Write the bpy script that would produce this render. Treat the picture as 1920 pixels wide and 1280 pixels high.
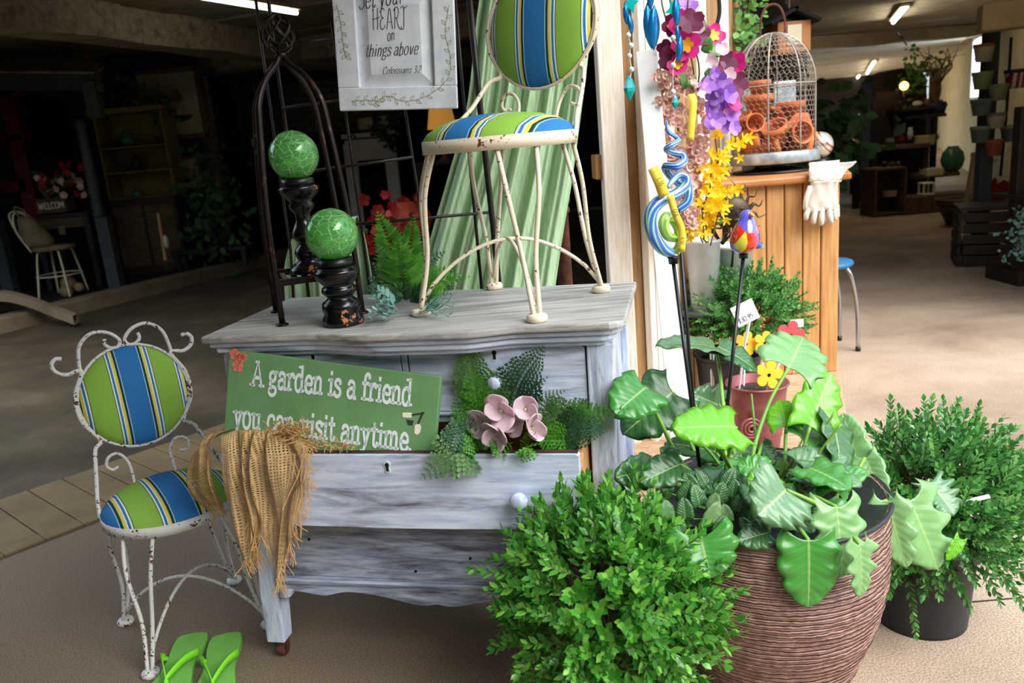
import bpy, math, random
import numpy as np
from mathutils import Vector as V, Matrix, Quaternion
S=bpy.context.scene; COL=S.collection
for o in list(bpy.data.objects): bpy.data.objects.remove(o)
R=math.radians; sin=math.sin; cos=math.cos; PI=math.pi
# ------------------------------------------------------------------ camera
F_PX,TH,RO,EYE=1502.0,R(14.013),-R(4.994),1.310
_F=V((0,cos(TH),-sin(TH)));_R0=V((1,0,0));_U0=_R0.cross(_F)
_R=_R0*cos(RO)+_U0*sin(RO);_U=_R.cross(_F)
cd=bpy.data.cameras.new('camera');cam=bpy.data.objects.new('camera',cd);COL.objects.link(cam)
m=Matrix((_R,_U,-_F)).transposed().to_4x4();m.translation=(0,0,EYE);cam.matrix_world=m
cd.sensor_width=36;cd.lens=36*F_PX/1920;cd.clip_start=.05;cd.clip_end=200
cd.dof.use_dof=True;cd.dof.focus_distance=2.05;cd.dof.aperture_fstop=4.5
S.camera=cam
# ------------------------------------------------------------------ light of the place
S.view_settings.view_transform='Standard';S.view_settings.look='None';S.view_settings.gamma=1
S.view_settings.use_curve_mapping=False;S.view_settings.exposure=0.62
w=bpy.data.worlds.new('sky');S.world=w;w.use_nodes=True;nt=w.node_tree;nt.nodes.clear()
_o=nt.nodes.new('ShaderNodeOutputWorld');_b=nt.nodes.new('ShaderNodeBackground')
_tc=nt.nodes.new('ShaderNodeTexCoord');_sx=nt.nodes.new('ShaderNodeSeparateXYZ');_cr=nt.nodes.new('ShaderNodeValToRGB')
nt.links.new(_tc.outputs['Generated'],_sx.inputs[0]);nt.links.new(_sx.outputs[2],_cr.inputs[0])
_cr.color_ramp.elements[0].color=(.30,.32,.30,1);_cr.color_ramp.elements[0].position=.0
_cr.color_ramp.elements[1].color=(.70,.84,1,1);_cr.color_ramp.elements[1].position=.5
_e=_cr.color_ramp.elements.new(.04);_e.color=(.85,.92,1,1)
nt.links.new(_cr.outputs[0],_b.inputs[0]);nt.links.new(_b.outputs[0],_o.inputs[0]);_b.inputs[1].default_value=1.75
sl=bpy.data.lights.new('sun','SUN');so=bpy.data.objects.new('sun',sl);COL.objects.link(so)
sl.energy=3.8;sl.angle=R(50);sl.color=(1,.97,.92)
so.rotation_euler=V((-.42,.55,-.74)).to_track_quat('-Z','Y').to_euler();so.location=(3,-4,6)
# ------------------------------------------------------------------ pixel -> place helpers (photograph 1920x1280)
def ray(x,y): return _R*((x-960)/F_PX)-_U*((y-640)/F_PX)+_F
def P(x,y,Y):
    d=ray(x,y);return V((0,0,EYE))+d*(Y/d.y)
def G(x,y,z=0.):
    d=ray(x,y);return V((0,0,EYE))+d*((z-EYE)/d.z)
def px(v):
    d=V(v)-V((0,0,EYE));w_=d.dot(_F);return (960+F_PX*d.dot(_R)/w_,640-F_PX*d.dot(_U)/w_)
H=.916
FL=V((-.748,1.891,0));WD=V((cos(R(-12.83)),sin(R(-12.83)),0));DD=V((-WD.y,WD.x,0))
def L(u,v,z): return FL+WD*u+DD*v+V((0,0,z))       # dresser-local to world
def DF(x,y,v):                                      # pixel on the dresser-parallel plane at depth v
    d=ray(x,y);o=V((0,0,EYE));t=(FL+DD*v-o).dot(DD)/d.dot(DD);return o+d*t
AX=V((sin(R(23)),cos(R(23)),0));CX=V((AX.y,-AX.x,0))  # building axis and cross axis
# ------------------------------------------------------------------ scene helpers
ORG={}
def link(o,parent=None,org=None):
    COL.objects.link(o)
    if parent is not None: o.parent=parent
    ORG[o.name]=org if org is not None else V((0,0,0))
    return o
def tag(o,label=None,cat=None,group=None,kind=None):
    if label:o['label']=label
    if cat:o['category']=cat
    if group:o['group']=group
    if kind:o['kind']=kind
    return o
def thing(name,label,cat,loc=(0,0,0),group=None):
    o=bpy.data.objects.new(name,None);o.empty_display_size=.05;o.location=loc
    link(o,None,V(loc));return tag(o,label,cat,group)
def children(o): return [c for c in bpy.data.objects if c.parent==o]
def copy_tree(o,parent=None,kids=None):
    if kids is None:
        kids={}
        for c in bpy.data.objects:
            if c.parent:kids.setdefault(c.parent.name,[]).append(c)
    c=o.copy();COL.objects.link(c);ORG[c.name]=ORG.get(o.name,V((0,0,0)))
    if parent is not None:c.parent=parent
    for k in kids.get(o.name,[]):copy_tree(k,c,kids)
    return c
def cat_rom(pts,n=8,closed=False):
    pts=[V(p) for p in pts];N=len(pts);out=[]
    if N<3: 
        return [pts[0].lerp(pts[-1],i/n) for i in range(n+1)] if N==2 else pts
    rng=N if closed else N-1
    for i in range(rng):
        p1=pts[i];p2=pts[(i+1)%N]
        p0=pts[i-1] if (i>0 or closed) else p1*2-p2
        p3=pts[(i+2)%N] if (i+2<N or closed) else p2*2-p1
        for k in range(n):
            t=k/n;out.append(.5*((2*p1)+(p2-p0)*t+(2*p0-5*p1+4*p2-p3)*t*t+(3*p1-p0-3*p2+p3)*t**3))
    if not closed:out.append(pts[-1])
    return out
class MB:
    def __init__(s):s.v=[];s.f=[];s.uv=None
    def add(s,vs,fs):
        b=len(s.v);s.v+= [tuple(x) for x in vs];s.f+=[tuple(b+i for i in f) for f in fs];return s
    def box(s,c,size,X=V((1,0,0)),Y=None,Z=V((0,0,1)),taper=1.0):
        if Y is None:Y=Z.cross(X)
        c=V(c);a,b,d=[q/2 for q in size];vs=[]
        for k in(-1,1):
            q=taper if k>0 else 1
            for j in(-1,1):
                for i in(-1,1):vs.append(c+X*(i*a*q)+Y*(j*b*q)+Z*(k*d))
        return s.add(vs,[(0,2,3,1),(4,5,7,6),(0,1,5,4),(2,6,7,3),(0,4,6,2),(1,3,7,5)])
    def bar(s,p,q,wx,wy,side=None):
        p=V(p);q=V(q);z=(q-p);l=z.length;z=z/l
        x=side if side is not None else (V((0,1,0)) if abs(z.y)<.9 else V((1,0,0)))
        x=(x-z*x.dot(z)).normalized();return s.box((p+q)/2,(wx,wy,l),x,z.cross(x),z)
    def tube(s,pts,r,n=8,caps=True,flat=1.0):
        pts=[V(p) for p in pts];N=len(pts);rs=r if hasattr(r,'__len__') else [r]*N
        t0=(pts[1]-pts[0]).normalized();u=t0.orthogonal().normalized();vs=[];fs=[]
        for i,p in enumerate(pts):
            t=(pts[min(i+1,N-1)]-pts[max(i-1,0)])
            t=t.normalized() if t.length>1e-9 else t0
            u=(u-t*u.dot(t));u=u.normalized() if u.length>1e-6 else t.orthogonal().normalized()
            w_=t.cross(u)
            for k in range(n):
                a=2*PI*k/n;vs.append(p+u*(cos(a)*rs[i])+w_*(sin(a)*rs[i]*flat))
        for i in range(N-1):
            for k in range(n):
                a=i*n+k;b=i*n+(k+1)%n;fs.append((a,b,b+n,a+n))
        if caps:fs+=[tuple(range(n-1,-1,-1)),tuple(range((N-1)*n,N*n))]
        return s.add(vs,fs)
    def lathe(s,prof,n=24,c=(0,0,0),X=V((1,0,0)),Z=V((0,0,1)),wob=None):
        c=V(c);X=V(X).normalized();Z=V(Z).normalized();Y=Z.cross(X);vs=[];fs=[]
        for (r,z) in prof:
            for k in range(n):
                a=2*PI*k/n;rr=r if wob is None else r*wob(a,z)
                vs.append(c+X*(cos(a)*rr)+Y*(sin(a)*rr)+Z*z)
        for i in range(len(prof)-1):
            for k in range(n):
                a=i*n+k;b=i*n+(k+1)%n;fs.append((a,b,b+n,a+n))
        if prof[0][0]>1e-4:fs.append(tuple(range(n-1,-1,-1)))
        if prof[-1][0]>1e-4:fs.append(tuple(range((len(prof)-1)*n,len(prof)*n)))
        return s.add(vs,fs)
    def sphere(s,c,r,n=16,m=10,sc=(1,1,1)):
        vs=[];fs=[];c=V(c)
        for i in range(m+1):
            a=PI*i/m
            for k in range(n):
                b=2*PI*k/n;vs.append(c+V((r*sc[0]*sin(a)*cos(b),r*sc[1]*sin(a)*sin(b),r*sc[2]*cos(a))))
        for i in range(m):
            for k in range(n):
                a=i*n+k;b=i*n+(k+1)%n;fs.append((a,a+n,b+n,b))
        return s.add(vs,fs)
    def grid(s,rows,uv=None,closed=False):
        n=len(rows[0]);b=len(s.v);m_=len(rows)
        for r in rows:s.v+=[tuple(p) for p in r]
        for i in range(m_-1):
            for k in range(n if closed else n-1):
                k2=(k+1)%n;s.f.append((b+i*n+k,b+i*n+k2,b+(i+1)*n+k2,b+(i+1)*n+k))
        if uv is not None:
            if s.uv is None:s.uv={}
            for i in range(m_):
                for k in range(n):s.uv[b+i*n+k]=uv(i/(m_-1),k/(n-1))
        return s
    def prism(s,poly,o,X,Y,th):
        """2-D outline extruded: poly in (x,y) on plane o,X,Y, thickness th along X x Y"""
        o=V(o);N=X.cross(Y).normalized();n=len(poly)
        a=[o+X*p[0]+Y*p[1] for p in poly];b=[q+N*th for q in a]
        return s.add(a+b,[tuple(range(n-1,-1,-1)),tuple(range(n,2*n))]+[(i,(i+1)%n,n+(i+1)%n,n+i) for i in range(n)])
    def build(s,name,mat,parent=None,smooth=False,label=None,kind=None,cat=None,group=None,bevel=0,solid=0,loc=None,sub=0):
        me=bpy.data.meshes.new(name)
        vs=np.array(s.v,dtype=float)
        if parent is not None:org=ORG[parent.name];loc_=V((0,0,0))
        elif loc is not None:org=V(loc);loc_=org
        else:
            lo=vs.min(0);hi=vs.max(0);org=V(((lo[0]+hi[0])/2,(lo[1]+hi[1])/2,lo[2]));loc_=org
        vs=vs-np.array(org)
        me.from_pydata(vs.tolist(),[],s.f)
        if s.uv is not None:
            ul=me.uv_layers.new(name='UVMap')
            for li,lp in enumerate(me.loops):ul.data[li].uv=s.uv.get(lp.vertex_index,(0,0))
        if smooth:me.polygons.foreach_set('use_smooth',[True]*len(me.polygons))
        if mat is not None:me.materials.append(mat)
        o=bpy.data.objects.new(name,me);o.location=loc_;link(o,parent,org)
        tag(o,label,cat,group,kind)
        if bevel:
            b=o.modifiers.new('b','BEVEL');b.width=bevel;b.segments=2;b.limit_method='ANGLE';b.angle_limit=R(40)
        if solid:
            b=o.modifiers.new('s','SOLIDIFY');b.thickness=solid;b.offset=0
        if sub:
            b=o.modifiers.new('u','SUBSURF');b.levels=sub;b.render_levels=sub
        return o
# ------------------------------------------------------------------ materials
def nodes(name):
    m=bpy.data.materials.new(name);m.use_nodes=True;t=m.node_tree;return m,t,t.nodes['Principled BSDF']
def rgb(c):
    if isinstance(c,str):
        c=c.lstrip('#');v=[int(c[i:i+2],16)/255 for i in(0,2,4)]
        return tuple(x/12.92 if x<=.04045 else ((x+.055)/1.055)**2.4 for x in v)+(1,)
    return tuple(c)+(1,) if len(c)==3 else tuple(c)
def mk_coord(t,scale=(1,1,1),rot=(0,0,0),coord='Object'):
    tc=t.nodes.new('ShaderNodeTexCoord');mp=t.nodes.new('ShaderNodeMapping')
    mp.inputs['Scale'].default_value=scale;mp.inputs['Rotation'].default_value=rot
    t.links.new(tc.outputs[coord],mp.inputs[0]);return mp.outputs[0]
def noise(t,vec,scale=5,detail=4,rough=.55,dist=0):
    n=t.nodes.new('ShaderNodeTexNoise');n.inputs['Scale'].default_value=scale;n.inputs['Detail'].default_value=detail
    n.inputs['Roughness'].default_value=rough;n.inputs['Distortion'].default_value=dist;t.links.new(vec,n.inputs['Vector']);return n.outputs[0]
def ramp(t,fac,stops,interp='LINEAR'):
    r=t.nodes.new('ShaderNodeValToRGB');r.color_ramp.interpolation=interp;e=r.color_ramp.elements
    while len(e)<len(stops):e.new(.5)
    for i,(p,c) in enumerate(stops):e[i].position=p;e[i].color=rgb(c)
    t.links.new(fac,r.inputs[0]);return r.outputs[0]
def mix(t,fac,a,b):
    n=t.nodes.new('ShaderNodeMix');n.data_type='RGBA'
    for s_,x in((0,fac),(6,a),(7,b)):
        if hasattr(x,'links') or hasattr(x,'is_linked'):t.links.new(x,n.inputs[s_])
        else:n.inputs[s_].default_value=x if s_==0 else rgb(x)
    return n.outputs[2]
def bump(t,b,fac,strength=.3,dist=.01):
    n=t.nodes.new('ShaderNodeBump');n.inputs['Strength'].default_value=strength;n.inputs['Distance'].default_value=dist
    t.links.new(fac,n.inputs['Height']);t.links.new(n.outputs[0],b.inputs['Normal'])
def pm(name,c1,c2=None,rough=.6,metal=0,scale=8,stretch=(1,1,1),rot=(0,0,0),bmp=0,bd=.004,lo=.35,hi=.65,spec=.5,emit=None,es=0,coat=0):
    m,t,b=nodes(name);b.inputs['Roughness'].default_value=rough;b.inputs['Metallic'].default_value=metal
    b.inputs['Specular IOR Level'].default_value=spec
    if coat:b.inputs['Coat Weight'].default_value=coat
    b.inputs['Base Color'].default_value=rgb(c1)
    if c2 is not None or bmp:
        n=noise(t,mk_coord(t,stretch,rot),scale)
        if c2 is not None:t.links.new(ramp(t,n,[(lo,c1),(hi,c2)]),b.inputs['Base Color'])
        if bmp:bump(t,b,n,bmp,bd)
    if emit is not None:b.inputs['Emission Color'].default_value=rgb(emit);b.inputs['Emission Strength'].default_value=es
    return m
def distress(name,paint,paint2,under,scale=3,stretch=(1,1,1),rot=(0,0,0),lo=.52,hi=.72,rough=.55,fine=40,bmp=.15):
    m,t,b=nodes(name);b.inputs['Roughness'].default_value=rough
    v=mk_coord(t,stretch,rot);n=noise(t,v,scale,8,.65,.4);n2=noise(t,v,scale*2.3,5,.6,.2)
    base=mix(t,ramp(t,n2,[(.38,(0,0,0)),(.62,(1,1,1))]),paint,paint2)
    t.links.new(mix(t,ramp(t,n,[(lo,(0,0,0)),(hi,(1,1,1))]),base,under),b.inputs['Base Color'])
    bump(t,b,n2,bmp,.003);return m
def chipped(name,paint,under,scale=60,lo=.60,hi=.63,rough=.5,under2=None):
    m,t,b=nodes(name);b.inputs['Roughness'].default_value=rough
    v=mk_coord(t);n=noise(t,v,scale,4,.6);n2=noise(t,v,scale*.25,2)
    a=t.nodes.new('ShaderNodeMath');a.operation='MULTIPLY_ADD';t.links.new(n2,a.inputs[0]);a.inputs[1].default_value=.5;t.links.new(n,a.inputs[2])
    s_=t.nodes.new('ShaderNodeMath');s_.operation='SUBTRACT';t.links.new(a.outputs[0],s_.inputs[0]);s_.inputs[1].default_value=.25
    f=ramp(t,s_.outputs[0],[(lo,(0,0,0)),(hi,(1,1,1))]);t.links.new(mix(t,f,paint,under),b.inputs['Base Color']);bump(t,b,f,-.3,.001);return m
def leafm(name,c1,c2,c3=None,rough=.4,trans=.25,coat=0,veins=0):
    m,t,b=nodes(name);b.inputs['Roughness'].default_value=rough
    g=t.nodes.new('ShaderNodeNewGeometry');oi=t.nodes.new('ShaderNodeObjectInfo')
    a=t.nodes.new('ShaderNodeMath');a.operation='ADD';t.links.new(g.outputs['Random Per Island'],a.inputs[0]);t.links.new(oi.outputs['Random'],a.inputs[1])
    fr=t.nodes.new('ShaderNodeMath');fr.operation='FRACT';t.links.new(a.outputs[0],fr.inputs[0])
    col=ramp(t,fr.outputs[0],[(0,c1),(.5,c2),(1,c3 or c2)])
    n=noise(t,mk_coord(t),45,2);col2=mix(t,ramp(t,n,[(.4,(0,0,0)),(.7,(.35,.35,.35))]),col,c1)
    if veins:
        uvn=t.nodes.new('ShaderNodeUVMap');sx=t.nodes.new('ShaderNodeSeparateXYZ');t.links.new(uvn.outputs[0],sx.inputs[0])
        def mth(op,x,y=None):
            q=t.nodes.new('ShaderNodeMath');q.operation=op
            for i,z in enumerate((x,y)):
                if z is None:continue
                if isinstance(z,(int,float)):q.inputs[i].default_value=z
                else:t.links.new(z,q.inputs[i])
            return q.outputs[0]
        ab=mth('ABSOLUTE',mth('SUBTRACT',sx.outputs[1],.5))
        mid=mth('LESS_THAN',ab,.018)
        vv=mth('ABSOLUTE',mth('SUBTRACT',mth('FRACT',mth('MULTIPLY',mth('SUBTRACT',sx.outputs[0],mth('MULTIPLY',ab,.45)),veins)),.5))
        vl=mth('MULTIPLY',mth('LESS_THAN',vv,.025),.35);mx=mth('MULTIPLY',mth('MAXIMUM',mid,vl),.55)
        col2=mix(t,mx,col2,(.45,.62,.22));bump(t,b,vv,.25,.005)
    t.links.new(col2,b.inputs['Base Color'])
    if coat:b.inputs['Coat Weight'].default_value=coat;b.inputs['Coat Roughness'].default_value=.2
    if trans:
        tr=t.nodes.new('ShaderNodeBsdfTranslucent');mxs=t.nodes.new('ShaderNodeMixShader');mxs.inputs[0].default_value=trans
        hs=t.nodes.new('ShaderNodeHueSaturation');hs.inputs['Value'].default_value=1.5;hs.inputs['Saturation'].default_value=1.1;t.links.new(col2,hs.inputs['Color'])
        t.links.new(hs.outputs[0],tr.inputs[0]);t.links.new(b.outputs[0],mxs.inputs[1]);t.links.new(tr.outputs[0],mxs.inputs[2])
        t.links.new(mxs.outputs[0],t.nodes['Material Output'].inputs[0])
    return m
def stripes(name,period,axis=0,phase=0,rough=.75):
    m,t,b=nodes(name);b.inputs['Roughness'].default_value=rough;b.inputs['Specular IOR Level'].default_value=.2
    tc=t.nodes.new('ShaderNodeTexCoord');sx=t.nodes.new('ShaderNodeSeparateXYZ');t.links.new(tc.outputs['Object'],sx.inputs[0])
    def mth(op,x,y):
        q=t.nodes.new('ShaderNodeMath');q.operation=op
        for i,z in enumerate((x,y)):
            if isinstance(z,(int,float)):q.inputs[i].default_value=z
            else:t.links.new(z,q.inputs[i])
        return q.outputs[0]
    x=mth('ADD',mth('MULTIPLY',sx.outputs[axis],1/period),.5+phase)
    fr=mth('FRACT',x,0);tri=mth('MULTIPLY',mth('ABSOLUTE',mth('SUBTRACT',fr,.5),0),2)
    bl='#2f76b4';gr='#8cb848';dk='#12392f';ye='#e0d05a';wh='#e9efe6';
    c=ramp(t,tri,[(0,bl),(.325,'#c5d9ee'),(.345,bl),(.36,dk),(.42,ye),(.50,wh),(.53,bl),(.59,wh),(.635,dk),(.655,gr)],'CONSTANT')
    t.links.new(c,b.inputs['Base Color']);n=noise(t,mk_coord(t),900,2);bump(t,b,n,.15,.001);return m
M={}
M['floor']=None
gx=R(12.83)
M['paint_h']=distress('whitewashed_wood','#e0e7f8','#bdc8e2','#5f5a6a',2.0,(1.1,6,13),(0,0,gx),.50,.74)
M['paint_v']=distress('whitewashed_post','#dde5f6','#bbc6de','#5e5a68',2.4,(12,12,1.6),(0,0,gx),.52,.7)
M['paint_top']=distress('weathered_top','#a39f9b','#c0bebb','#565049',2.0,(1.1,14,14),(0,0,gx),.5,.72)
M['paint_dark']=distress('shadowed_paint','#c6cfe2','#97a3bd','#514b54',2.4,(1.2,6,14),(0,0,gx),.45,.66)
M['rawwood']=pm('bare_drawer_wood','#c98e55','#e0ab72',.6,scale=6,stretch=(2,2,14))
M['darkwood']=pm('dark_drawer_edge','#2b1d17','#4a3428',.7,scale=10)
M['black']=pm('black_hollow','#060505',rough=.9)
M['cream_iron']=chipped('cream_painted_iron','#eadcc2','#6b3420',95,.655,.68)
M['white_iron']=chipped('white_painted_iron','#dcdad6','#54281a',110,.61,.635)
M['fabric_x']=stripes('striped_canvas',.184,0)
M['bronze']=chipped('dark_bronze_iron','#241a15','#5d3b26',40,.62,.7,.35)
M['bronze'].node_tree.nodes['Principled BSDF'].inputs['Metallic'].default_value=.6
M['blackiron']=pm('black_iron','#120f0e','#2a211d',.4,.3,scale=30)
M['blackpaint']=chipped('chipped_black_lacquer','#0b0a0a','#b9764a',26,.655,.67,.22)
M['blackcap']=pm('black_plastic_cap','#0c0c0d',rough=.35)
M['rust']=pm('rusted_iron','#3b2019','#6d3f30',.85,.2,scale=25,bmp=.3)
M['signgreen']=pm('sign_green_paint','#68945f','#739f6a',.6,scale=14)
M['letter']=chipped('white_letter_paint','#e8f1f0','#a9c4a8',120,.62,.70)
M['coral']=pm('coral_print','#f08a76','#e2705e',.6)
M['printcream']=pm('cream_print','#f1ead2',rough=.6)
M['printdark']=pm('dark_print','#33392b',rough=.6)
M['ink']=pm('black_ink','#141418',rough=.6)
M['greyink']=pm('grey_ink','#4a4c55',rough=.6)
M['signwhite']=distress('crackled_white_paint','#f0f1f5','#dfe2ea','#5a5660',3.0,(3,3,3),(0,0,0),.66,.78)
M['vineprint']=pm('olive_vine_print','#a7a77c','#8f9468',.6)
M['curtain']=pm('sage_curtain_cloth','#9dbd90','#b9d3ac',.85,scale=14,stretch=(14,3,.6),bmp=.3,bd=.004)
M['terracotta']=pm('terracotta','#b0562c','#d08050',.85,scale=12,bmp=.2)
M['galv']=pm('galvanised_steel','#8b9498','#b7c0c4',.45,.6,scale=20)
M['straw']=pm('pale_straw','#a89a74',rough=.9)
M['wire']=pm('grey_wire','#a79f94','#8b8278',.5,.4,scale=30)
M['pine']=pm('oiled_pine_plank','#b27c46','#cd9b62',.5,scale=5,stretch=(12,12,1))
M['pinetop']=pm('oiled_pine_top','#9c6230','#b87a44',.45,scale=6)
M['deckwood']=pm('worn_deck_wood','#a98465','#c6a484',.75,scale=6,stretch=(3,9,9),rot=(0,0,R(23)),bmp=.2)
M['postwood']=distress('rough_white_washed_board','#fbf3ea','#efdcc4','#bb8a55',3.2,(16,16,1.0),(0,0,0),.58,.8,.8)
M['board_brown']=pm('brown_recess_board','#8b6742','#a98458',.85,scale=4,stretch=(14,14,1))
M['lath']=pm('white_lath','#dcdde0','#f0ebe4',.6,scale=6)
M['concrete_in']=None
M['ribpot']=None
M['nursery']=pm('black_nursery_plastic','#17181d','#2a2c33',.5,scale=9)
M['soil']=pm('dark_potting_soil','#1d1512','#4a382c',.95,scale=60,bmp=.8,bd=.01)
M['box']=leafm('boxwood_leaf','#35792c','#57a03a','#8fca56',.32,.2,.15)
M['box_dark']=leafm('boxwood_leaf_deep','#2e6a30','#4f8f42','#82b862',.32,.2,.1)  # slightly deeper green for the right and rear bushes
M['twig']=pm('brown_twig','#4a3a22','#6b5a34',.8)
M['ph_bright']=leafm('lime_philodendron_leaf','#62ad1e','#7cc42c','#70ba22',.28,.3,.35,veins=8)
M['ph_mid']=leafm('green_philodendron_leaf','#3f8a34','#4f9a40','#479238',.3,.22,.35,veins=8)
M['ph_pale']=leafm('pale_philodendron_leaf','#79a868','#8cb978','#83b26e',.33,.22,.3,veins=8)
M['ph_dark']=leafm('deep_green_philodendron_leaf','#2c5c2c','#3c6d38','#336432',.35,.15,.25,veins=8)
M['ph_grey']=leafm('greyed_philodendron_leaf','#567f55','#668f62','#5d885a',.3,.15,.3,veins=8)
M['petiole']=pm('green_petiole','#6d9c3c','#86b24c',.45)
M['brownedge']=pm('dry_leaf_edge','#a9713a','#8a5526',.8)
M['variegated']=leafm('cream_edged_leaf','#4d7440','#6f8f55','#8aa06a',.4,.15)
M['fern_bright']=leafm('bright_fern','#47882a','#5ea636','#74ba44',.5,.25)
M['fern_olive']=leafm('olive_fern','#48703a','#5e8a49','#749c58',.55,.25)
M['fern_dark']=leafm('dark_fern','#2c4f38','#3c6645','#4d7a52',.55,.15)
M['dusty']=leafm('dusty_blue_green_leaf','#5e8f86','#78a79a','#8fb9ab',.7,.1)
M['pinkpetal']=leafm('dusty_pink_petal','#cdb0ba','#dcc2c9','#e6d3d4',.55,.2)
M['petalgreen']=pm('pale_petal_heart','#c5c79a',rough=.6)
M['burlap']=None
M['jute']=pm('jute_thread','#b98a52','#d2a870',.9,scale=40)
M['added_screen']=pm('added_screen_green','#1c2a14','#2c3c1e',.9,scale=3)
M['lime']=pm('lime_foam_sole','#6fb24a','#7abc55',.7,scale=20)
M['limestrap']=pm('lime_rubber_strap','#7fe02a','#8eea3a',.35)
M['whiteglaze']=pm('white_glazed_pot','#dcdfe2','#c3c6c9',.3)
M['magenta']=leafm('magenta_petal','#c21c78','#e23c92','#a01a58',.6,.3)
M['maroon']=leafm('maroon_petal','#4c0f33','#6d1740','#5a1238',.6,.2)
M['purple']=leafm('violet_petal','#8a55b8','#b07fd4','#c99be4',.6,.3)
M['hydr']=leafm('dusty_rose_floret','#cf9f98','#e3bdb2','#efdcc8',.7,.2)
M['yellow']=leafm('yellow_petal','#e0b500','#f2cf12','#f6dc3e',.6,.3)
M['orangeheart']=pm('orange_flower_heart','#f09a1c','#f6c23a',.6)
M['leaf_plain']=leafm('silk_leaf','#4a7a34','#679647','#5b8a3e',.5,.2)
M['sunmetal']=pm('dark_cast_metal','#3a3128','#574a3c',.5,.7,scale=15)
M['tape']=pm('yellow_paper_tape','#e8c33a','#f0d052',.6)
M['turq']=pm('turquoise_glass_drop','#0b96a0','#16b6b0',.12,scale=10,coat=.5)
M['blueribbon']=pm('blue_metal_ribbon','#0c5f9c','#1b86c8',.25,.55,scale=15)
M['bead']=pm('clear_bead','#cfe3de',rough=.1,coat=.5)
M['string']=pm('white_string','#e6e2da',rough=.8)
M['rod']=pm('black_rod','#15171a',rough=.35)
M['glove']=pm('cream_leather_glove','#c4b6a8','#d9cdc1',.75,scale=18,bmp=.25)
M['copperpot']=pm('rose_copper_enamel','#8a4a4c','#a2605f',.35,.35,scale=10)
M['tagwhite']=pm('white_plastic_tag','#ecebee',rough=.4)
M['woodyellow']=pm('painted_yellow_wood','#f0ab12','#f5b91e',.5)
M['woodred']=pm('painted_red_wood','#dd3038','#e8424a',.5)
M['chrome']=pm('chrome_steel','#b9bcc0',rough=.2,metal=.9)
M['bluevinyl']=pm('blue_vinyl','#2d6b96',rough=.45)
M['blue_dk']=pm('plain_dark','#101010',rough=.8)
def glassm(name,c,rough=.03,crackle=True,ior=1.3):
    m,t,b=nodes(name);b.inputs['Base Color'].default_value=rgb(c);b.inputs['Roughness'].default_value=rough
    b.inputs['Transmission Weight'].default_value=.85;b.inputs['IOR'].default_value=ior;b.inputs['Coat Weight'].default_value=.6
    if crackle:
        vn=t.nodes.new('ShaderNodeTexVoronoi');vn.feature='DISTANCE_TO_EDGE';vn.inputs['Scale'].default_value=48
        v=mk_coord(t,(1,1,1.6));nn=noise(t,v,20,3);
        ad=t.nodes.new('ShaderNodeVectorMath');ad.operation='ADD';t.links.new(v,ad.inputs[0]);
        sc=t.nodes.new('ShaderNodeVectorMath');sc.operation='SCALE';sc.inputs[3].default_value=.06
        nz=t.nodes.new('ShaderNodeTexNoise');nz.inputs['Scale'].default_value=18;t.links.new(v,nz.inputs['Vector']);t.links.new(nz.outputs['Color'],sc.inputs[0]);t.links.new(sc.outputs[0],ad.inputs[1])
        t.links.new(ad.outputs[0],vn.inputs['Vector'])
        f=ramp(t,vn.outputs['Distance'],[(0,(.8,.8,.8)),(.04,(.2,.2,.2)),(.10,(0,0,0))])
        t.links.new(mix(t,f,c,'#b8ec9c'),b.inputs['Base Color']);bump(t,b,f,.6,.004)
        tf=ramp(t,vn.outputs['Distance'],[(0,(.25,.25,.25)),(.03,(.62,.62,.62)),(.15,(.80,.80,.80))]);t.links.new(tf,b.inputs['Transmission Weight'])
    return m
M['greenglass']=glassm('green_crackle_glass','#94ec8a')
M['swirl_']=None
def swirl(name,cols,scale=30,stretch=(1,1,1)):
    m,t,b=nodes(name);b.inputs['Roughness'].default_value=.08;b.inputs['Coat Weight'].default_value=.8
    uvn=t.nodes.new('ShaderNodeUVMap');mp=t.nodes.new('ShaderNodeMapping');mp.inputs['Scale'].default_value=stretch;t.links.new(uvn.outputs[0],mp.inputs[0])
    wv=t.nodes.new('ShaderNodeTexWave');wv.inputs['Scale'].default_value=scale;wv.inputs['Distortion'].default_value=2.0;wv.inputs['Detail'].default_value=1;wv.bands_direction='Y';t.links.new(mp.outputs[0],wv.inputs['Vector'])
    k=len(cols);t.links.new(ramp(t,wv.outputs['Fac'],[(i/(k-1),c) for i,c in enumerate(cols)]),b.inputs['Base Color']);return m
M['swirl']=swirl('swirled_blue_green_glass',['#3f63d6','#4f86dc','#86d8b0','#c2e070','#8fd0c0','#3a5fd8','#3a5fd8'],.55,(.6,1,1))
M['swirl_green']=swirl('swirled_lime_glass',['#8fc83a','#b6dc5a','#d8e88a','#9ad04a','#6fae5a'],.5,(.6,1,1))
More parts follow.
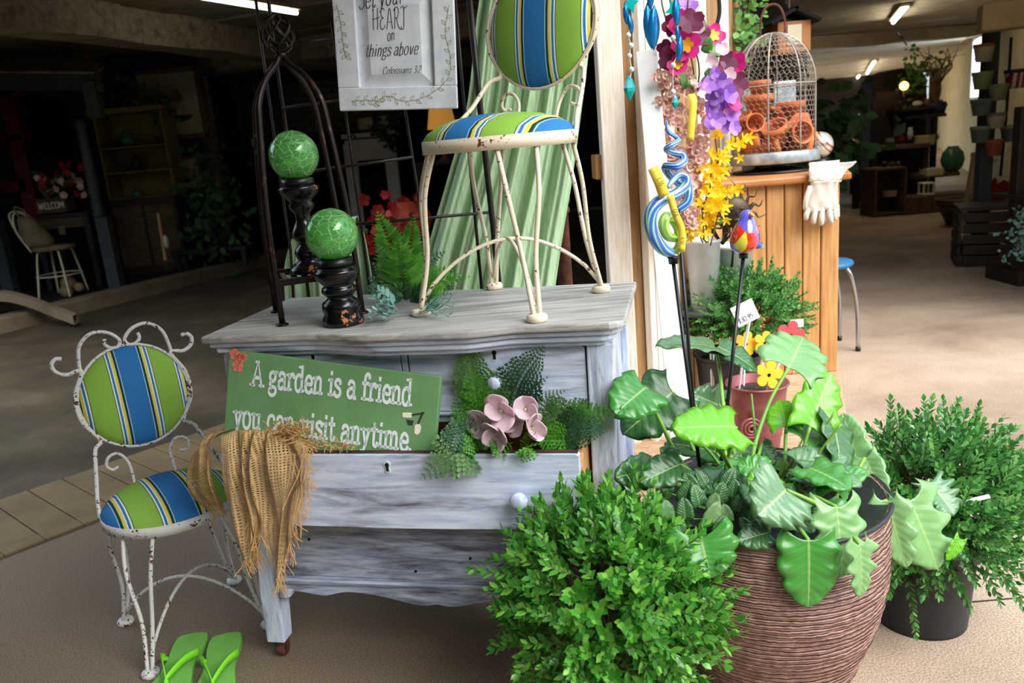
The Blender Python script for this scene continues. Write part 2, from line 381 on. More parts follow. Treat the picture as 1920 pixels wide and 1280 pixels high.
# floor: stained concrete
def concrete(name,c1,c2,c3,sc=1.2,toned=None):
    m,t,b=nodes(name);b.inputs['Roughness'].default_value=.85;v=mk_coord(t)
    n=noise(t,v,sc,8,.6,.3);n2=noise(t,v,55,4,.7);n3=noise(t,v,220,2,.6)
    base=ramp(t,n,[(.32,c1),(.5,c2),(.68,c3)])
    if toned:  # deeper tone mixed in towards low X, edge broken by noise
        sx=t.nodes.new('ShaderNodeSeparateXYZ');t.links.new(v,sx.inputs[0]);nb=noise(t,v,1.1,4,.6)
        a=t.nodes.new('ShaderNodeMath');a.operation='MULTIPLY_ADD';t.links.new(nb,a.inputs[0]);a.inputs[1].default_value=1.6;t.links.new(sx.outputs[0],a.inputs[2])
        base=mix(t,ramp(t,a.outputs[0],[(.55,(1,1,1)),(1.0,(0,0,0))]),base,toned)
    sp=ramp(t,n3,[(.36,(.25,.25,.25)),(.5,(.5,.5,.5)),(.66,(.72,.72,.72))])
    mm=t.nodes.new('ShaderNodeMix');mm.data_type='RGBA';mm.blend_type='OVERLAY';mm.inputs[0].default_value=.75
    t.links.new(base,mm.inputs[6]);t.links.new(sp,mm.inputs[7]);t.links.new(mm.outputs[2],b.inputs['Base Color'])
    ad=t.nodes.new('ShaderNodeMath');ad.operation='ADD';t.links.new(n2,ad.inputs[0]);t.links.new(n3,ad.inputs[1]);bump(t,b,ad.outputs[0],.35,.004);return m
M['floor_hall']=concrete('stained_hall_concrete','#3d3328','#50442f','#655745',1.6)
M['floor']=concrete('mottled_concrete','#8a7663','#aa947f','#bda893',1.2,'#7b6a57')
M['tile']=pm('tan_paving_tile','#735e42','#88714f',.8,scale=4,bmp=.15)
M['curb']=concrete('curb_concrete','#6f5f48','#85745c','#968469',2.5)
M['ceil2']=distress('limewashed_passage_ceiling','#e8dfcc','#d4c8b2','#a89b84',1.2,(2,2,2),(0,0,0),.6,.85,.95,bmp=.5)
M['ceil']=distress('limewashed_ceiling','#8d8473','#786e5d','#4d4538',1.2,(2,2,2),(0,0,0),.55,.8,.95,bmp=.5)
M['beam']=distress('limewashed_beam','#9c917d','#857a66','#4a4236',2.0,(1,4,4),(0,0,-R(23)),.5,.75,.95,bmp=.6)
M['wallcream']=pm('cream_plaster_wall','#c9bd96','#b5a67c',.9,scale=3,bmp=.3)
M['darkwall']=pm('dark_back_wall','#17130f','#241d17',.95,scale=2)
M['greywood']=pm('grey_painted_wood','#464b4e','#3a3f42',.7,scale=5)
M['whitebrick']=pm('white_painted_brick','#857d77','#6f6760',.9,scale=8,bmp=.3)
M['mustard']=pm('mustard_paint','#6e6127','#80702e',.7,scale=5)
M['redpaint']=pm('barn_red_paint','#6d0f0c','#550b08',.6)
M['paneglass']=pm('dim_window_glass','#26303a',rough=.15)
M['furn']=pm('dark_stained_furniture','#1c1410','#2c2018',.6,scale=8)
M['furn2']=pm('brown_crate_wood','#4a3a28','#6a5238',.8,scale=8,stretch=(1,1,6))
M['redflower']=leafm('red_silk_petal','#94100c','#b31c14','#6d0a09',.6,.2)
M['foliage_dark']=leafm('deep_foliage','#1f3a1c','#2f5228','#41682f',.6,.15)
M['pumpkin']=pm('orange_red_ribbed','#c0432a','#d8643c',.6)
M['jargreen']=pm('green_glazed_jar','#2f6a52','#3f7d62',.25,scale=6)
M['buff']=pm('cream_enamel','#d8cfae',rough=.5)
M['canvas']=pm('tan_canvas_bag','#786848','#8c7a58',.9)
M['tube']=pm('fluorescent_tube','#ffffff',emit=(1,.93,.75),es=7)
M['tube2']=pm('passage_fluorescent_tube','#ffffff',emit=(1,.90,.68),es=18)
M['lampglow']=pm('amber_lamp_glass','#ffb060',emit=(1,.42,.10),es=5)
M['daypane']=pm('daylit_window_pane','#ffffff',emit=(.75,.88,1),es=3)
# ================================================================== STRUCTURE
rnd=random.Random(4)
def struct(o): o['kind']='structure';return o
# floor
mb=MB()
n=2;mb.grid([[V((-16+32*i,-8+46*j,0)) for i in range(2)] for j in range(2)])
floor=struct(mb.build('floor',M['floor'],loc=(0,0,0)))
# tan paving tiles set across the entrance, each its own slab
a=R(42);TX=V((sin(a),cos(a),0));TY=V((TX.y,-TX.x,0))
base=G(52,922)+TX*.0
tile_me=None
for i in range(-8,34):
    for j in range(1):
        p0=base+TX*(.1405*i)+TY*.012
        b=MB();jz=rnd.uniform(-.001,.001)
        b.box(p0+TX*.070+TY*.262+V((0,0,.006+jz)),(.1345,.524,.012),TX,-TY)
        b.build('floor_tile',M['tile'],floor,bevel=.003)
    b=MB();p0=base+TX*(.1405*i)
    b.box(p0+TX*.070+TY*.575+V((0,0,.006)),(.1385,.082,.012),TX,-TY);b.build('floor_tile',M['tile'],floor,bevel=.003)
# darker stained floor of the hall beyond the tile strip
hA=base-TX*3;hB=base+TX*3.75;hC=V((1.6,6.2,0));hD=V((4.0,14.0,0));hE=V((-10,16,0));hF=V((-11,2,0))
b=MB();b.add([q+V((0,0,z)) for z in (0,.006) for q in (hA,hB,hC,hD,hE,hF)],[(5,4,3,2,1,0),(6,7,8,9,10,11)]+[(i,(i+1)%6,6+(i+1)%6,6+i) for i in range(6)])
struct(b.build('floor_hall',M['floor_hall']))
# expansion joints in the concrete, cut lines
for p,q in ((G(1580,1150),G(1918,1120)),):
    b=MB();d=(q-p).normalized();b.bar(p-d*.1,q+d*.5,.006,.002);b.build('floor_joint',M['soil'],floor)
# porch step (curb) along the left bay
c0=G(-300,705);c1=G(510,497);cd_=(c1-c0).normalized();cn=V((-cd_.y,cd_.x,0))
b=MB();b.prism([(0,-.02),((c1-c0).length+4,-.02),((c1-c0).length+4,.15),(0,.15)],c0+cn*.22,cd_,V((0,0,1)),.22)
struct(b.build('trim_curb',M['curb'],bevel=.02))
b=MB()
for i in range(16):
    o=c0+cn*(.22+.21*i);b.box(o+cd_*((c1-c0).length/2+2)+cn*.1+V((0,0,.065)),((c1-c0).length+4,.205,.13),cd_,cn)
pf=struct(b.build('floor_porch',M['furn']))
# back and side walls of the dark hall
def wall(name,p,q,z0,z1,mat,th=.12):
    p=V((p[0],p[1],0));q=V((q[0],q[1],0));d=(q-p);b=MB();nn=V((-d.y,d.x,0)).normalized()
    b.box((p+q)/2+nn*th/2+V((0,0,(z0+z1)/2)),(d.length,th,z1-z0),d.normalized());return struct(b.build(name,mat))
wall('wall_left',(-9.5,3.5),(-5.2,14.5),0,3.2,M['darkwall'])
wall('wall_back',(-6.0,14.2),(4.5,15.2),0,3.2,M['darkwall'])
wr0=V((3.55,4.2,0));wrd=V((.434,.901,0))
q=wr0+wrd*25;wall('wall_right',(q.x,q.y),(wr0.x,wr0.y),0,2.45,M['wallcream'],.2)
e=wr0+wrd*25;wall('wall_far',(4.0,29.0),(e.x+.6,e.y-.5),0,3,M['darkwall'])
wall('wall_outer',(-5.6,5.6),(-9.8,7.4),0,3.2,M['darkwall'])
# ceilings: left hall and right passage, boarded strips with gaps
b=MB()
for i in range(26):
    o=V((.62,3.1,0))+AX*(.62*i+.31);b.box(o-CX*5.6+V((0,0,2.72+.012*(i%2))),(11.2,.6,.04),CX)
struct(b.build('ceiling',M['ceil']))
b=MB();b.box(V((.62,3.1,2.95))-CX*5.6+AX*8,(11.4,16.2,.06),CX);struct(b.build('ceiling_roof',M['darkwall']))
b=MB();b.box(V((1.15,5.2,2.75))+CX*2.2+AX*12.8,(5.8,26,.06),CX);struct(b.build('ceiling_roof_passage',M['darkwall']))
def beam(name,p,q,wx,wz,mat):
    d=(V(q)-V(p)).normalized();b=MB()
    pts=[V(p).lerp(V(q),i/14) for i in range(15)];rows=[]
    sd=V((-d.y,d.x,0))
    for pt in pts:
        j=lambda:rnd.uniform(-.015,.015)
        rows.append([pt-sd*(wx/2+j())+V((0,0,j())),pt+sd*(wx/2+j())+V((0,0,j())),pt+sd*(wx/2+j())+V((0,0,wz)),pt-sd*(wx/2+j())+V((0,0,wz))])
    b.grid(rows,closed=True);return struct(b.build(name,mat))
lb0=G(-200,32,2.42);lb1=G(640,131,2.42)
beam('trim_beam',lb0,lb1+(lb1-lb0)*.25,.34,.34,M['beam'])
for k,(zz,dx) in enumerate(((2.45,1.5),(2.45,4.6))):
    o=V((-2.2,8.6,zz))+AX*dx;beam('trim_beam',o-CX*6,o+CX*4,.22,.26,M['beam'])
# passage beams on the right
for (xa,ya,xb,yb,zz,hh) in ((1490,95,1862,66,2.22,.16),(1500,172,1800,150,2.16,.14),(1510,205,1760,194,2.1,.13)):
    p=G(xa,ya,zz);q=G(xb,yb,zz);d=(q-p).normalized();beam('trim_beam',p-d*1.0,q+d*.5,.25,hh,M['ceil2'])
b=MB()
for i in range(25):
    o=V((1.15,5.2,0))+AX*(1.0*i);b.box(o+CX*2.2+V((0,0,2.40+.01*(i%2))),(5.6,.985,.03),CX)
struct(b.build('ceiling_passage',M['ceil2']))
# roof over the front edge (outside the frame): closes the hall above the entrance
b=MB();b.box(V((.62,3.1,2.95))-CX*5.6,(11.2,.2,.9),CX);struct(b.build('trim_header',M['darkwall']))
b=MB();b.box(V((1.15,5.2,2.8))+CX*2.2,(5.6,.15,.9),CX);struct(b.build('trim_passage_header',M['darkwall']))
# unseen screen added behind the camera to block low sky light from the hall
b=MB()
for i in range(24):b.box(V((-14+1.2*i,-6.2+.25*(i%3),2.2)),(1.3,1.6,4.4+.3*(i%2)))
struct(b.build('wall_added_screen',M['added_screen']))
# unseen wing wall and canopy, added and shaped to shade the left side
wall('wall_added_wing',(-2.5,-3.5),(-2.5,2.2),0,2.7,M['darkwall'])
b=MB()
for i in range(2,10):b.box(V((-.95,-2.1+.55*i,2.66)),(3.3,.54,.03))
struct(b.build('ceiling_added_canopy',M['ceil']))
# door post and boarded passage wall, each board a piece of its own
wallc=struct(MB().box(V((.52,3.06,1.5)),(.10,.06,3.0)).build('wall_center',M['board_brown']))
def vboard(p,q,th,mat,z0=0,z1=2.7,parent=wallc):
    """upright board whose face runs from p to q (plan)"""
    p=V((p.x,p.y,0));q=V((q.x,q.y,0));d=(q-p);n_=V((-d.y,d.x,0)).normalized();b=MB()
    b.box((p+q)/2+n_*th/2+V((0,0,(z0+z1)/2)),(d.length,th,z1-z0),d.normalized());return b.build('board',mat,parent,bevel=.004)
pa=P(1139,450,3.0);pb=P(1184,450,3.0);pc=P(1208,450,3.05)
vboard(pa,pb,.09,M['postwood']);vboard(P(1185,450,3.04),P(1208,450,3.04),.03,M['board_brown'])
o=P(1208,450,3.0)
xs=[1208,1240,1268,1290,1312,1332,1352,1372,1392]
ys=[3.0,3.10,3.25,3.42,3.62,3.85,4.12,4.42,4.75]
for i in range(len(xs)-1):
    vboard(P(xs[i]+1,300,ys[i]),P(xs[i+1]-1,300,ys[i+1]),.03,[M['postwood'],M['postwood'],M['board_brown'],M['postwood']][i%4 if i<3 else (2 if i%2 else 3)])
wallc2=P(1392,300,4.75)
vboard(wallc2,wallc2+AX*9,.06,M['darkwall'])
# block of raw timber on the post's dark side
b=MB();b.box(P(1125,312,3.1),(.05,.12,.09));tag(b.build('timber_block',M['pine'],bevel=.004),'short raw timber block fixed to the dark side of the white post','block')
# white lath leaning on the wall
p=P(1212,95,2.95);q=P(1291,905,2.35);q.z=.01
b=MB();b.bar(q,p,.072,.02,CX);
tag(b.build('leaning_lath',M['lath'],bevel=.003),'long white lath leaning against the boarded wall behind the glass stakes','lath')
b=MB();b.bar(P(1229,80,3.02),P(1217,240,3.0),.012,.05,CX);tag(b.build('lath_offcut',M['lath'],bevel=.003),'short pale lath hanging beside the top of the long leaning lath','lath')
# stepped wooden deck before the counter, plank by plank
deck=thing('wooden_deck','weathered stepped wooden plank deck under the counter and copper pot','deck',G(1450,800))
DZ=.10
ro=G(1575,702,DZ);rd=(G(1598,850,DZ)-ro);rd=rd.normalized();lx=V((rd.y,-rd.x,0));lx=lx if lx.x<0 else -lx
for i in range(9):
    o=ro+rd*(.155*i-.30);ln=1.62-.02*(i%3);b=MB();b.box(o+rd*.075+lx*(ln/2)+V((0,0,-.018)),(ln,.150,.036),lx,rd)
    b.build('plank',M['deckwood'],deck,bevel=.004)
for k in range(3):
    b=MB();o=ro+rd*.4+lx*(.08+.7*k);b.box(o+V((0,0,-.068)),(.06,1.35,.062),lx,rd);b.build('bearer',M['darkwood'],deck)
o=ro+rd*1.17
b=MB();b.box(o+lx*.95+V((0,0,-.06)),(1.4,.02,.075),lx,rd);b.build('riser',M['pinetop'],deck,bevel=.003)
for i in range(2):
    b=MB();b.box(o+lx*1.0+rd*(.06+.13*i)+V((0,0,-.085)),(1.3,.12,.03),lx,rd);b.build('plank',M['deckwood'],deck,bevel=.004)
# ================================================================== COUNTER
cr=G(1570,696,DZ);ctop=1.03
cx=V((cos(R(-4)),sin(R(-4)),0));cy=V((-cx.y,cx.x,0))
counter=thing('plank_counter','pine plank counter with a grooved front and overhanging top, cloche on it','counter',(cr.x-.4,cr.y+.25,DZ))
for i in range(10):
    o=cr-cx*(.083*i);b=MB();b.box(o-cx*.0415+cy*.012+V((0,0,(ctop-DZ)/2)),(.0785,.024,ctop-DZ),cx,cy);b.build('plank',M['pine'],counter,bevel=.006)
for i in range(6):
    b=MB();b.box(cr+cy*(.05+.1*i)+cx*(-.012)+V((0,0,(ctop-DZ)/2)),(.024,.0965,ctop-DZ),cx,cy);b.build('plank',M['pine'],counter,bevel=.005)
b=MB();b.box(cr-cx*.42+cy*.33+V((0,0,ctop-DZ+.0)),(.92,.74,.034),cx,cy);b.build('worktop',M['pinetop'],counter,bevel=.01)
b=MB();b.box(cr-cx*.42+cy*.2+V((0,0,ctop-DZ-.2)),(.8,.02,.2),cx,cy);b.build('backing',M['furn'],counter)
CT=cr.z+ctop-DZ+.017
# ================================================================== DRESSER
dr=thing('dresser','whitewashed distressed wooden dresser with one drawer pulled open','dresser',L(.5,.25,0))
def ss(x):x=max(0,min(1,x));return x*x*(3-2*x)
def front(u):   # serpentine front edge: bulges forward in the middle
    b=.036*ss((u-.26)/.2)*ss((.80-u)/.14)
    if u<.12:b+=.0
    r=0
    if u>.985:r=(u-.985)/.032;b-=.03*r*r
    return -b
us=[i/60*1.017 for i in range(61)]
def slab(z0,z1,off,name,mat,bev=.004):
    n=len(us);u0=off;sc=(1.017-2*off)/1.017;b=MB();vs=[];
    for z in(z0,z1):
        for u in us:vs.append(L(u0+u*sc,front(u)+off,z))
        for u in reversed(us):vs.append(L(u0+u*sc,.47-(.0 if off==0 else .01),z))
    m_=2*n;fs=[tuple(range(m_-1,-1,-1)),tuple(range(m_,2*m_))]+[(i,(i+1)%m_,m_+(i+1)%m_,m_+i) for i in range(m_)]
    b.add(vs,fs);return b.build(name,mat,dr,bevel=bev)
slab(.898,.916,0,'top_board',M['paint_top'],.005)
slab(.884,.899,.012,'top_moulding',M['paint_h'],.005)
slab(.868,.885,.022,'top_moulding',M['paint_h'],.005)
slab(.856,.869,.034,'top_moulding',M['paint_h'],.004)
FV=.052   # face plane depth
def lbox(name,u0,u1,v0,v1,z0,z1,mat,par=dr,bev=.003,**k):
    b=MB();b.box((L((u0+u1)/2,(v0+v1)/2,(z0+z1)/2)),(u1-u0,v1-v0,z1-z0),WD,DD);return b.build(name,mat,par,bevel=bev,**k)
# front posts: stile running down into a tapering leg
def post(pts,name='leg'):
    b=MB();rows=[]
    for (u0,u1,v0,v1,z) in pts:rows.append([L(u0,v0,z),L(u1,v0,z),L(u1,v1,z),L(u0,v1,z)])
    b.grid(rows,closed=True);k=len(rows)*4;b.f+=[(3,2,1,0),(k-4,k-3,k-2,k-1)]
    return b.build(name,M['paint_v'],dr,bevel=.004)
def caster(leg,u,v):
    b=MB();c=L(u,v,.022);b.lathe([(.008,-.011),(.021,-.011),(.022,-.006),(.022,.006),(.021,.011),(.008,.011)],16,c,V((0,0,1)),WD);b.build('caster_wheel',M['rust'],leg,True)
    b=MB();b.box(L(u,v,.046),(.034,.03,.012),WD,DD);b.box(L(u-.016,v,.032),(.004,.014,.03),WD,DD);b.box(L(u+.016,v,.032),(.004,.014,.03),WD,DD);b.build('caster_fork',M['rust'],leg)
lf=post([(.022,.072,FV-.006,FV+.05,.857),(.014,.07,FV-.006,FV+.05,.30),(.006,.062,FV-.008,FV+.05,.2),(.006,.058,FV-.014,FV+.034,.05)]);caster(lf,.036,FV+.01)
rf=post([(.925,.987,FV-.006,FV+.05,.857),(.918,.968,FV-.006,FV+.05,.40),(.915,.968,FV-.006,FV+.05,.25),(.918,.966,FV-.012,FV+.034,.05)]);caster(rf,.945,FV+.01)
for u in(.03,.94):
    q=post([(u,u+.05,.40,.45,.857),(u,u+.05,.40,.45,.25),(u+.005,u+.045,.405,.44,.05)]);caster(q,u+.025,.42)
lbox('side_panel',.026,.042,FV+.045,.42,.235,.857,M['paint_v']);lbox('side_panel',.955,.972,FV+.045,.42,.235,.857,M['paint_v'])
lbox('side_rail',.02,.045,FV+.04,.42,.235,.30,M['paint_v']);lbox('side_rail',.955,.980,FV+.04,.42,.235,.30,M['paint_v'])
lbox('back_panel',.04,.96,.425,.437,.23,.857,M['darkwood'])
lbox('rail',.06,.925,FV+.004,FV+.04,.672,.694,M['paint_h']);lbox('rail',.06,.925,FV-.006,FV+.02,.692,.699,M['paint_h'],bev=.002)
lbox('rail',.06,.925,FV+.004,FV+.04,.438,.452,M['paint_h'])
lbox('divider_stile',.484,.498,FV,FV+.04,.694,.857,M['paint_v'],bev=.002)
lbox('dust_board',.05,.95,FV+.04,.42,.440,.446,M['darkwood']);lbox('dust_board',.05,.95,FV+.04,.42,.676,.684,M['darkwood'])
# keyhole: pale escutcheon ring with a dark slot
def keyhole(par,u,z,v,s=1.0):
    out=[(cos(a)*.0075,.006+sin(a)*.0075) for a in [R(-50+280*i/12) for i in range(13)]]+[(-.0048,-.013),(.0048,-.013)]
    b=MB();b.prism([(x*s,y*s) for x,y in out],L(u,v,z),WD,V((0,0,1)),-.0018) if False else b.prism([(x*s,y*s) for x,y in out],L(u,v-.0022,z),V(WD),V((0,0,1)),.0)
    b=MB();b.prism([(x*s,y*s) for x,y in out][::-1],L(u,v,z),WD,V((0,0,1)),.0022);b.build('keyhole_ring',M['bead'],par)
    b=MB();b.prism([(x*s*.62,y*s*.72) for x,y in out][::-1],L(u,v-.0006,z),WD,V((0,0,1)),.0022);b.build('keyhole_slot',M['black'],par)
def dfront(name,u0,u1,z0,z1,v,th,mat,bulge=.018,rc=.0):
    b=MB();n=16;f0=[];rows=[]
    for k,z in enumerate((z0,z0+.006,z1-.006,z1)):
        ins=.006 if k in(0,3) else 0
        rows.append([L(u0+ins*(1 if i==0 else -1 if i==n else 0)+(u1-u0)*i/n,v-bulge*ss(min(i,n-i)/n*2),z) for i in range(n+1)])
    back=[[p+DD*th+DD*0 for p in r] for r in rows]
    b.grid(rows);b.grid(back[::-1])
    m_=(n+1);N=4*m_
    for i in range(n):
        b.f.append((i+1,i,N+3*m_+i,N+3*m_+i+1));b.f.append((3*m_+i,3*m_+i+1,N+i+1,N+i))
    for k in range(3):
        b.f.append((k*m_,(k+1)*m_,N+(2-k)*m_,N+(3-k)*m_));b.f.append(((k+1)*m_+n,k*m_+n,N+(3-k)*m_+n,N+(2-k)*m_+n))
    return b.build(name,mat,dr,bevel=.002)
d1=dfront('drawer',.074,.481,.701,.853,FV+.002,.02,M['paint_h'],.006);keyhole(d1,.262,.842,FV-.003)
d2=dfront('drawer',.501,.920,.701,.853,FV+.002,.02,M['paint_h'],.006);keyhole(d2,.712,.838,FV-.003,1.15)
def knob(par,c,r=.02,mat=None):
    b=MB();b.lathe([(0,0),(r*.55,0),(r*.5,.35*r),(r*.55,.6*r),(r,.85*r),(r*1.02,1.15*r),(r*.85,1.45*r),(r*.45,1.6*r),(0,1.62*r)][::1],20,c,WD,-DD);b.build('knob',mat or M['paint_v'],par,True)
knob(d2,L(.71,FV-.004,.775),.017);knob(d1,L(.16,FV-.004,.775),.017)
# open drawer, pulled out
T=.115;ov=FV-T
d3=dfront('drawer',.036,.908,.456,.640,ov,.022,M['paint_h'],.008)
keyhole(d3,.466,.612,ov-.008,1.1);knob(d3,L(.772,ov-.006,.538),.021)
lbox('drawer_side',.897,.913,ov+.02,.36,.460,.632,M['rawwood'],d3,.002);lbox('drawer_side',.070,.085,ov+.02,.36,.460,.632,M['rawwood'],d3,.002)
lbox('drawer_bottom',.08,.90,ov+.02,.36,.470,.478,M['rawwood'],d3,0);lbox('drawer_back',.08,.90,.35,.362,.47,.62,M['rawwood'],d3,0)
lbox('drawer_edge',.045,.905,ov+.003,ov+.020,.6395,.6415,M['darkwood'],d3,0)
# lower drawer, shut, with old screw holes
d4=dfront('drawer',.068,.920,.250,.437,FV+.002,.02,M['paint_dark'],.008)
for (x,y) in ((580,1010),(545,1043),(780,1070),(882,1046)):
    p=DF(x,y,FV-.006);b=MB();b.lathe([(0,0),(.0032,0),(.0032,.004),(0,.004)],10,p,WD,-DD);b.build('screw_hole',M['black'],d4)
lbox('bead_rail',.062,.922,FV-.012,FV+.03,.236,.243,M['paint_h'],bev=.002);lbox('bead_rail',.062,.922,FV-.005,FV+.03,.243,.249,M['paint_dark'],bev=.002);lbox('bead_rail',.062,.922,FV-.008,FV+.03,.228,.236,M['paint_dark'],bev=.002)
# scalloped apron
ap=[(.062,.203),(.12,.203),(.16,.197),(.195,.194),(.22,.2),(.26,.207),(.32,.203),(.38,.192),(.43,.180),(.47,.176),(.50,.181),(.53,.176),(.57,.180),(.62,.192),(.68,.203),(.74,.207),(.78,.2),(.805,.194),(.84,.197),(.88,.203),(.922,.203)]
ap2=[(p.x,p.y) for p in cat_rom([V((a_,b_,0)) for a_,b_ in ap],3)]
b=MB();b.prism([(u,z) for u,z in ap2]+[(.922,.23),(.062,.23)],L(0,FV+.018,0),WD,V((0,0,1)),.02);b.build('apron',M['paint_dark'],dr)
b=MB();b.prism([(.068,.212),(.105,.209),(.098,.192),(.078,.186),(.066,.19)],L(0,FV+.014,0),WD,V((0,0,1)),.025);b.build('corner_block',M['paint_v'],dr)
# ================================================================== CHAIRS
CUSH={}
def make_chair(name,label,iron):
    RS=.185;ZR=.378
    t=thing(name,label,'chair',(0,0,0),None)
    # seat rim (flat band) and plywood underside
    b=MB();b.lathe([(RS-.004,0),(RS,0),(RS,.03),(RS-.004,.03),(RS-.004,0)],48,(0,0,ZR));b.build('seat_rim',iron,t,True)
    b=MB();b.lathe([(0,.008),(RS-.006,.008),(RS-.006,.02),(0,.02)],40,(0,0,ZR));b.build('seat_board',M['furn2'],t)
    b=MB();prof=[(0,.082),(.05,.081),(.10,.075),(.14,.064),(.17,.047),(.183,.03),(.184,.022),(0,.02)]
    b.lathe(prof,48,(0,0,ZR));b.build('seat_cushion',M['fabric_x'],t,True,label='green, blue and white striped domed seat cushion')
    # legs: each foot gathers two rods from the rim, on a round glide
    for k,ang in enumerate((-45,45,135,225)):
        a=R(ang-90);foot=V((cos(a)*.232,sin(a)*.232,.014))
        leg=MB()
        for s in(-1,1):
            a2=a+s*R(15 if s>0 else 15);top=V((cos(a2)*(RS-.012),sin(a2)*(RS-.012),ZR+.005))
            midp=top.lerp(foot,.28)+V((cos(a2),sin(a2),0))*(.012 if k in(0,1,3) else .004)
            mid2=top.lerp(foot,.66)-V((cos(a),sin(a),0))*.006
            off=V((-sin(a),cos(a),0))*(.007*s)
            leg.tube(cat_rom([top,midp,mid2,foot+off],7),.0058,8)
        lg=leg.build('leg',iron,t,True)
        b=MB();b.lathe([(0,0),(.02,0),(.024,.004),(.024,.012),(.020,.017),(.008,.019),(0,.019)],18,(foot.x,foot.y,0));b.build('glide',iron,lg,True)
    # two crossing arched braces between opposite feet
    for (a1,a2) in ((-45,135),(45,225)):
        p=V((cos(R(a1-90))*.222,sin(R(a1-90))*.222,.035));q=V((cos(R(a2-90))*.222,sin(R(a2-90))*.222,.035))
        pts=[p.lerp(q,i/16)+V((0,0,.128*sin(PI*i/16)**.75)) for i in range(17)]
        b=MB();b.tube(pts,.0048,8);b.build('brace',iron,t,True)
    # backrest: padded disc in an iron ring, leaning back a little; back lies towards +y
    tilt=R(9);by=RS+.005;bc=V((0,by+.045,.668));rad=.153
    ux=V((1,0,0));uz=V((0,sin(tilt),cos(tilt)));un=V((0,-cos(tilt),sin(tilt)))
    b=MB();b.lathe([(0,.030),(.05,.029),(.1,.023),(.13,.014),(.147,.004),(.149,-.004),(.13,-.014),(.08,-.022),(0,-.024)],48,bc,ux,un);b.build('backrest_cushion',M['fabric_x'],t,True,label='round padded backrest in the same stripe')
    ring=[bc+ux*(cos(a)*rad)+uz*(sin(a)*rad*1.0) for a in [2*PI*i/40 for i in range(41)]]
    b=MB();b.tube(ring,.0042,8,False);b.build('backrest_ring',iron,t,True)
    # side rods: rise from the rim, hug the ring, end in curls
    for s in(-1,1):
        pr_=[V((s*.180,.045,ZR+.012)),V((s*.174,.07,ZR+.06)),V((s*.158,.13,.485)),V((s*.140,.19,.545))]
        for k in range(4):
            a=R(-42+k*27);q_=bc+ux*(s*cos(a)*(rad+.006))+uz*(sin(a)*(rad+.006));pr_.append(q_)
        e=bc+ux*(s*.140)+uz*.105
        pr_+=[e,e+ux*(s*.022)+uz*(-.004),e+ux*(s*.046)+uz*(.008),e+ux*(s*.054)+uz*(.030),e+ux*(s*.042)+uz*.046,e+ux*(s*.026)+uz*.044]
        b=MB();b.tube(cat_rom(pr_,6),.0058,8);b.build('back_rod',iron,t,True)
        # heart scroll above the disc
        hp=[bc+ux*(s*.128)+uz*.085,bc+ux*(s*.124)+uz*.135,bc+ux*(s*.112)+uz*.178,bc+ux*(s*.076)+uz*.205,bc+ux*(s*.034)+uz*.198,bc+ux*(s*.008)+uz*.172,bc+ux*(s*.014)+uz*.153,bc+ux*(s*.034)+uz*.152,bc+ux*(s*.048)+uz*.166,bc+ux*(s*.046)+uz*.182]
        b=MB();b.tube(cat_rom(hp,6),.0052,8);b.build('top_scroll',iron,t,True)
        # small hooked scroll under the disc
        sp=[V((s*.062,by-.03,ZR+.02)),V((s*.058,by-.005,ZR+.07)),V((s*.062,by+.015,.485)),V((s*.082,by+.02,.512)),V((s*.108,by+.02,.508)),V((s*.118,by+.02,.484)),V((s*.104,by+.018,.468)),V((s*.088,by+.017,.474))]
        b=MB();b.tube(cat_rom(sp,6),.0045,8);b.build('under_scroll',iron,t,True)
    return t
ch1=make_chair('parlour_chair','cream iron parlour chair with striped cushions, standing on top of the dresser',M['cream_iron'])
kids={}
ch2=copy_tree(ch1);ch2['label']='rusty white iron parlour chair with striped cushions, standing on the floor left of the dresser'
for c in bpy.data.objects:
    r_=c
    while r_.parent:r_=r_.parent
    if r_==ch2 and c.type=='MESH' and c.data.materials[0]==M['cream_iron']:
        c.data=c.data.copy();c.data.materials[0]=M['white_iron']
ch1.location=(.012,1.968,H);ch1.rotation_euler=(0,0,R(57-90))
ch2.location=(-1.006,2.125,0);ch2.rotation_euler=(R(0),0,R(125-90))
for c in(ch1,ch2):c['group']='iron parlour chairs'
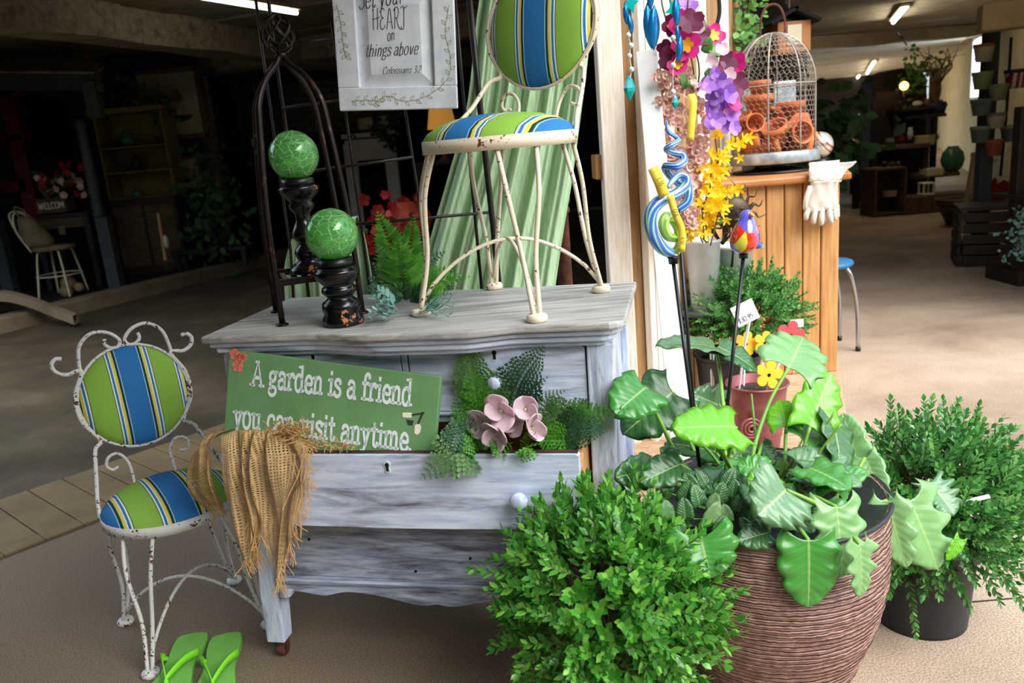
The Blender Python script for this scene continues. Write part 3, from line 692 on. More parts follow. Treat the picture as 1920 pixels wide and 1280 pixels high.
# ================================================================== STROKE LETTERS
GL={
'a':(.60,[[(.12,.52),(.18,.63),(.32,.65),(.44,.57),(.46,.42),(.46,.1),(.50,.01),(.58,.03)],[(.46,.40),(.26,.37),(.10,.27),(.09,.10),(.22,.01),(.36,.06),(.46,.20)]],[]),
'c':(.56,[[(.48,.50),(.42,.62),(.28,.65),(.13,.56),(.08,.33),(.14,.08),(.30,.0),(.44,.05),(.52,.16)]],[]),
'd':(.64,[[(.45,.50),(.36,.63),(.22,.64),(.10,.52),(.07,.32),(.11,.1),(.22,.0),(.36,.03),(.45,.16)],[(.47,1.0),(.47,.0)]],[(.38,1.0,.10),(.53,.0,.09)]),
'e':(.56,[[(.09,.34),(.47,.34),(.45,.54),(.30,.65),(.15,.57),(.08,.33),(.14,.08),(.30,.0),(.44,.04),(.51,.15)]],[]),
'f':(.42,[[(.46,.86),(.43,.97),(.32,1.0),(.22,.92),(.19,.75),(.19,.0)],[(.05,.64),(.40,.64)]],[(.20,.0,.15)]),
'g':(.58,[[(.26,.65),(.10,.57),(.09,.38),(.24,.27),(.40,.36),(.42,.55),(.26,.65)],[(.17,.28),(.09,.18),(.18,.07),(.42,.03),(.50,-.09),(.42,-.24),(.22,-.29),(.06,-.20),(.08,-.06),(.2,.05)],[(.40,.58),(.46,.65),(.56,.64)]],[]),
'h':(.64,[[(.14,1.0),(.14,0)],[(.14,.45),(.26,.61),(.40,.63),(.48,.5),(.48,0)]],[(.10,1.0,.08),(.15,0,.12),(.49,0,.12)]),
'i':(.34,[[(.17,.63),(.17,.0)],[(.162,.84),(.176,.92)]],[(.12,.63,.10),(.17,.0,.14)]),
'l':(.32,[[(.16,1.0),(.16,0)]],[(.10,1.0,.08),(.16,0,.13)]),
'm':(.98,[[(.15,.63),(.15,0)],[(.15,.45),(.26,.61),(.38,.63),(.47,.5),(.47,0)],[(.47,.45),(.58,.61),(.70,.63),(.79,.5),(.79,0)]],[(.09,.63,.08),(.16,0,.12),(.47,0,.11),(.80,0,.12)]),
'n':(.66,[[(.15,.63),(.15,0)],[(.15,.45),(.27,.61),(.40,.63),(.49,.5),(.49,0)]],[(.09,.63,.08),(.16,0,.12),(.50,0,.12)]),
'o':(.60,[[(.29,.65),(.13,.57),(.07,.33),(.13,.08),(.29,.0),(.45,.08),(.51,.33),(.45,.57),(.29,.65)]],[]),
'r':(.52,[[(.16,.63),(.16,0)],[(.16,.40),(.24,.57),(.36,.65),(.46,.60),(.44,.52)]],[(.10,.63,.08),(.17,0,.14)]),
's':(.50,[[(.42,.50),(.38,.62),(.24,.65),(.11,.57),(.12,.44),(.26,.35),(.41,.26),(.43,.10),(.30,.0),(.14,.02),(.07,.15)]],[]),
't':(.44,[[(.20,.88),(.20,.14),(.27,.01),(.38,.03),(.42,.14)],[(.05,.63),(.38,.63)]],[]),
'u':(.66,[[(.15,.63),(.15,.16),(.22,.02),(.36,.02),(.48,.18)],[(.48,.63),(.48,.08),(.58,.0)]],[(.11,.63,.09),(.44,.63,.09)]),
'v':(.60,[[(.12,.63),(.30,.0),(.48,.63)]],[(.12,.63,.12),(.48,.63,.12)]),
'y':(.60,[[(.12,.63),(.31,.02)],[(.49,.63),(.31,.02),(.20,-.24),(.07,-.25)]],[(.12,.63,.12),(.49,.63,.12)]),
'b':(.62,[[(.14,1.0),(.14,.04),(.30,.0),(.46,.1),(.50,.34),(.42,.58),(.28,.64),(.14,.46)]],[(.09,1,.08)]),
'A':(.86,[[(.12,0),(.43,1.0),(.74,0)],[(.24,.34),(.62,.34)]],[(.12,0,.14),(.74,0,.15),(.40,1,.09)]),
'S':(.6,[[(.50,.80),(.42,.96),(.26,1.0),(.11,.90),(.10,.70),(.28,.55),(.48,.42),(.52,.2),(.38,.02),(.18,.0),(.06,.18)]],[]),
'H':(.8,[[(.15,1.02),(.13,0)],[(.62,1.02),(.60,0)],[(.0,.50),(.82,.58)],[(.15,1.02),(.04,.9)]],[]),
'E':(.66,[[(.55,.92),(.38,1.0),(.18,.9),(.22,.62),(.42,.54),(.18,.46),(.08,.2),(.24,.0),(.5,.06),(.6,.2)]],[]),
'R':(.74,[[(.15,1),(.13,0)],[(.0,.85),(.2,1.02),(.48,.98),(.54,.74),(.4,.54),(.16,.50)],[(.3,.52),(.52,.1),(.74,-.06)]],[]),
'T':(.7,[[(.0,.94),(.2,1.04),(.5,.96),(.76,1.06)],[(.38,1),(.36,.1),(.24,-.06),(.06,.0),(.1,.1)]],[]),
'C':(.66,[[(.58,.82),(.48,.98),(.3,1.0),(.1,.8),(.06,.45),(.16,.1),(.36,.0),(.58,.12)],[(.58,.82),(.52,.74)]],[]),
'3':(.54,[[(.08,.84),(.2,.98),(.40,.94),(.44,.74),(.24,.56),(.46,.42),(.48,.16),(.28,.0),(.06,.12)]],[]),
'2':(.56,[[(.08,.8),(.2,.98),(.42,.94),(.46,.7),(.26,.36),(.06,.02),(.52,.02)]],[]),
':':(.26,[[(.11,.06),(.13,.18)],[(.11,.46),(.13,.58)]],[]),
'.':(.26,[[(.10,.0),(.115,.08)]],[]),
'0':(.56,[[(.28,1),(.1,.8),(.07,.4),(.2,.02),(.4,.06),(.5,.5),(.42,.9),(.28,1)]],[]),
'9':(.54,[[(.44,.7),(.3,.5),(.12,.6),(.12,.86),(.3,1),(.44,.86),(.44,.6),(.38,0)]],[]),
'5':(.54,[[(.46,1),(.14,.98),(.12,.6),(.34,.64),(.48,.4),(.36,.04),(.08,.06)]],[]),
'$':(.54,[[(.44,.8),(.3,.92),(.1,.8),(.14,.56),(.4,.44),(.44,.2),(.26,.06),(.06,.18)],[(.27,1.05),(.27,-.06)]],[]),
'G':(.7,[[(.56,.84),(.36,1),(.12,.8),(.08,.3),(.3,.0),(.56,.1),(.58,.45),(.36,.45)]],[]),
'K':(.66,[[(.14,1),(.14,0)],[(.54,1),(.16,.45),(.56,0)]],[]),
'4':(.54,[[(.36,0),(.36,1),(.06,.34),(.5,.34)]],[]),
'W':(.9,[[(.06,1),(.24,0),(.42,.8),(.6,0),(.8,1)]],[]),'L':(.55,[[(.14,1),(.14,0),(.5,0)]],[]),'O':(.7,[[(.34,1),(.1,.8),(.08,.3),(.34,0),(.6,.3),(.58,.8),(.34,1)]],[]),'M':(.85,[[(.12,0),(.14,1),(.42,.3),(.7,1),(.72,0)]],[]),
}
STRAIGHT=set('AvyHiltKWLM4')
def text_len(s_,track=0):return sum((.34 if c==' ' else GL[c][0]+track) for c in s_)
def lettering(name,s_,o,X,Y,size,mat,parent,wd=.13,slab=True,slant=0.,track=0.,curve=0.,lift=.0012,thin=1.0):
    """o: baseline start, X,Y unit vectors on the board, size: cap height"""
    N=X.cross(Y).normalized();x0=0;b=MB()
    def W(x,y):x+=slant*y;return o+X*((x0+x)*size)+Y*(y*size)+N*lift
    for c in s_:
        if c==' ':x0+=.34;continue
        wdt,strokes,ser=GL[c]
        for st in strokes:
            pts=[V((p[0],p[1],0)) for p in st]
            if len(pts)>2 and not(c in 'AvyKWLM4' and slab):pts=cat_rom(pts,5)
            vs=[];n=len(pts)
            for i,p in enumerate(pts):
                d=(pts[min(i+1,n-1)]-pts[max(i-1,0)]);d=d.normalized() if d.length>0 else V((1,0,0));q=V((-d.y,d.x,0))
                hw=wd/2*(thin+(1-thin)*abs(d.y))
                ex=d*(-(hw*.6) if i==0 else (hw*.6) if i==n-1 else 0) if slab else V((0,0,0))
                p=p+ex;vs+=[W(p.x+q.x*hw,p.y+q.y*hw),W(p.x-q.x*hw,p.y-q.y*hw)]
            b.add(vs,[(2*i+1,2*i+3,2*i+2,2*i) for i in range(n-1)])
        if slab:
            for (sx_,sy_,hl) in ser:
                h=wd*.36;yy=sy_-(h if sy_>.3 else -h)*.6
                b.add([W(sx_-hl-wd*.35,yy-h),W(sx_+hl+wd*.35,yy-h),W(sx_+hl+wd*.35,yy+h),W(sx_-hl-wd*.35,yy+h)],[(0,1,2,3)])
        x0+=wdt+track
    return b.build(name,mat,parent)
# ================================================================== IRON OBELISK WITH FINIAL, TRELLIS
ob=thing('iron_obelisk','dark iron four-legged obelisk with a caged ball finial on the dresser top','plant stand',L(.2,.23,H))
fe=[(.169,.095),(.063,.264),(.338,.201),(.232,.37)]
apex=L(.2,.235,1.560);ctr=V((apex.x,apex.y,0))
for (u,v) in fe:
    f_=L(u,v,0);rad_=(f_-ctr);
    pts=[f_+V((0,0,H+.004)),f_-rad_*.03+V((0,0,H+.25)),f_-rad_*.20+V((0,0,H+.475)),f_-rad_*.30+V((0,0,1.455)),f_-rad_*.55+V((0,0,1.505)),f_-rad_*.82+V((0,0,1.535)),ctr+rad_*.04+V((0,0,1.556))]
    b=MB();cp=cat_rom(pts,6)
    b.tube(cp,.0085,6,True,.75);lg=b.build('leg',M['bronze'],ob,True)
    b=MB();b.lathe([(0,0),(.015,0),(.015,.004),(.008,.007),(0,.007)],14,f_+V((0,0,H)));b.build('foot',M['bronze'],lg,True)
b=MB();b.sphere(apex+V((0,0,-.002)),.013,12,8);b.build('collar',M['bronze'],ob,True)
fc=apex+V((0,0,.046));
for k in range(6):
    pts=[]
    for i in range(15):
        t=PI*i/14;a=2*PI*k/6+t*.9;pts.append(fc+V((cos(a)*.038*sin(t),sin(a)*.038*sin(t),-.042*cos(t))))
    b=MB();b.tube(pts,.0062,6,True,.35);b.build('finial_strand',M['bronze'],ob,True)
sh=H+.105
cs=[L(u,v,sh)+(ctr-L(u,v,0))*.04 for u,v in (fe[0],fe[2],fe[3],fe[1])]
for i in range(4):
    b=MB();b.bar(cs[i],cs[(i+1)%4],.014,.016);b.build('shelf_rail',M['bronze'],ob)
for k in range(1,8):
    b=MB();b.bar(cs[0].lerp(cs[1],k/8),cs[3].lerp(cs[2],k/8),.012,.004);b.build('shelf_slat',M['bronze'],ob)
b=MB();p=V(L(fe[2][0],fe[2][1],H+.11));b.tube([p+V((0,0,-.012))+(ctr-L(*fe[2],0))*.04,p+V((0,0,.012))+(ctr-L(*fe[2],0))*.05],.0105,10);b.build('paper_tag',M['tagwhite'],ob)
# trellis behind
TY_=2.42
tr=thing('iron_trellis','tall black iron trellis of upright rods and cross rods behind the dresser top','trellis',P(700,560,TY_))
def rodp(pts,r,mat=M['blackiron'],name='upright'):
    b=MB();b.tube(pts,r,8);return b.build(name,mat,tr,True)
rodp([P(474,-40,TY_),P(500,150,TY_),P(545,470,TY_),P(552,590,TY_)],.0045)
rodp([P(499,-40,TY_),P(508,40,TY_),P(545,300,TY_),P(585,600,TY_)],.0055)
rodp([P(622,40,TY_),P(648,210,TY_),P(700,590,TY_)],.0045)
rodp([P(752,150,TY_),P(765,240,TY_),P(800,470,TY_),P(815,580,TY_)],.0045)
rodp([P(850,-40,TY_),P(868,170,TY_),P(892,420,TY_),P(905,560,TY_)],.005)
rodp([P(876,-40,TY_),P(900,200,TY_),P(925,430,TY_),P(938,560,TY_)],.009)
for (x0,y0,x1,y1) in ((505,86,628,72),(530,203,640,187),(575,322,775,294),(560,430,916,398)):
    rodp([P(x0,y0,TY_-.012),P(x1,y1,TY_-.012)],.0045,M['blackiron'],'cross_rod')
# ================================================================== GAZING BALLS ON TURNED HOLDERS
def holder(name,label,c,prof,capr,caph,ballr,blabel,group):
    h=thing(name,label,'candle holder',c,group)
    b=MB();b.lathe(prof,36,c);b.build('turned_body',M['blackpaint'],h,True)
    top=c[2]+prof[-1][1];g=thing('glass_globe',blabel,'glass globe',(c[0],c[1],top),'green crackle globes')
    b=MB();b.lathe([(0,0),(capr,0),(capr,caph),(capr*.9,caph),(0,caph)],32,(c[0],c[1],top));b.build('collar',M['blackcap'],g,True)
    # globe with an open lipped top
    gz=top+caph+ballr*.90;pr=[]
    for i in range(25):
        a=-PI/2+.35+(PI-.35-.12)*i/24;pr.append((ballr*cos(a),ballr*sin(a)))
    pr+=[(ballr*.16,ballr*1.0),(.001,ballr*.985)]
    b=MB();b.lathe(pr,48,(c[0],c[1],gz));
    inn=[(r_*.955,z_*.955) for r_,z_ in pr][::-1]
    b.lathe(inn,48,(c[0],c[1],gz));b.build('globe',M['greenglass'],g,True)
    return h
c2=G(645,607,H);k=.0
holder('candle_holder','short chipped black turned candle holder at the front edge of the dresser top',tuple(c2),
 [(0,0),(.048,0),(.050,.006),(.049,.018),(.043,.030),(.047,.042),(.044,.056),(.033,.063),(.030,.068),(.036,.074),(.043,.082),(.040,.092),(.034,.096),(.040,.102),(.052,.116),(.055,.128),(.053,.134),(.049,.136),(.049,.140),(0,.140)],
 .0415,.020,.062,'green crackle glass globe on the short black holder, the lower of the two','turned candle holders')
c1=L(.2,.225,sh+.006)
holder('candle_holder','taller chipped black turned candle holder on the obelisk shelf',tuple(c1),
 [(0,0),(.052,0),(.054,.006),(.050,.014),(.040,.022),(.026,.030),(.030,.040),(.034,.050),(.030,.062),(.020,.070),(.020,.078),(.034,.090),(.036,.102),(.026,.118),(.020,.132),(.020,.150),(.030,.162),(.034,.172),(.028,.180),(.036,.190),(.046,.198),(.050,.208),(.052,.214),(.046,.219),(0,.219)],
 .041,.018,.0615,'green crackle glass globe on the taller black holder, the upper of the two','turned candle holders')
# ================================================================== GREEN GARDEN SIGN
vs_=.002
q=[DF(430,655,.010),DF(827,706,-.012),DF(795,834,-.028),DF(402,815,-.030)]
gs=thing('garden_sign','green painted wooden sign lettered in white, leaning in the open drawer','sign',tuple((q[2]+q[3])/2))
sx=(q[1]-q[0]);sw=sx.length;sx=sx.normalized();syv=(q[0]-q[3]);shh=syv.length;syv=(syv-sx*syv.dot(sx)).normalized();sn=sx.cross(syv)
shh=(q[0]-q[3]).dot(syv);bl=q[0]-syv*shh
b=MB();b.box(bl+sx*sw/2+syv*(shh/2-.02)-sn*.008,(sw,.016,shh+.04),sx,-sn,syv);b.build('board',M['signgreen'],gs,bevel=.002)
def sp_(x,y):  # sign coordinates of a photographed point
    d=ray(x,y);o=V((0,0,EYE));t=(bl-o).dot(sn)/d.dot(sn);p=o+d*t-bl;return p.dot(sx),p.dot(syv)
a0=sp_(470,727);a1=sp_(768,765)
tl=text_len('A garden is a friend');tx=V((a1[0]-a0[0],a1[1]-a0[1],0));ang=math.atan2(tx.y,tx.x)
LX=sx*cos(ang)+syv*sin(ang);LY=-sx*sin(ang)+syv*cos(ang);LX=(LX).normalized()
size=tx.length/tl
def sgn_line(name,s_,x,y,ln_px):
    a=sp_(x,y);z=sp_(*ln_px);wid=V((z[0]-a[0],z[1]-a[1],0)).length
    # letters narrower or wider than their height: scale X separately
    sz=.060;k_=wid/(text_len(s_)*sz)
    b_=lettering(name,s_,bl+sx*a[0]+syv*a[1],LX*k_,LY,sz,M['letter'],gs,.155,True)
    return b_
sgn_line('lettering','A garden is a friend',470,722,(771,767))
sgn_line('lettering','you can visit anytime.',437,799,(774,838))
# printed corner blossoms and garden tools
def flat(polys,mat,name,lift=.0012,par=gs):
    b=MB()
    for poly in polys:
        b.add([bl+sx*x+syv*y+sn*lift for x,y in poly],[tuple(range(len(poly)))])
    return b.build(name,mat,par)
pet=[];lfs=[]
for (x,y,r) in ((441,664,.015),(452,671,.013),(446,686,.016),(458,668,.010)):
    c=sp_(x,y)
    for k in range(5):
        a=2*PI*k/5+.4;cx_,cy_=c[0]+cos(a)*r*.55,c[1]+sin(a)*r*.55
        pet.append([(cx_+cos(t)*r*.5,cy_+sin(t)*r*.42) for t in [2*PI*i/10 for i in range(10)]])
flat(pet,M['coral'],'blossom_print')
tool=[]
def tl_(pts):return [sp_(x,y) for x,y in pts]
flat([tl_([(755,773),(771,773),(775,777),(771,783),(755,782)]),tl_([(778,797),(786,791),(790,800),(788,810),(783,815),(777,812)])],M['printcream'],'tool_print',.0012)
flat([tl_([(772,776),(796,772),(796,775),(772,779)]),tl_([(792,772),(796,772),(786,795),(782,794)]),tl_([(762,786),(776,788),(774,797),(766,796)])],M['printdark'],'tool_print',.0016)
# ================================================================== FRAMED SCRIPTURE PANEL
Yp=2.375
fq=[P(622,-60,Yp),P(848,-60,Yp-.01),P(858,203,Yp-.02),P(637,208,Yp)]
sp=thing('framed_verse','white distressed framed panel with script lettering, hung above the dresser on the trellis','picture',tuple((fq[2]+fq[3])/2))
fx=(fq[2]-fq[3]);fw=fx.length;fx.normalize();fy=(fq[0]-fq[3]);fh=fy.length;fy=(fy-fx*fy.dot(fx)).normalized();fn=fx.cross(fy);fo=fq[3]
def fp(x,y):
    d=ray(x,y);o=V((0,0,EYE));t=(fo-o).dot(fn)/d.dot(fn);p=o+d*t-fo;return p.dot(fx),p.dot(fy)
def fbox(x0,x1,y0,y1,z0,z1,name,mat,par=sp,bev=.003):
    b=MB();b.box(fo+fx*(x0+x1)/2+fy*(y0+y1)/2+fn*(z0+z1)/2,(x1-x0,z1-z0,y1-y0),fx,-fn,fy);return b.build(name,mat,par,bevel=bev)
fr=.062
fbox(0,fw,0,fr,-.02,.002,'frame_rail',M['signwhite']);fbox(0,fr,fr,fh,-.02,.002,'frame_stile',M['signwhite']);fbox(fw-fr,fw,fr,fh,-.02,.002,'frame_stile',M['signwhite']);fbox(fr,fw-fr,fh-fr,fh,-.02,.002,'frame_rail',M['signwhite'])
# bevelled slope to a raised field
b=MB();i0,i1,j0,j1=fr,fw-fr,fr,fh-fr;bw=.034
o_=[(i0,j0),(i1,j0),(i1,j1),(i0,j1)];n_=[(i0+bw,j0+bw),(i1-bw,j0+bw),(i1-bw,j1-bw),(i0+bw,j1-bw)]
b.grid([[fo+fx*x+fy*y-fn*.016 for x,y in o_],[fo+fx*x+fy*y-fn*.002 for x,y in n_]],closed=True);b.build('panel_bevel',M['signwhite'],sp)
b=MB();b.add([fo+fx*x+fy*y-fn*.002 for x,y in n_],[(0,1,2,3)]);b.build('panel_field',M['signwhite'],sp)
def scr(s_,x0,y0,x1,y1,sz,wd=.055,mat=M['ink'],slant=.38,track=.0):
    a=fp(x0,y0);z=fp(x1,y1);d=V((z[0]-a[0],z[1]-a[1],0));wl=d.length;an=math.atan2(d.y,d.x)
    X=fx*cos(an)+fy*sin(an);Y=-fx*sin(an)+fy*cos(an);k_=wl/((text_len(s_,track)+slant*.6)*sz)
    lettering('lettering',s_,fo+fx*a[0]+fy*a[1]-fn*.002,X*k_,Y,sz,mat,sp,wd,False,slant,track,thin=.35)
scr('Set your',672,18,762,5,.050,.085)
scr('HEART',698,56,765,52,.054,.07,slant=.15,track=.02)
scr('on',726,77,743,74,.030,.10)
scr('things above',684,107,787,101,.034,.09)
scr('Colossians 3:2',717,139,791,136,.019,.10,M['ink'])
# vine sprays printed on the frame
b=MB();rr=random.Random(3)
def vine(pts,nl):
    pp=cat_rom([V((fp(x,y)[0],fp(x,y)[1],0)) for x,y in pts],8)
    for i in range(len(pp)-1):
        d=(pp[i+1]-pp[i]).normalized();q=V((-d.y,d.x,0))*.0007
        b.add([fo+fx*p.x+fy*p.y+fn*.0028 for p in (pp[i]+q,pp[i]-q,pp[i+1]-q,pp[i+1]+q)],[(0,1,2,3)])
        if i%2==0:
            s=1 if (i//2)%2 else -1;a=math.atan2(d.y,d.x)+s*.8;l=.018;w_=.0042
            e=pp[i]+V((cos(a)*l,sin(a)*l,0));m_=pp[i]+V((cos(a)*l*.5,sin(a)*l*.5,0));nn=V((-sin(a),cos(a),0))*w_
            ring=[pp[i],m_-nn,e,m_+nn]
            for k in range(4):
                u0,u1=ring[k],ring[(k+1)%4];dd=(u1-u0).normalized();qq=V((-dd.y,dd.x,0))*.0006
                b.add([fo+fx*p.x+fy*p.y+fn*.0028 for p in (u0+qq,u0-qq,u1-qq,u1+qq)],[(0,1,2,3)])
vine([(700,196),(725,180),(760,190),(800,180),(838,150),(845,110),(835,60),(842,10)],10);vine([(660,190),(690,188),(720,192)],4);vine([(632,10),(640,50),(645,90),(650,110)],4)
b.build('vine_print',M['vineprint'],sp,kind='stuff')
# ================================================================== CURTAIN AND GREEN CLOTH
def cloth(name,left,right,Y,npl,amp,mat,label,cat,nv=40,nu=90,seed=1,taper=0):
    l=cat_rom([P(x,y,Y) for x,y in left],8);r=cat_rom([P(x,y,Y) for x,y in right],8)
    def at(c,t):
        f=t*(len(c)-1);i=min(int(f),len(c)-2);return c[i].lerp(c[i+1],f-i)
    rows=[];rr=random.Random(seed);ph=[rr.uniform(0,6) for _ in range(4)]
    for j in range(nv+1):
        t=j/nv;a=at(l,t);e=at(r,t);row=[]
        for i in range(nu+1):
            u=i/nu;p=a.lerp(e,u)
            d=amp*(sin(2*PI*npl*u+ph[0]+.5*sin(3*t+ph[1]))+.5*sin(2*PI*npl*2.3*u+ph[2]+t)+.25*sin(2*PI*npl*5.1*u+ph[3]))
            row.append(p+V((0,d,0)))
        rows.append(row)
    b=MB();b.grid(rows);o=b.build(name,mat,None,True,solid=.002);return tag(o,label,cat)
cloth('curtain',[(905,-40),(893,40),(875,200),(840,330),(800,470),(775,580)],[(1128,-40),(1112,40),(1095,180),(1075,330),(1055,450),(1036,580)],2.62,5,.022,M['curtain'],'sage green crinkled curtain gathered behind the dresser chair','curtain')
cloth('draped_cloth',[(562,418),(548,450),(536,500),(538,570)],[(674,405),(688,460),(700,530),(706,585)],2.445,3,.014,M['curtain'],'small sage green cloth bunched behind the obelisk','cloth',30,50,5)
# rusted iron post with ball top in the dark behind the curtain
c=P(1063,560,2.75);b=thing('iron_bollard','rusty iron post with a ball top behind the dresser, right of the curtain','post',(c.x,c.y,0))
ty=P(1072,388,2.75).z
q_=MB();q_.lathe([(.03,0),(.028,.02),(.024,.03),(.024,ty-.02),(.03,ty-.015),(.03,ty),(.016,ty+.006)],20,(c.x,c.y,0));q_.build('shaft',M['rust'],b,True)
q_=MB();q_.sphere((c.x+.004,c.y,ty+.03),.03,18,12);q_.build('ball',M['rust'],b,True)
# ================================================================== BURLAP
def burlapm():
    m,t,bs=nodes('burlap_weave');bs.inputs['Roughness'].default_value=.95;bs.inputs['Specular IOR Level'].default_value=.1
    uvn=t.nodes.new('ShaderNodeUVMap');sx_=t.nodes.new('ShaderNodeSeparateXYZ')
    nz=t.nodes.new('ShaderNodeTexNoise');nz.inputs['Scale'].default_value=18;t.links.new(uvn.outputs[0],nz.inputs['Vector'])
    sc=t.nodes.new('ShaderNodeVectorMath');sc.operation='SCALE';sc.inputs[3].default_value=.010;t.links.new(nz.outputs['Color'],sc.inputs[0])
    ad=t.nodes.new('ShaderNodeVectorMath');ad.operation='ADD';t.links.new(uvn.outputs[0],ad.inputs[0]);t.links.new(sc.outputs[0],ad.inputs[1]);t.links.new(ad.outputs[0],sx_.inputs[0])
    def mth(op,x,y=None):
        q=t.nodes.new('ShaderNodeMath');q.operation=op
        for i,z in enumerate((x,y)):
            if z is None:continue
            if isinstance(z,(int,float)):q.inputs[i].default_value=z
            else:t.links.new(z,q.inputs[i])
        return q.outputs[0]
    fa=mth('ABSOLUTE',mth('SUBTRACT',mth('FRACT',mth('MULTIPLY',sx_.outputs[0],132)),.5));fb=mth('ABSOLUTE',mth('SUBTRACT',mth('FRACT',mth('MULTIPLY',sx_.outputs[1],132)),.5))
    mn=mth('MINIMUM',fa,fb);hole=mth('GREATER_THAN',mn,.27)
    n=noise(t,mk_coord(t),12,4);n2=noise(t,mk_coord(t),90,3)
    t.links.new(mix(t,ramp(t,n2,[(.3,(0,0,0)),(.7,(.6,.6,.6))]),ramp(t,n,[(.35,'#a4804f'),(.65,'#c29c68')]),'#dcbc8a'),bs.inputs['Base Color']);bump(t,bs,mn,-.8,.003)
    tr_=t.nodes.new('ShaderNodeBsdfTransparent');mx=t.nodes.new('ShaderNodeMixShader');t.links.new(hole,mx.inputs[0]);t.links.new(bs.outputs[0],mx.inputs[1]);t.links.new(tr_.outputs[0],mx.inputs[2])
    t.links.new(mx.outputs[0],t.nodes['Material Output'].inputs[0]);return m
M['burlap']=burlapm()
bur=thing('burlap_cloth','frayed tan burlap cloth draped over the left end of the open drawer','cloth',L(.05,ov,.45))
vf=ov-.012
def drape(cols,name,nu=70,nv=44,amp=.009,fr=5,seed=2):
    """cols: list of (list of (px,py,v)) from the drawer's edge to the hem"""
    C=[[DF(x,y,v) for x,y,v in c] for c in cols]
    C=[cat_rom(c,8) for c in C]
    def at(c,t):
        f=t*(len(c)-1);i=min(int(f),len(c)-2);return c[i].lerp(c[i+1],f-i)
    rows=[];ul=sum((at(C[i],.5)-at(C[i+1],.5)).length for i in range(len(C)-1))*1.25
    for j in range(nv+1):
        t=j/nv;ln=cat_rom([at(c,t) for c in C],8);row=[]
        for i in range(nu+1):
            u=i/nu;uu=u+.06*sin(2*PI*u*1.3+2.2*t+seed)+.02*sin(9*t+7*u);p=at(ln,u);d=amp*(.35+.65*min(1,t*2))*(sin(2*PI*fr*uu+1.6*sin(3*t))+.55*sin(2*PI*fr*.47*uu+1+2.5*t)+.3*sin(2*PI*fr*2.3*uu+2+5*t));row.append(p-DD*d+WD*(.006*sin(7*t+5*u)))
        rows.append(row)
    vl=sum((at(C[len(C)//2],k/10)-at(C[len(C)//2],(k+1)/10)).length for k in range(10))
    b=MB();b.grid(rows,lambda v_,u_:(u_*ul,v_*vl));b.build(name,M['burlap'],bur,True);return rows
r1=drape([[(420,818,ov+.08),(414,818,ov),(425,880,vf-.012),(436,950,vf-.02),(446,1048,vf-.02)],
 [(448,812,ov+.06),(440,812,ov-.004),(452,880,vf-.03),(468,960,vf-.03),(474,1042,vf-.02)],
 [(480,808,ov+.05),(474,812,ov-.008),(478,880,vf-.02),(482,940,vf-.03),(486,985,vf-.02)],
 [(508,808,ov+.05),(508,812,ov-.008),(510,880,vf-.04),(516,980,vf-.02),(522,1082,vf-.012)],
 [(540,810,ov+.05),(545,816,ov-.006),(548,880,vf-.03),(540,940,vf-.015),(534,1060,vf-.008)],
 [(565,815,ov+.05),(574,832,ov-.004),(576,890,vf-.02),(566,920,vf-.01),(556,985,vf-.006)]],'cloth_front',90,60,.013,4.5)
r2=drape([[(470,806,ov+.10),(452,800,ov+.05),(410,812,ov+.02),(402,850,ov-.004),(400,900,ov-.004),(412,955,ov+.02)],
 [(470,804,ov+.13),(440,802,ov+.09),(385,822,ov+.05),(372,860,ov+.02),(376,910,ov+.02),(408,955,ov+.05)],
 [(470,804,ov+.17),(430,806,ov+.13),(370,842,ov+.10),(352,880,ov+.08),(358,920,ov+.08),(396,955,ov+.09)]],'cloth_side',50,44,.010,2.2,4)
# frayed threads
b=MB();rr=random.Random(8)
def thread(p,d,l,wv=.35,r=.0009):
    pts=[p]
    for k in range(4):
        d=(d+V((rr.uniform(-wv,wv),rr.uniform(-wv,wv)*.5,rr.uniform(-wv,wv)))).normalized();pts.append(pts[-1]+d*l/4)
    b.tube(pts,r,3,False)
for i in range(0,len(r1[-1])):
    for k in range(2):thread(r1[-1][i],V((rr.uniform(-.3,.3),-.1,-1)),rr.uniform(.015,.05))
for j in range(6,len(r1),1):thread(r1[j][-1],V((.8,-.2,-.7)),rr.uniform(.01,.04))
for i in range(0,len(r2[-1]),2):thread(r2[-1][i],V((.3,-.1,-.8)),rr.uniform(.01,.025))
for k in range(170):
    p=DF(rr.gauss(545,22),rr.uniform(800,826),ov-.006+rr.uniform(-.02,.02));thread(p,V((rr.uniform(-.8,.8),rr.uniform(-.6,.1),rr.uniform(-.1,1))),rr.uniform(.015,.04),.7)
for k in range(70):
    p=DF(rr.uniform(575,660),rr.uniform(828,840),ov+.004);thread(p,V((rr.uniform(-1,1),-.2,rr.uniform(-.4,.7))),rr.uniform(.01,.03),.8)
for (x,y,ln) in ((575,835,.16),(560,900,.1),(470,960,.08),(560,940,.09),(548,850,.06)):
    for k in range(4):thread(DF(x+rr.uniform(-6,6),y,vf-.03),V((rr.uniform(-.3,.1),-.1,-1)),ln,.25,.0011)
b.build('fringe',M['jute'],bur,kind='stuff')
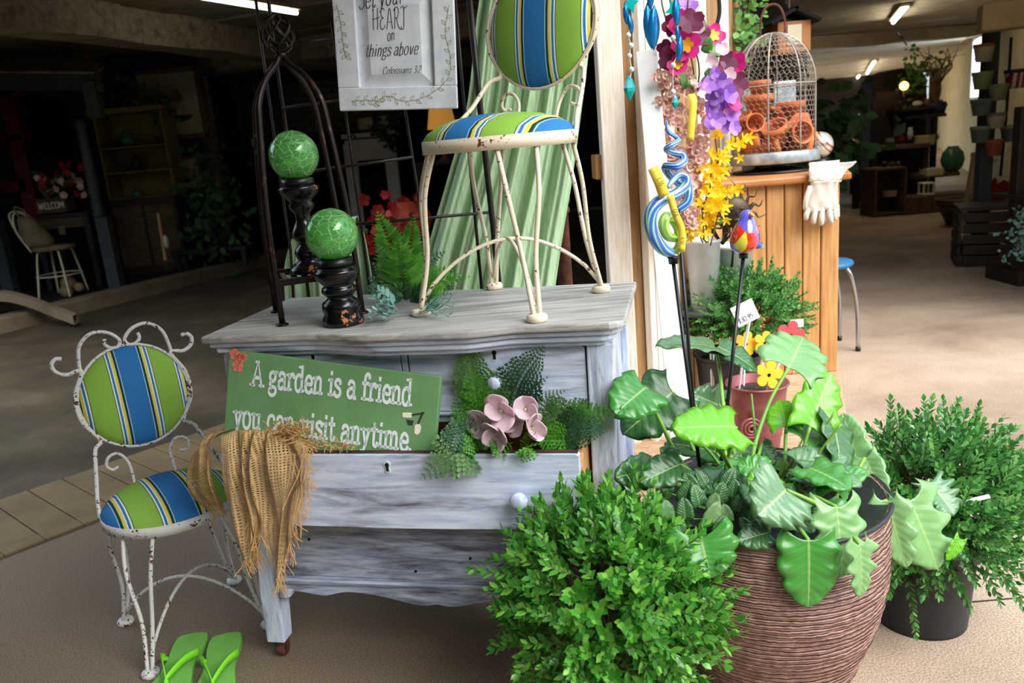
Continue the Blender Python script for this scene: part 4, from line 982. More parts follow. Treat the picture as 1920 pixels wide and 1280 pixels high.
# ================================================================== FRONDS
def frond(pts,W,n,nrm,mode='plain',teeth=6,rr=random,droop=.25,tip=.12,stemr=.0012,fold=.35):
    """fern frond as a mesh: rachis + pairs of pinnae; lacy pinnae carry their own leaflets"""
    c=cat_rom(pts,10);N=len(c);b=MB();nrm=V(nrm).normalized()
    def at(t):
        f=min(t,.9999)*(N-1);i=int(f);return c[i].lerp(c[i+1],f-i),(c[min(i+1,N-1)]-c[i]).normalized()
    b.tube([at(i/10)[0] for i in range(11)],[stemr*(1-.7*i/10) for i in range(11)],4,False)
    for k in range(n):
        t=.10+.9*k/n;p,d=at(t);sd=d.cross(nrm);sd=sd.normalized() if sd.length>1e-4 else d.orthogonal().normalized();up=sd.cross(d).normalized()
        prof=(min(1,t/.28))**.7*(1-t)**.92*1.5+tip*(1-t)
        l=W*prof*rr.uniform(.92,1.06)
        for s in(-1,1):
            dr=(sd*s*.86+d*.5+up*fold*rr.uniform(.3,1)).normalized()
            wv=l*(.20 if mode=='plain' else .16) if mode!='fine' else l*.05
            if mode=='plain':
                e=p+dr*l-up*l*droop;m1=p+dr*l*.35+up*l*.03;m2=p+dr*l*.7-up*l*droop*.4
                q=dr.cross(up).normalized();wv=min(wv,.0078)+.0010
                b.add([p,m1+q*wv,m1-q*wv*.8,m2+q*wv*.7,m2-q*wv*.7,e],[(0,2,1),(1,2,4,3),(3,4,5)])
            else:
                q=dr.cross(up).normalized();nt=max(3,int(teeth*.8*(.35+.65*prof)))
                ew=(l/nt)*(.66 if mode=='lacy' else .3)
                e=p+dr*l-up*l*droop
                b.add([p+q*.0014,p-q*.0014,e],[(0,1,2)])
                for j in range(nt):
                    tt=(j+.6)/nt;bp=p+dr*l*tt-up*l*droop*tt*tt;ll=l*.25*(1-tt*.7)+.0016
                    for s2 in(-1,1):
                        dd=(q*s2*.85+dr*.55).normalized();e2=bp+dd*ll
                        b.add([bp-dr*ew*.5,bp+dd*ll*.55-dr*ew*.6,e2,bp+dd*ll*.55+dr*ew*.6,bp+dr*ew*.5],[(0,1,2,3,4)])
    return b
rr=random.Random(11)
cd3=V((0,-1,.25))
# ---- ferns on the dresser top behind the chair
fb=G(762,566,H)
ft=thing('fern','bright green artificial fern with dark lower fronds on the dresser top, under the chair','fern',tuple(fb))
def fr_px(par,base,mid,tip,Yb,Ym,Yt,W,n,mat,mode='plain',nrm=None,teeth=6,name='frond',droop=.22,fold=.35,stemr=.0013):
    pts=[P(base[0],base[1],Yb),P(mid[0],mid[1],Ym),P(tip[0],tip[1],Yt)]
    return frond(pts,W,n,nrm or cd3,mode,teeth,rr,droop,stemr=stemr,fold=fold).build(name,mat,par)
Yb=fb.y
for (mx,my,tx,ty,Yt,W,n,mt) in (
 (736,470,706,392,-.03,.062,21,'fern_bright'),(768,470,777,398,.0,.050,20,'fern_bright'),(752,500,744,440,-.12,.060,19,'fern_bright'),(738,515,706,455,-.07,.055,18,'fern_olive'),
 (785,500,806,440,.04,.045,17,'fern_olive'),(738,530,696,490,-.05,.045,16,'fern_olive'),
 (800,520,862,500,.02,.04,15,'fern_bright'),(815,528,886,518,.0,.038,16,'fern_bright'),(805,545,850,552,-.06,.035,13,'fern_bright'),(725,535,688,520,-.04,.04,14,'fern_dark'),(712,545,682,538,-.06,.03,12,'fern_dark'),
 (790,500,838,470,.05,.04,14,'fern_dark'),(800,535,866,540,.02,.035,14,'fern_dark'),(745,545,730,575,-.12,.035,12,'fern_dark'),(790,550,830,575,-.08,.035,12,'fern_dark'),(720,528,700,500,.02,.035,13,'fern_dark'),(775,520,790,470,.06,.04,14,'fern_dark')):
    fr_px(ft,(762,562),(mx,my),(tx,ty),Yb,Yb+Yt*.5,Yb+Yt,W,n,M[mt])
# ---- dusty blue-green sprigs
ds=thing('dusty_foliage','dusty blue-green felted leaf sprigs lying on the dresser top before the fern','foliage',tuple(G(715,590,H)))
def felt_sprig(base,tip,L_,n,mat,par):
    b=MB();d=(tip-base)
    for k in range(n):
        t=(k+.5)/n;p=base.lerp(tip,t)+V((0,0,.012*sin(PI*t)));s=1 if k%2 else -1
        sd=d.normalized().cross(V((0,-.5,1)).normalized())*s
        dr=(sd+d.normalized()*.6+V((0,-.1,.35))).normalized();l=L_*(1-.5*t)*rr.uniform(.8,1.1);q=dr.cross(V((0,-.4,1))).normalized()*l*.22
        b.add([p,p+dr*l*.35+q,p+dr*l*.8+q*.9,p+dr*l,p+dr*l*.8-q*.9,p+dr*l*.35-q],[(0,1,2,3,4,5)])
    b.tube([base,base.lerp(tip,.5)+V((0,0,.012)),tip],.0012,4,False);b.build('sprig',mat,par)
for (bx,by,tx,ty,z0,z1) in ((735,585,695,560,.02,.05),(738,590,690,590,.015,.03),(730,592,692,603,.01,.012),(742,588,712,572,.02,.045),(740,590,722,603,.01,.014),(745,580,705,545,.03,.08),(800,580,850,575,.015,.03),(800,584,842,594,.01,.012),(790,585,820,592,.01,.012),(800,575,845,560,.02,.05),(735,580,720,548,.03,.07)):
    felt_sprig(G(bx,by,H+z0),G(tx,ty,H+z1),.027,9,M['dusty'],ds)
# ---- fern and pink flower in the open drawer
fd=thing('fern_spray','lacy artificial fern fronds spilling out of the open drawer','fern',L(.65,ov+.12,.50))
dn=-DD*.9+V((0,0,.35))
def fd_f(b_,m_,t_,vb,vm,vt,W,n,mat,mode,teeth=7,nrm=None,droop=.15):
    pts=[DF(b_[0],b_[1],vb),DF(m_[0],m_[1],vm),DF(t_[0],t_[1],vt)]
    frond(pts,W,n,nrm or dn,mode,teeth,rr,droop,stemr=.0011,fold=.2).build('frond',mat,fd)
v0=ov+.09
for a_ in (
 ((905,790),(885,700),(877,628),.02,.0,-.01,.052,34,'fern_olive','lacy',7),
 ((905,800),(895,740),(880,690),.0,-.03,-.05,.045,20,'fern_bright','lacy',6),
 ((950,790),(975,715),(1023,645),.03,.0,-.01,.062,30,'fern_dark','lacy',8),
 ((935,800),(925,745),(930,690),.02,.0,.0,.05,17,'fern_olive','lacy',7),
 ((975,790),(1000,735),(1031,702),.03,.0,-.01,.020,16,'fern_dark','plain',5),
 ((985,790),(1020,750),(1064,730),.03,.0,-.02,.022,18,'fern_olive','lacy',5),
 ((870,800),(858,765),(853,730),.0,-.02,-.03,.018,14,'fern_olive','plain',5),
 ((890,810),(866,785),(845,760),.0,-.03,-.05,.03,14,'fern_bright','lacy',6),
 ((920,825),(860,845),(787,898),.0,-.108,-.125,.070,22,'fern_olive','lacy',8),
 ((915,815),(870,812),(822,818),.0,-.09,-.112,.05,18,'fern_dark','lacy',8),
 ((925,830),(890,828),(860,842),.0,-.085,-.108,.042,16,'fern_bright','lacy',6),
 ((1000,800),(1060,785),(1140,770),.0,-.02,-.04,.05,24,'fern_olive','lacy',7),
 ((1010,790),(1070,770),(1130,765),.04,.02,.0,.04,20,'fern_olive','lacy',7),
 ((1020,810),(1080,805),(1148,800),-.0,-.05,-.07,.05,24,'fern_dark','lacy',8),
 ((1040,800),(1100,780),(1188,764),.0,-.04,-.07,.035,20,'fern_bright','lacy',7),
 ((1000,820),(1050,822),(1100,815),-.02,-.04,-.05,.04,18,'fern_bright','lacy',6),
 ((990,810),(1030,770),(1060,750),.04,.02,.0,.04,18,'fern_olive','lacy',6),
 ((975,825),(990,838),(978,868),-.03,-.106,-.112,.038,16,'fern_bright','lacy',5),
 ((960,830),(935,838),(920,842),-.03,-.10,-.108,.03,12,'fern_bright','lacy',5),
 ((1010,830),(1050,835),(1090,830),-.01,-.03,-.04,.03,16,'fern_dark','lacy',6),
 ((960,790),(945,740),(960,700),.05,.03,.02,.045,18,'fern_dark','lacy',7),
 ((915,800),(900,770),(905,735),.04,.02,.02,.045,18,'fern_olive','lacy',7),
 ((1040,800),(1075,765),(1110,752),.05,.03,.02,.03,16,'fern_dark','lacy',6),
 ((890,822),(872,808),(850,790),.02,.0,-.01,.03,14,'fern_dark','lacy',6)):
    b_,m_,t_,vb,vm,vt,W,n,mt,md,te=a_;n=int(n*.68);fd_f(b_,m_,t_,v0+vb,v0+vm,v0+vt,W,n,M[mt],md,te)
pf_=thing('pink_blossom','dusty pink silk blossom cluster with thick round petals among the drawer fern','flower',L(.66,ov+.07,.52))
def petal(c,d,n_,l,w_,mat,par,cup=.3,name='petal'):
    d=d.normalized();n_=(n_-d*n_.dot(d)).normalized();q=n_.cross(d);rows=[]
    for i in range(7):
        t=i/6;hw=w_*(sin(PI*min(1,.12+.80*t))**.75)*.5*(1.0 if t<.98 else .5);row=[]
        for k in range(5):
            s=(k-2)/2;row.append(c+d*(l*t)+q*(hw*s)+n_*(cup*l*t*t*.8+cup*hw*s*s*.7))
        rows.append(row)
    b=MB();b.grid(rows);return b.build(name,mat,par,True,solid=.0018)
vp=ov+.045
def blossom(x,y,v,r,tilt,n=4,rot=0.):
    c=DF(x,y,v);ax=(-DD+V((tilt[0],0,tilt[1]))).normalized();u=ax.cross(V((0,0,1))).normalized();w_=u.cross(ax)*-1
    for k in range(n):
        a=2*PI*k/n+rot;dr=(u*cos(a)+w_*sin(a))+ax*.35;dr=(dr+ax*rr.uniform(-.25,.7)).normalized();petal(c+dr*r*.06,dr,(ax+u*rr.uniform(-.5,.5)+w_*rr.uniform(-.3,.3)).normalized(),r*rr.uniform(.8,1.15),r*rr.uniform(.95,1.2),M['pinkpetal'],pf_,rr.uniform(.15,.55))
    b=MB();b.sphere(c+ax*r*.10,r*.10,10,8,(1,1,1));b.build('heart',M['petalgreen'],pf_,True)
for a_ in ((940,770,vp-.03,.047,(0,.3),4,.3),(985,768,vp-.01,.044,(.3,.5),4,.9),(905,790,vp-.01,.043,(-.5,.1),4,.5),(932,812,vp-.045,.043,(-.1,-.1),4,.2),(998,802,vp-.035,.043,(.5,.1),4,.1),(958,792,vp-.01,.04,(.1,.2),4,.7)):
    blossom(*a_)
# ================================================================== FLIP FLOPS
def flop(label,heel,toe,w_,side):
    """heel/toe on the floor; side +1: inner edge straight on the right"""
    d=(toe-heel);l=d.length;d.normalize();q=V((-d.y,d.x,0))
    t=thing('flip_flop',label,'sandal',tuple((heel+toe)/2),'lime flip flops')
    half=[(0,.0),(.02,.30),(.07,.40),(.2,.42),(.38,.37),(.55,.40),(.72,.48),(.86,.46),(.95,.32),(1.0,0)]
    Lp=[(a,b) for a,b in half];out=[]
    up=cat_rom([V((a,b*(1.0 if side>0 else 1.06),0)) for a,b in Lp],4);dn_=cat_rom([V((a,-b*(1.06 if side>0 else 1.0),0)) for a,b in Lp],4)
    poly=[(p.x,p.y) for p in up]+[(p.x,p.y) for p in dn_[-2:0:-1]]
    b=MB();b.prism([(x*l,y*w_) for x,y in poly][::-1],heel+V((0,0,.0)),d,q,-.019) if False else b.prism([(x*l,y*w_) for x,y in poly],heel,d,q,.019)
    b.build('sole',M['lime'],t,bevel=.002)
    th=heel+d*l*.76+V((0,0,.018));
    for s in(-1,1):
        a=heel+d*l*.36+q*(s*w_*.36)+V((0,0,.016))
        pts=cat_rom([a,a+d*l*.05+q*(s*w_*.10)+V((0,0,.020)),heel+d*l*.56+q*(s*w_*.26)+V((0,0,.048)),th+V((0,0,.022)),th],8)
        b=MB();rows=[]
        for i,p in enumerate(pts):
            tt=(pts[min(i+1,len(pts)-1)]-pts[max(0,i-1)]).normalized();sd=tt.cross(V((0,0,1)));sd=sd.normalized() if sd.length>.01 else q
            nn=sd.cross(tt);f_=i/len(pts);hw=.0105*(1-.45*max(0,f_-.6)/.4) if f_>.1 else .006;hw*=1
            sdv=(tt.cross(q*s)).normalized()
            rows.append([p+sdv*hw*1+q*s*.0,p-sdv*hw])
        b.grid(rows);b.build('strap',M['limestrap'],t,True,solid=.003)
    b=MB();b.tube([th+V((0,0,.022)),th+V((0,0,-.002))],.0035,8);b.build('toe_post',M['limestrap'],t)
h1=G(366,1196);t1=G(300,1335);h2=G(428,1196);t2=G(395,1345)
flop('left lime green flip flop on the concrete, nearer the chair leg',h1,t1,.105,-1)
flop('right lime green flip flop on the concrete, nearer the dresser leg',h2,t2,.105,1)
# ================================================================== POTS AND BOXWOOD
def ribm():
    m,t,b=nodes('ribbed_bronze_glaze');b.inputs['Roughness'].default_value=.42
    v=mk_coord(t);wv=t.nodes.new('ShaderNodeTexWave');wv.bands_direction='Z';wv.inputs['Scale'].default_value=52;wv.inputs['Distortion'].default_value=2.2;wv.inputs['Detail'].default_value=3;wv.inputs['Detail Scale'].default_value=1.2
    mp=mk_coord(t,(1,1,1));t.links.new(mp,wv.inputs['Vector']);n=noise(t,v,60,3)
    f=ramp(t,wv.outputs['Fac'],[(.08,(0,0,0)),(.34,(1,1,1))])
    t.links.new(mix(t,f,'#2c1a18',ramp(t,n,[(.35,'#8f665c'),(.65,'#bb9184')])),b.inputs['Base Color']);bump(t,b,wv.outputs['Fac'],.6,.004);return m
M['ribpot']=ribm()
PC=V((.548,1.655,0));ZR=.50
pot=thing('ribbed_planter','large bronze ribbed planter in the foreground holding the big-leaved philodendron','planter',(PC.x,PC.y,0))
prof=[(0,0),(.135,0),(.15,.01)]
for i in range(75):
    t=i/74;z=.012+.478*t;r=.15+.098*(sin(min(1,t*1.12)*PI/2)**.9)+.010*sin(PI*t);prof.append((r+.0016*(1 if i%2 else -1),z))
prof+=[(.252,.492),(.252,.5),(.243,.502),(.238,.49),(.225,.40),(0,.40)]
b=MB();b.lathe(prof,72,PC,wob=lambda a,z:1+.004*sin(9*a+z*140)+.003*sin(23*a-z*90));b.build('planter_body',M['ribpot'],pot,True)
b=MB();b.lathe([(.2525,.494),(.254,.498),(.2525,.503),(.248,.504),(.246,.498)],64,PC);b.build('rim',M['nursery'],pot,True)
b=MB();b.lathe([(.236,.43),(.2,.44),(.1,.447),(0,.45)],40,PC,wob=lambda a,z:1+.0*a);b.build('soil',M['soil'],pot,True)
def nursery(name,label,c,rb,rt,h,n_hole=6):
    t=thing(name,label,'plant pot',tuple(c))
    b=MB();b.lathe([(0,.012),(rb*.8,.012),(rb*.82,0),(rb,0),(rb+.001,.012),(rb+(rt-rb)*.86,h*.86),(rt-.002,h*.87),(rt,h-.008),(rt+.009,h-.005),(rt+.010,h),(rt+.001,h+.001),(rt-.004,h-.006),(rt-.006,h*.86),(0,h*.86)],44,c);b.build('pot_wall',M['nursery'],t,True)
    b=MB();b.lathe([(rt-.007,h*.862),(rt*.6,h*.885),(0,h*.89)],28,c);b.build('soil',M['soil'],t,True);return t
pR=V((1.015,1.868,0))
nursery('nursery_pot','black plastic nursery pot on the concrete at the right, with a boxwood',pR,.113,.132,.262)
pF=V((.205,1.470,0))
pF=G(1195,1335,0);pF.z=0
nursery('nursery_pot','black plastic nursery pot at the bottom of the frame under the front boxwood',pF,.105,.125,.21)
LEAF=[]
def leaf_mesh():
    v=[(0,0,0),(.28,.20,.03),(.28,-.20,.03),(.62,.24,.05),(.62,-.24,.05),(1,0,.0),(.35,0,-.02),(.66,0,-.01)]
    f=[(0,6,1),(0,2,6),(6,7,3,1),(6,2,4,7),(7,5,3),(7,4,5)];return v,f
LV,LFc=leaf_mesh()
def bush(name,label,root_loc,c,rad,nspr,leaf,mat,seed,nind=300,zmin=-1.,spread=1.0,cat='shrub'):
    rr=random.Random(seed);t=thing(name,label,cat,root_loc);rad=V(rad);c=V(c)
    fr=[];tw=MB()
    for k in range(nspr):
        while True:
            d=V((rr.gauss(0,1),rr.gauss(0,1),rr.gauss(0,1))).normalized()
            if d.z>zmin:break
        base=c+V((d.x*rad.x,d.y*rad.y,d.z*rad.z))*rr.uniform(.55,.93)
        dr=(d+V((rr.uniform(-.5,.5),rr.uniform(-.5,.5),rr.uniform(-.1,.75)))).normalized();ln=rr.uniform(.05,.095)*spread
        if rr.random()<.05:ln*=1.5
        n=max(4,int(ln/(leaf*.42)));q=dr.orthogonal().normalized();roll=rr.uniform(0,PI)
        end=base+dr*ln+V((0,0,-.006))
        tw.tube([base-dr*.05,base,end],.0009,3,False)
        for i in range(n):
            p=base.lerp(end,(i+.6)/n)
            for s in(0,1):
                ang=roll+(PI/2)*(i%2)+PI*s;sd=Quaternion(dr,ang)@q;x=(sd*.8+dr*(.62+.5*i/n)).normalized();nn=(dr-x*dr.dot(x)).normalized();y=nn.cross(x)
                L_=leaf*rr.uniform(.75,1.15)*(1-.30*(i/n)**2);fr.append((p,x,y,nn,L_))
        # closing pair at the shoot's tip
        fr.append((end,(dr+q*.3).normalized(),dr.cross(q).normalized(),q,leaf*.7))
    eye=V((0,0,EYE))
    # the leaves that show largest stand alone; the rest are one mass
    sc=[]
    for i,f_ in enumerate(fr):
        dvec=(f_[0]-eye);out=(f_[0]-c);front=-(out.normalized().dot(dvec.normalized()))
        xx,yy=px(f_[0]);vis=1 if (20<xx<1900 and 20<yy<1262) else 0
        rel=V((out.x/rad.x,out.y/rad.y,out.z/rad.z)).length
        face=abs(f_[3].dot(dvec.normalized()))
        sc.append((-(vis*(f_[4]/dvec.length)*(1+max(0,front))*(.4+min(1.15,rel))*(.6+.4*face)),i))
    sc.sort();ind=set(i for _,i in sc[:nind])
    me=bpy.data.meshes.new('leaf')
    me.from_pydata(LV,[],LFc);me.materials.append(mat);me.polygons.foreach_set('use_smooth',[True]*len(LFc))
    V_=np.array(LV);vs=[];fs=[]
    org=V(root_loc)
    for i,(p,x,y,nn,L_) in enumerate(fr):
        if i in ind:
            o=bpy.data.objects.new('leaf',me);COL.objects.link(o);o.parent=t
            mm=Matrix((x*L_,y*L_,nn*L_)).transposed().to_4x4();mm.translation=p-org;o.matrix_local=mm;ORG[o.name]=org
        else:
            A=np.array([x,y,nn])*L_;b0=len(vs)*8;vs.append(V_@A+np.array(p-org));fs+=[tuple(b0+q for q in f_) for f_ in LFc]
    vs=np.concatenate(vs);m2=bpy.data.meshes.new('foliage');m2.from_pydata(vs.tolist(),[],fs);m2.materials.append(mat);m2.polygons.foreach_set('use_smooth',[True]*len(fs))
    o=bpy.data.objects.new('foliage',m2);link(o,t,org);o['kind']='stuff'
    tw.build('twigs',M['twig'],t,kind='stuff')
    # inner stems
    b=MB()
    for k in range(14):
        a=rr.uniform(0,2*PI);b.tube(cat_rom([V((c.x+cos(a)*.02,c.y+sin(a)*.02,root_loc[2]+.02)),c+V((cos(a)*rad.x*.3,sin(a)*rad.y*.3,-rad.z*.3)),c+V((cos(a)*rad.x*.65,sin(a)*rad.y*.65,rr.uniform(-.2,.6)*rad.z))],4),.003,5,False)
    b.build('stem',M['twig'],t)
    return t
cF=P(1138,1122,1.46);print('front bush',cF,pF)
bush('boxwood_bush','round bright green boxwood bush in front, below the dresser drawer','' and 0 or (pF.x,pF.y,.18),cF,(.200,.19,.195),800,.029,M['box'],21,300)
cR=P(1745,945,1.87);print('right bush',cR)
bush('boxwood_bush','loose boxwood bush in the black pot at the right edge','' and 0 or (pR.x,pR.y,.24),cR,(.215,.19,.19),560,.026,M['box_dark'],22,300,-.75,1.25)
# longer shoots reaching right
cB=P(1394,588,3.25);print('back bush',cB)
pB=V((cB.x-.03,cB.y+.02,0))
nursery('nursery_pot','black plastic nursery pot on the wooden deck under the rear boxwood',V((P(1372,700,3.2).x,3.25,DZ)),.11,.135,.27)
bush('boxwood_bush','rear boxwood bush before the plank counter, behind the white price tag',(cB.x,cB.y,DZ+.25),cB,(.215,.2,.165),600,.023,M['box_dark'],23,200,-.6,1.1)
# ================================================================== PHILODENDRON
ph=thing('philodendron','lobed philodendron with glossy large leaves growing in the ribbed planter','plant',(PC.x,PC.y,.46))
def big_leaf(base,tip,N,W,mat,lobes=6,depth=.16,fold=.25,droop=.12,wave=.028,ears=.30,seed=0,par=ph,name='leaf',nl=44,nw=11):
    lobes=max(3,lobes-2) if depth<.2 else lobes;rr=random.Random(seed);d=(tip-base);l=d.length;d.normalize();N=V(N);N=(N-d*N.dot(d)).normalized();q=N.cross(d);rows=[];ph1=rr.uniform(0,6);ph2=rr.uniform(0,6)
    for i in range(nl+1):
        t=i/nl
        w_=(1-t)**.62*(.72+.55*t)*1.18 if t>.0 else .85
        w_*=min(1,.80+t*1.2)
        row=[]
        for k in range(nw):
            s=(k-(nw-1)/2)/((nw-1)/2);a=abs(s);side=1 if s>0 else -1
            lob=1+depth*(a**2)*(.12-1.25*abs(cos(PI*lobes*(t-.12*a)*.85+(ph1 if s>0 else ph2)))**(4 if depth<.2 else 2.2))*min(1,3*(1-t))
            hw=W*.5*w_*lob
            x=t*l-ears*l*(a**1.6)*(1-t)**3+.10*l*a*(1-t)
            yv=hw*s*(1-.0*a)
            z=fold*abs(yv)-droop*l*t*t+wave*W*a*a*sin(2*PI*lobes*t+ph1*side)-.06*W*a**3
            row.append(base+d*x+q*yv+N*z)
        rows.append(row)
    b=MB();b.grid(rows,lambda v_,u_:(v_,u_));return b.build(name,mat,par,True,solid=.0012)
def petiole(pts,r=.005,par=ph):
    b=MB();c=cat_rom(pts,8);n=len(c);b.tube(c,[r*(1.25-.5*i/n) for i in range(n)],7);return b.build('petiole',M['petiole'],par,True)
PB=lambda a,rr_=.05:V((PC.x+cos(a)*rr_,PC.y+.03+sin(a)*rr_,.47))
C_=V((0,-1,.35))
UPC=V((0,-.6,.8))
def LF(base,tip,Yb,Yt,Wpx,mat,N=UPC,seed=0,stem=None,**k):
    B=P(base[0],base[1],Yb);T=P(tip[0],tip[1],Yt);W=1.28*Wpx*((B-V((0,0,EYE))).dot(_F))/F_PX
    o=big_leaf(B,T,N,W,mat,seed=seed,**k)
    if stem is not None:
        a,mid=stem;pts=[PB(a)]+[P(x,y,Y) for x,y,Y in mid]+[B];petiole(pts)
    return o
Z=math.pi
# upper bright leaves
LF((1380,800),(1270,795),1.62,1.56,100,M['ph_bright'],V((.1,-.55,.8)),1,(2.5,[(1360,900,1.66)]),depth=.15,droop=.10,fold=.10,lobes=7)
LF((1519,800),(1555,700),1.70,1.80,92,M['ph_bright'],V((-.15,-1,.12)),2,(.6,[(1485,900,1.68)]),depth=.15,droop=-.05,fold=.2,lobes=6)
LF((1478,690),(1512,622),1.80,1.92,120,M['ph_pale'],V((-.1,-.8,.55)),3,(1.6,[(1410,860,1.70),(1440,760,1.76)]),depth=.15,droop=.12,lobes=6)
LF((1342,652),(1240,628),1.86,1.80,70,M['ph_grey'],V((0,-.25,1)),4,(2.2,[(1362,800,1.76),(1350,700,1.84)]),droop=.15,depth=.15)
LF((1345,650),(1424,682),1.86,1.80,64,M['ph_dark'],V((.1,-.3,1)),5,None,droop=.2,depth=.15)
LF((1210,727),(1158,768),1.70,1.62,98,M['ph_mid'],V((-.1,-.75,.6)),6,(3.0,[(1290,880,1.68),(1236,785,1.70)]),depth=.12,fold=.18)
LF((1262,735),(1172,808),1.80,1.74,110,M['ph_dark'],V((0,-.8,.6)),7,(2.8,[(1310,860,1.74)]),depth=.12)
LF((1352,762),(1304,738),1.85,1.82,70,M['ph_grey'],V((0,-.8,.5)),8,(2.2,[(1360,850,1.74)]))
LF((1474,800),(1462,745),1.73,1.80,62,M['ph_bright'],V((-.3,-1,.2)),9,(1.2,[(1468,880,1.70)]),depth=.1)
LF((1562,792),(1584,888),1.72,1.62,80,M['ph_dark'],V((.5,-.7,.4)),10,(.8,[(1530,880,1.72)]),depth=.14,droop=.05)
LF((1606,862),(1582,776),1.74,1.82,62,M['ph_pale'],V((-.5,-.8,.3)),11,(.5,[(1570,900,1.72)]),depth=.14,droop=-.05)
LF((1622,858),(1658,936),1.72,1.64,52,M['ph_pale'],V((-.4,-.8,.4)),12,(.2,[(1580,915,1.68)]),depth=.14)
# leaves over the right-hand pot
LF((1705,938),(1768,1068),1.56,1.50,120,M['ph_pale'],V((.1,-.9,.45)),13,(.0,[(1580,945,1.60),(1650,940,1.58)]),depth=.42,lobes=4,fold=.15,ears=.35)
LF((1664,938),(1700,1066),1.55,1.49,72,M['ph_pale'],V((-.4,-.85,.4)),14,(-.1,[(1590,955,1.58)]),depth=.36,lobes=4)
LF((1742,905),(1793,960),1.62,1.56,78,M['ph_grey'],V((.2,-.8,.5)),15,None,depth=.3,lobes=5)
LF((1800,1010),(1778,1050),1.52,1.50,24,M['ph_bright'],V((.2,-.8,.5)),25,None,depth=.1)
# hanging front leaves
LF((1568,950),(1586,1082),1.44,1.38,100,M['ph_pale'],V((.05,-.92,.35)),16,(-.4,[(1520,930,1.52)]),depth=.26,lobes=5,fold=.12,ears=.34)
LF((1516,1012),(1520,1142),1.40,1.36,112,M['ph_mid'],V((-.05,-.95,.3)),17,(-1.2,[(1490,980,1.46)]),depth=.10,lobes=6,fold=.14)
LF((1474,918),(1428,962),1.46,1.40,132,M['ph_grey'],V((-.05,-.85,.5)),18,(-.6,[(1530,945,1.46)]),depth=.14,lobes=7)
b=None
LF((1612,1020),(1622,1122),1.37,1.35,66,M['ph_pale'],V((.3,-.9,.3)),19,(-.3,[(1575,985,1.5)]),depth=.42,lobes=4)
LF((1314,1008),(1332,1082),1.42,1.37,122,M['ph_mid'],V((-.1,-.9,.45)),20,(-2.2,[(1330,965,1.5)]),depth=.10,lobes=6,ears=.55)
# lower left and inside
LF((1276,870),(1204,900),1.60,1.56,66,M['ph_dark'],V((0,-.7,.7)),21,(3.0,[(1320,900,1.62)]),depth=.1)
LF((1216,882),(1162,892),1.66,1.60,66,M['ph_dark'],V((0,-.85,.45)),22,(3.1,[(1260,905,1.62)]),depth=.1)
LF((1180,925),(1160,960),1.62,1.58,50,M['ph_dark'],V((0,-.9,.35)),32,None,depth=.1)
LF((1442,998),(1386,1012),1.44,1.42,56,M['ph_dark'],V((0,-.7,.7)),23,(-1.6,[(1440,960,1.5)]),depth=.1)
LF((1432,884),(1384,868),1.60,1.62,62,M['ph_mid'],V((.1,-.6,.8)),24,(1.8,[(1425,920,1.62)]),depth=.1)
LF((1450,890),(1405,905),1.57,1.55,50,M['ph_bright'],V((.1,-.6,.8)),34,None,depth=.1)
LF((1540,900),(1500,880),1.64,1.68,60,M['ph_mid'],V((.1,-.6,.8)),35,(.9,[(1510,930,1.62)]),depth=.12)
LF((1268,858),(1240,840),1.62,1.62,30,M['ph_pale'],V((.1,-.8,.5)),36,None,depth=.1)
LF((1350,880),(1318,835),1.72,1.76,66,M['ph_grey'],V((0,-.8,.5)),37,(2.0,[(1365,905,1.68)]),depth=.1)
LF((1428,830),(1455,868),1.78,1.74,34,M['ph_dark'],V((.3,-.8,.4)),38,(1.5,[(1420,870,1.72)]),depth=.1)
LF((1600,930),(1560,925),1.66,1.7,54,M['ph_dark'],V((.1,-.6,.8)),39,(.4,[(1560,945,1.62)]),depth=.12)
LF((1548,975),(1520,1010),1.5,1.46,56,M['ph_dark'],V((-.1,-.8,.5)),40,None,depth=.12)
for k in range(9):
    a=rr.uniform(0,2*PI);p0=PB(a,.06);petiole([p0,p0+V((cos(a)*.05,sin(a)*.05,.10)),p0+V((cos(a)*.10,sin(a)*.10,.16+.05*rr.random()))],.0035)
rp=random.Random(90)
for k in range(20):
    a=2*PI*k/20+rp.uniform(-.15,.15);r0=rp.uniform(.05,.13);h=rp.uniform(.03,.13)
    if .9<a%(2*PI)<2.2 and h>.09:h=.06
    B=V((PC.x+cos(a)*r0,PC.y+sin(a)*r0,.47+h));T=B+V((cos(a+rp.uniform(-.4,.4))*.11,sin(a)*.11,rp.uniform(-.03,.04)))
    big_leaf(B,T,V((cos(a)*.3,-.45+sin(a)*.2,.9)),rp.uniform(.08,.12),M[rp.choice(['ph_dark','ph_mid','ph_mid','ph_grey','ph_dark'])],lobes=5,depth=.12,seed=200+k,ears=.35)
    petiole([PB(a,.03),B],.003)
LF((1570,925),(1602,905),1.60,1.66,70,M['ph_mid'],V((.2,-.6,.8)),51,(.2,[(1560,950,1.6)]),depth=.12)
LF((1590,965),(1612,1000),1.55,1.50,60,M['ph_dark'],V((.4,-.7,.6)),52,(.0,[(1570,970,1.56)]),depth=.12)
LF((1545,940),(1572,985),1.52,1.46,70,M['ph_mid'],V((.1,-.8,.6)),53,(-.2,[(1530,950,1.56)]),depth=.12)
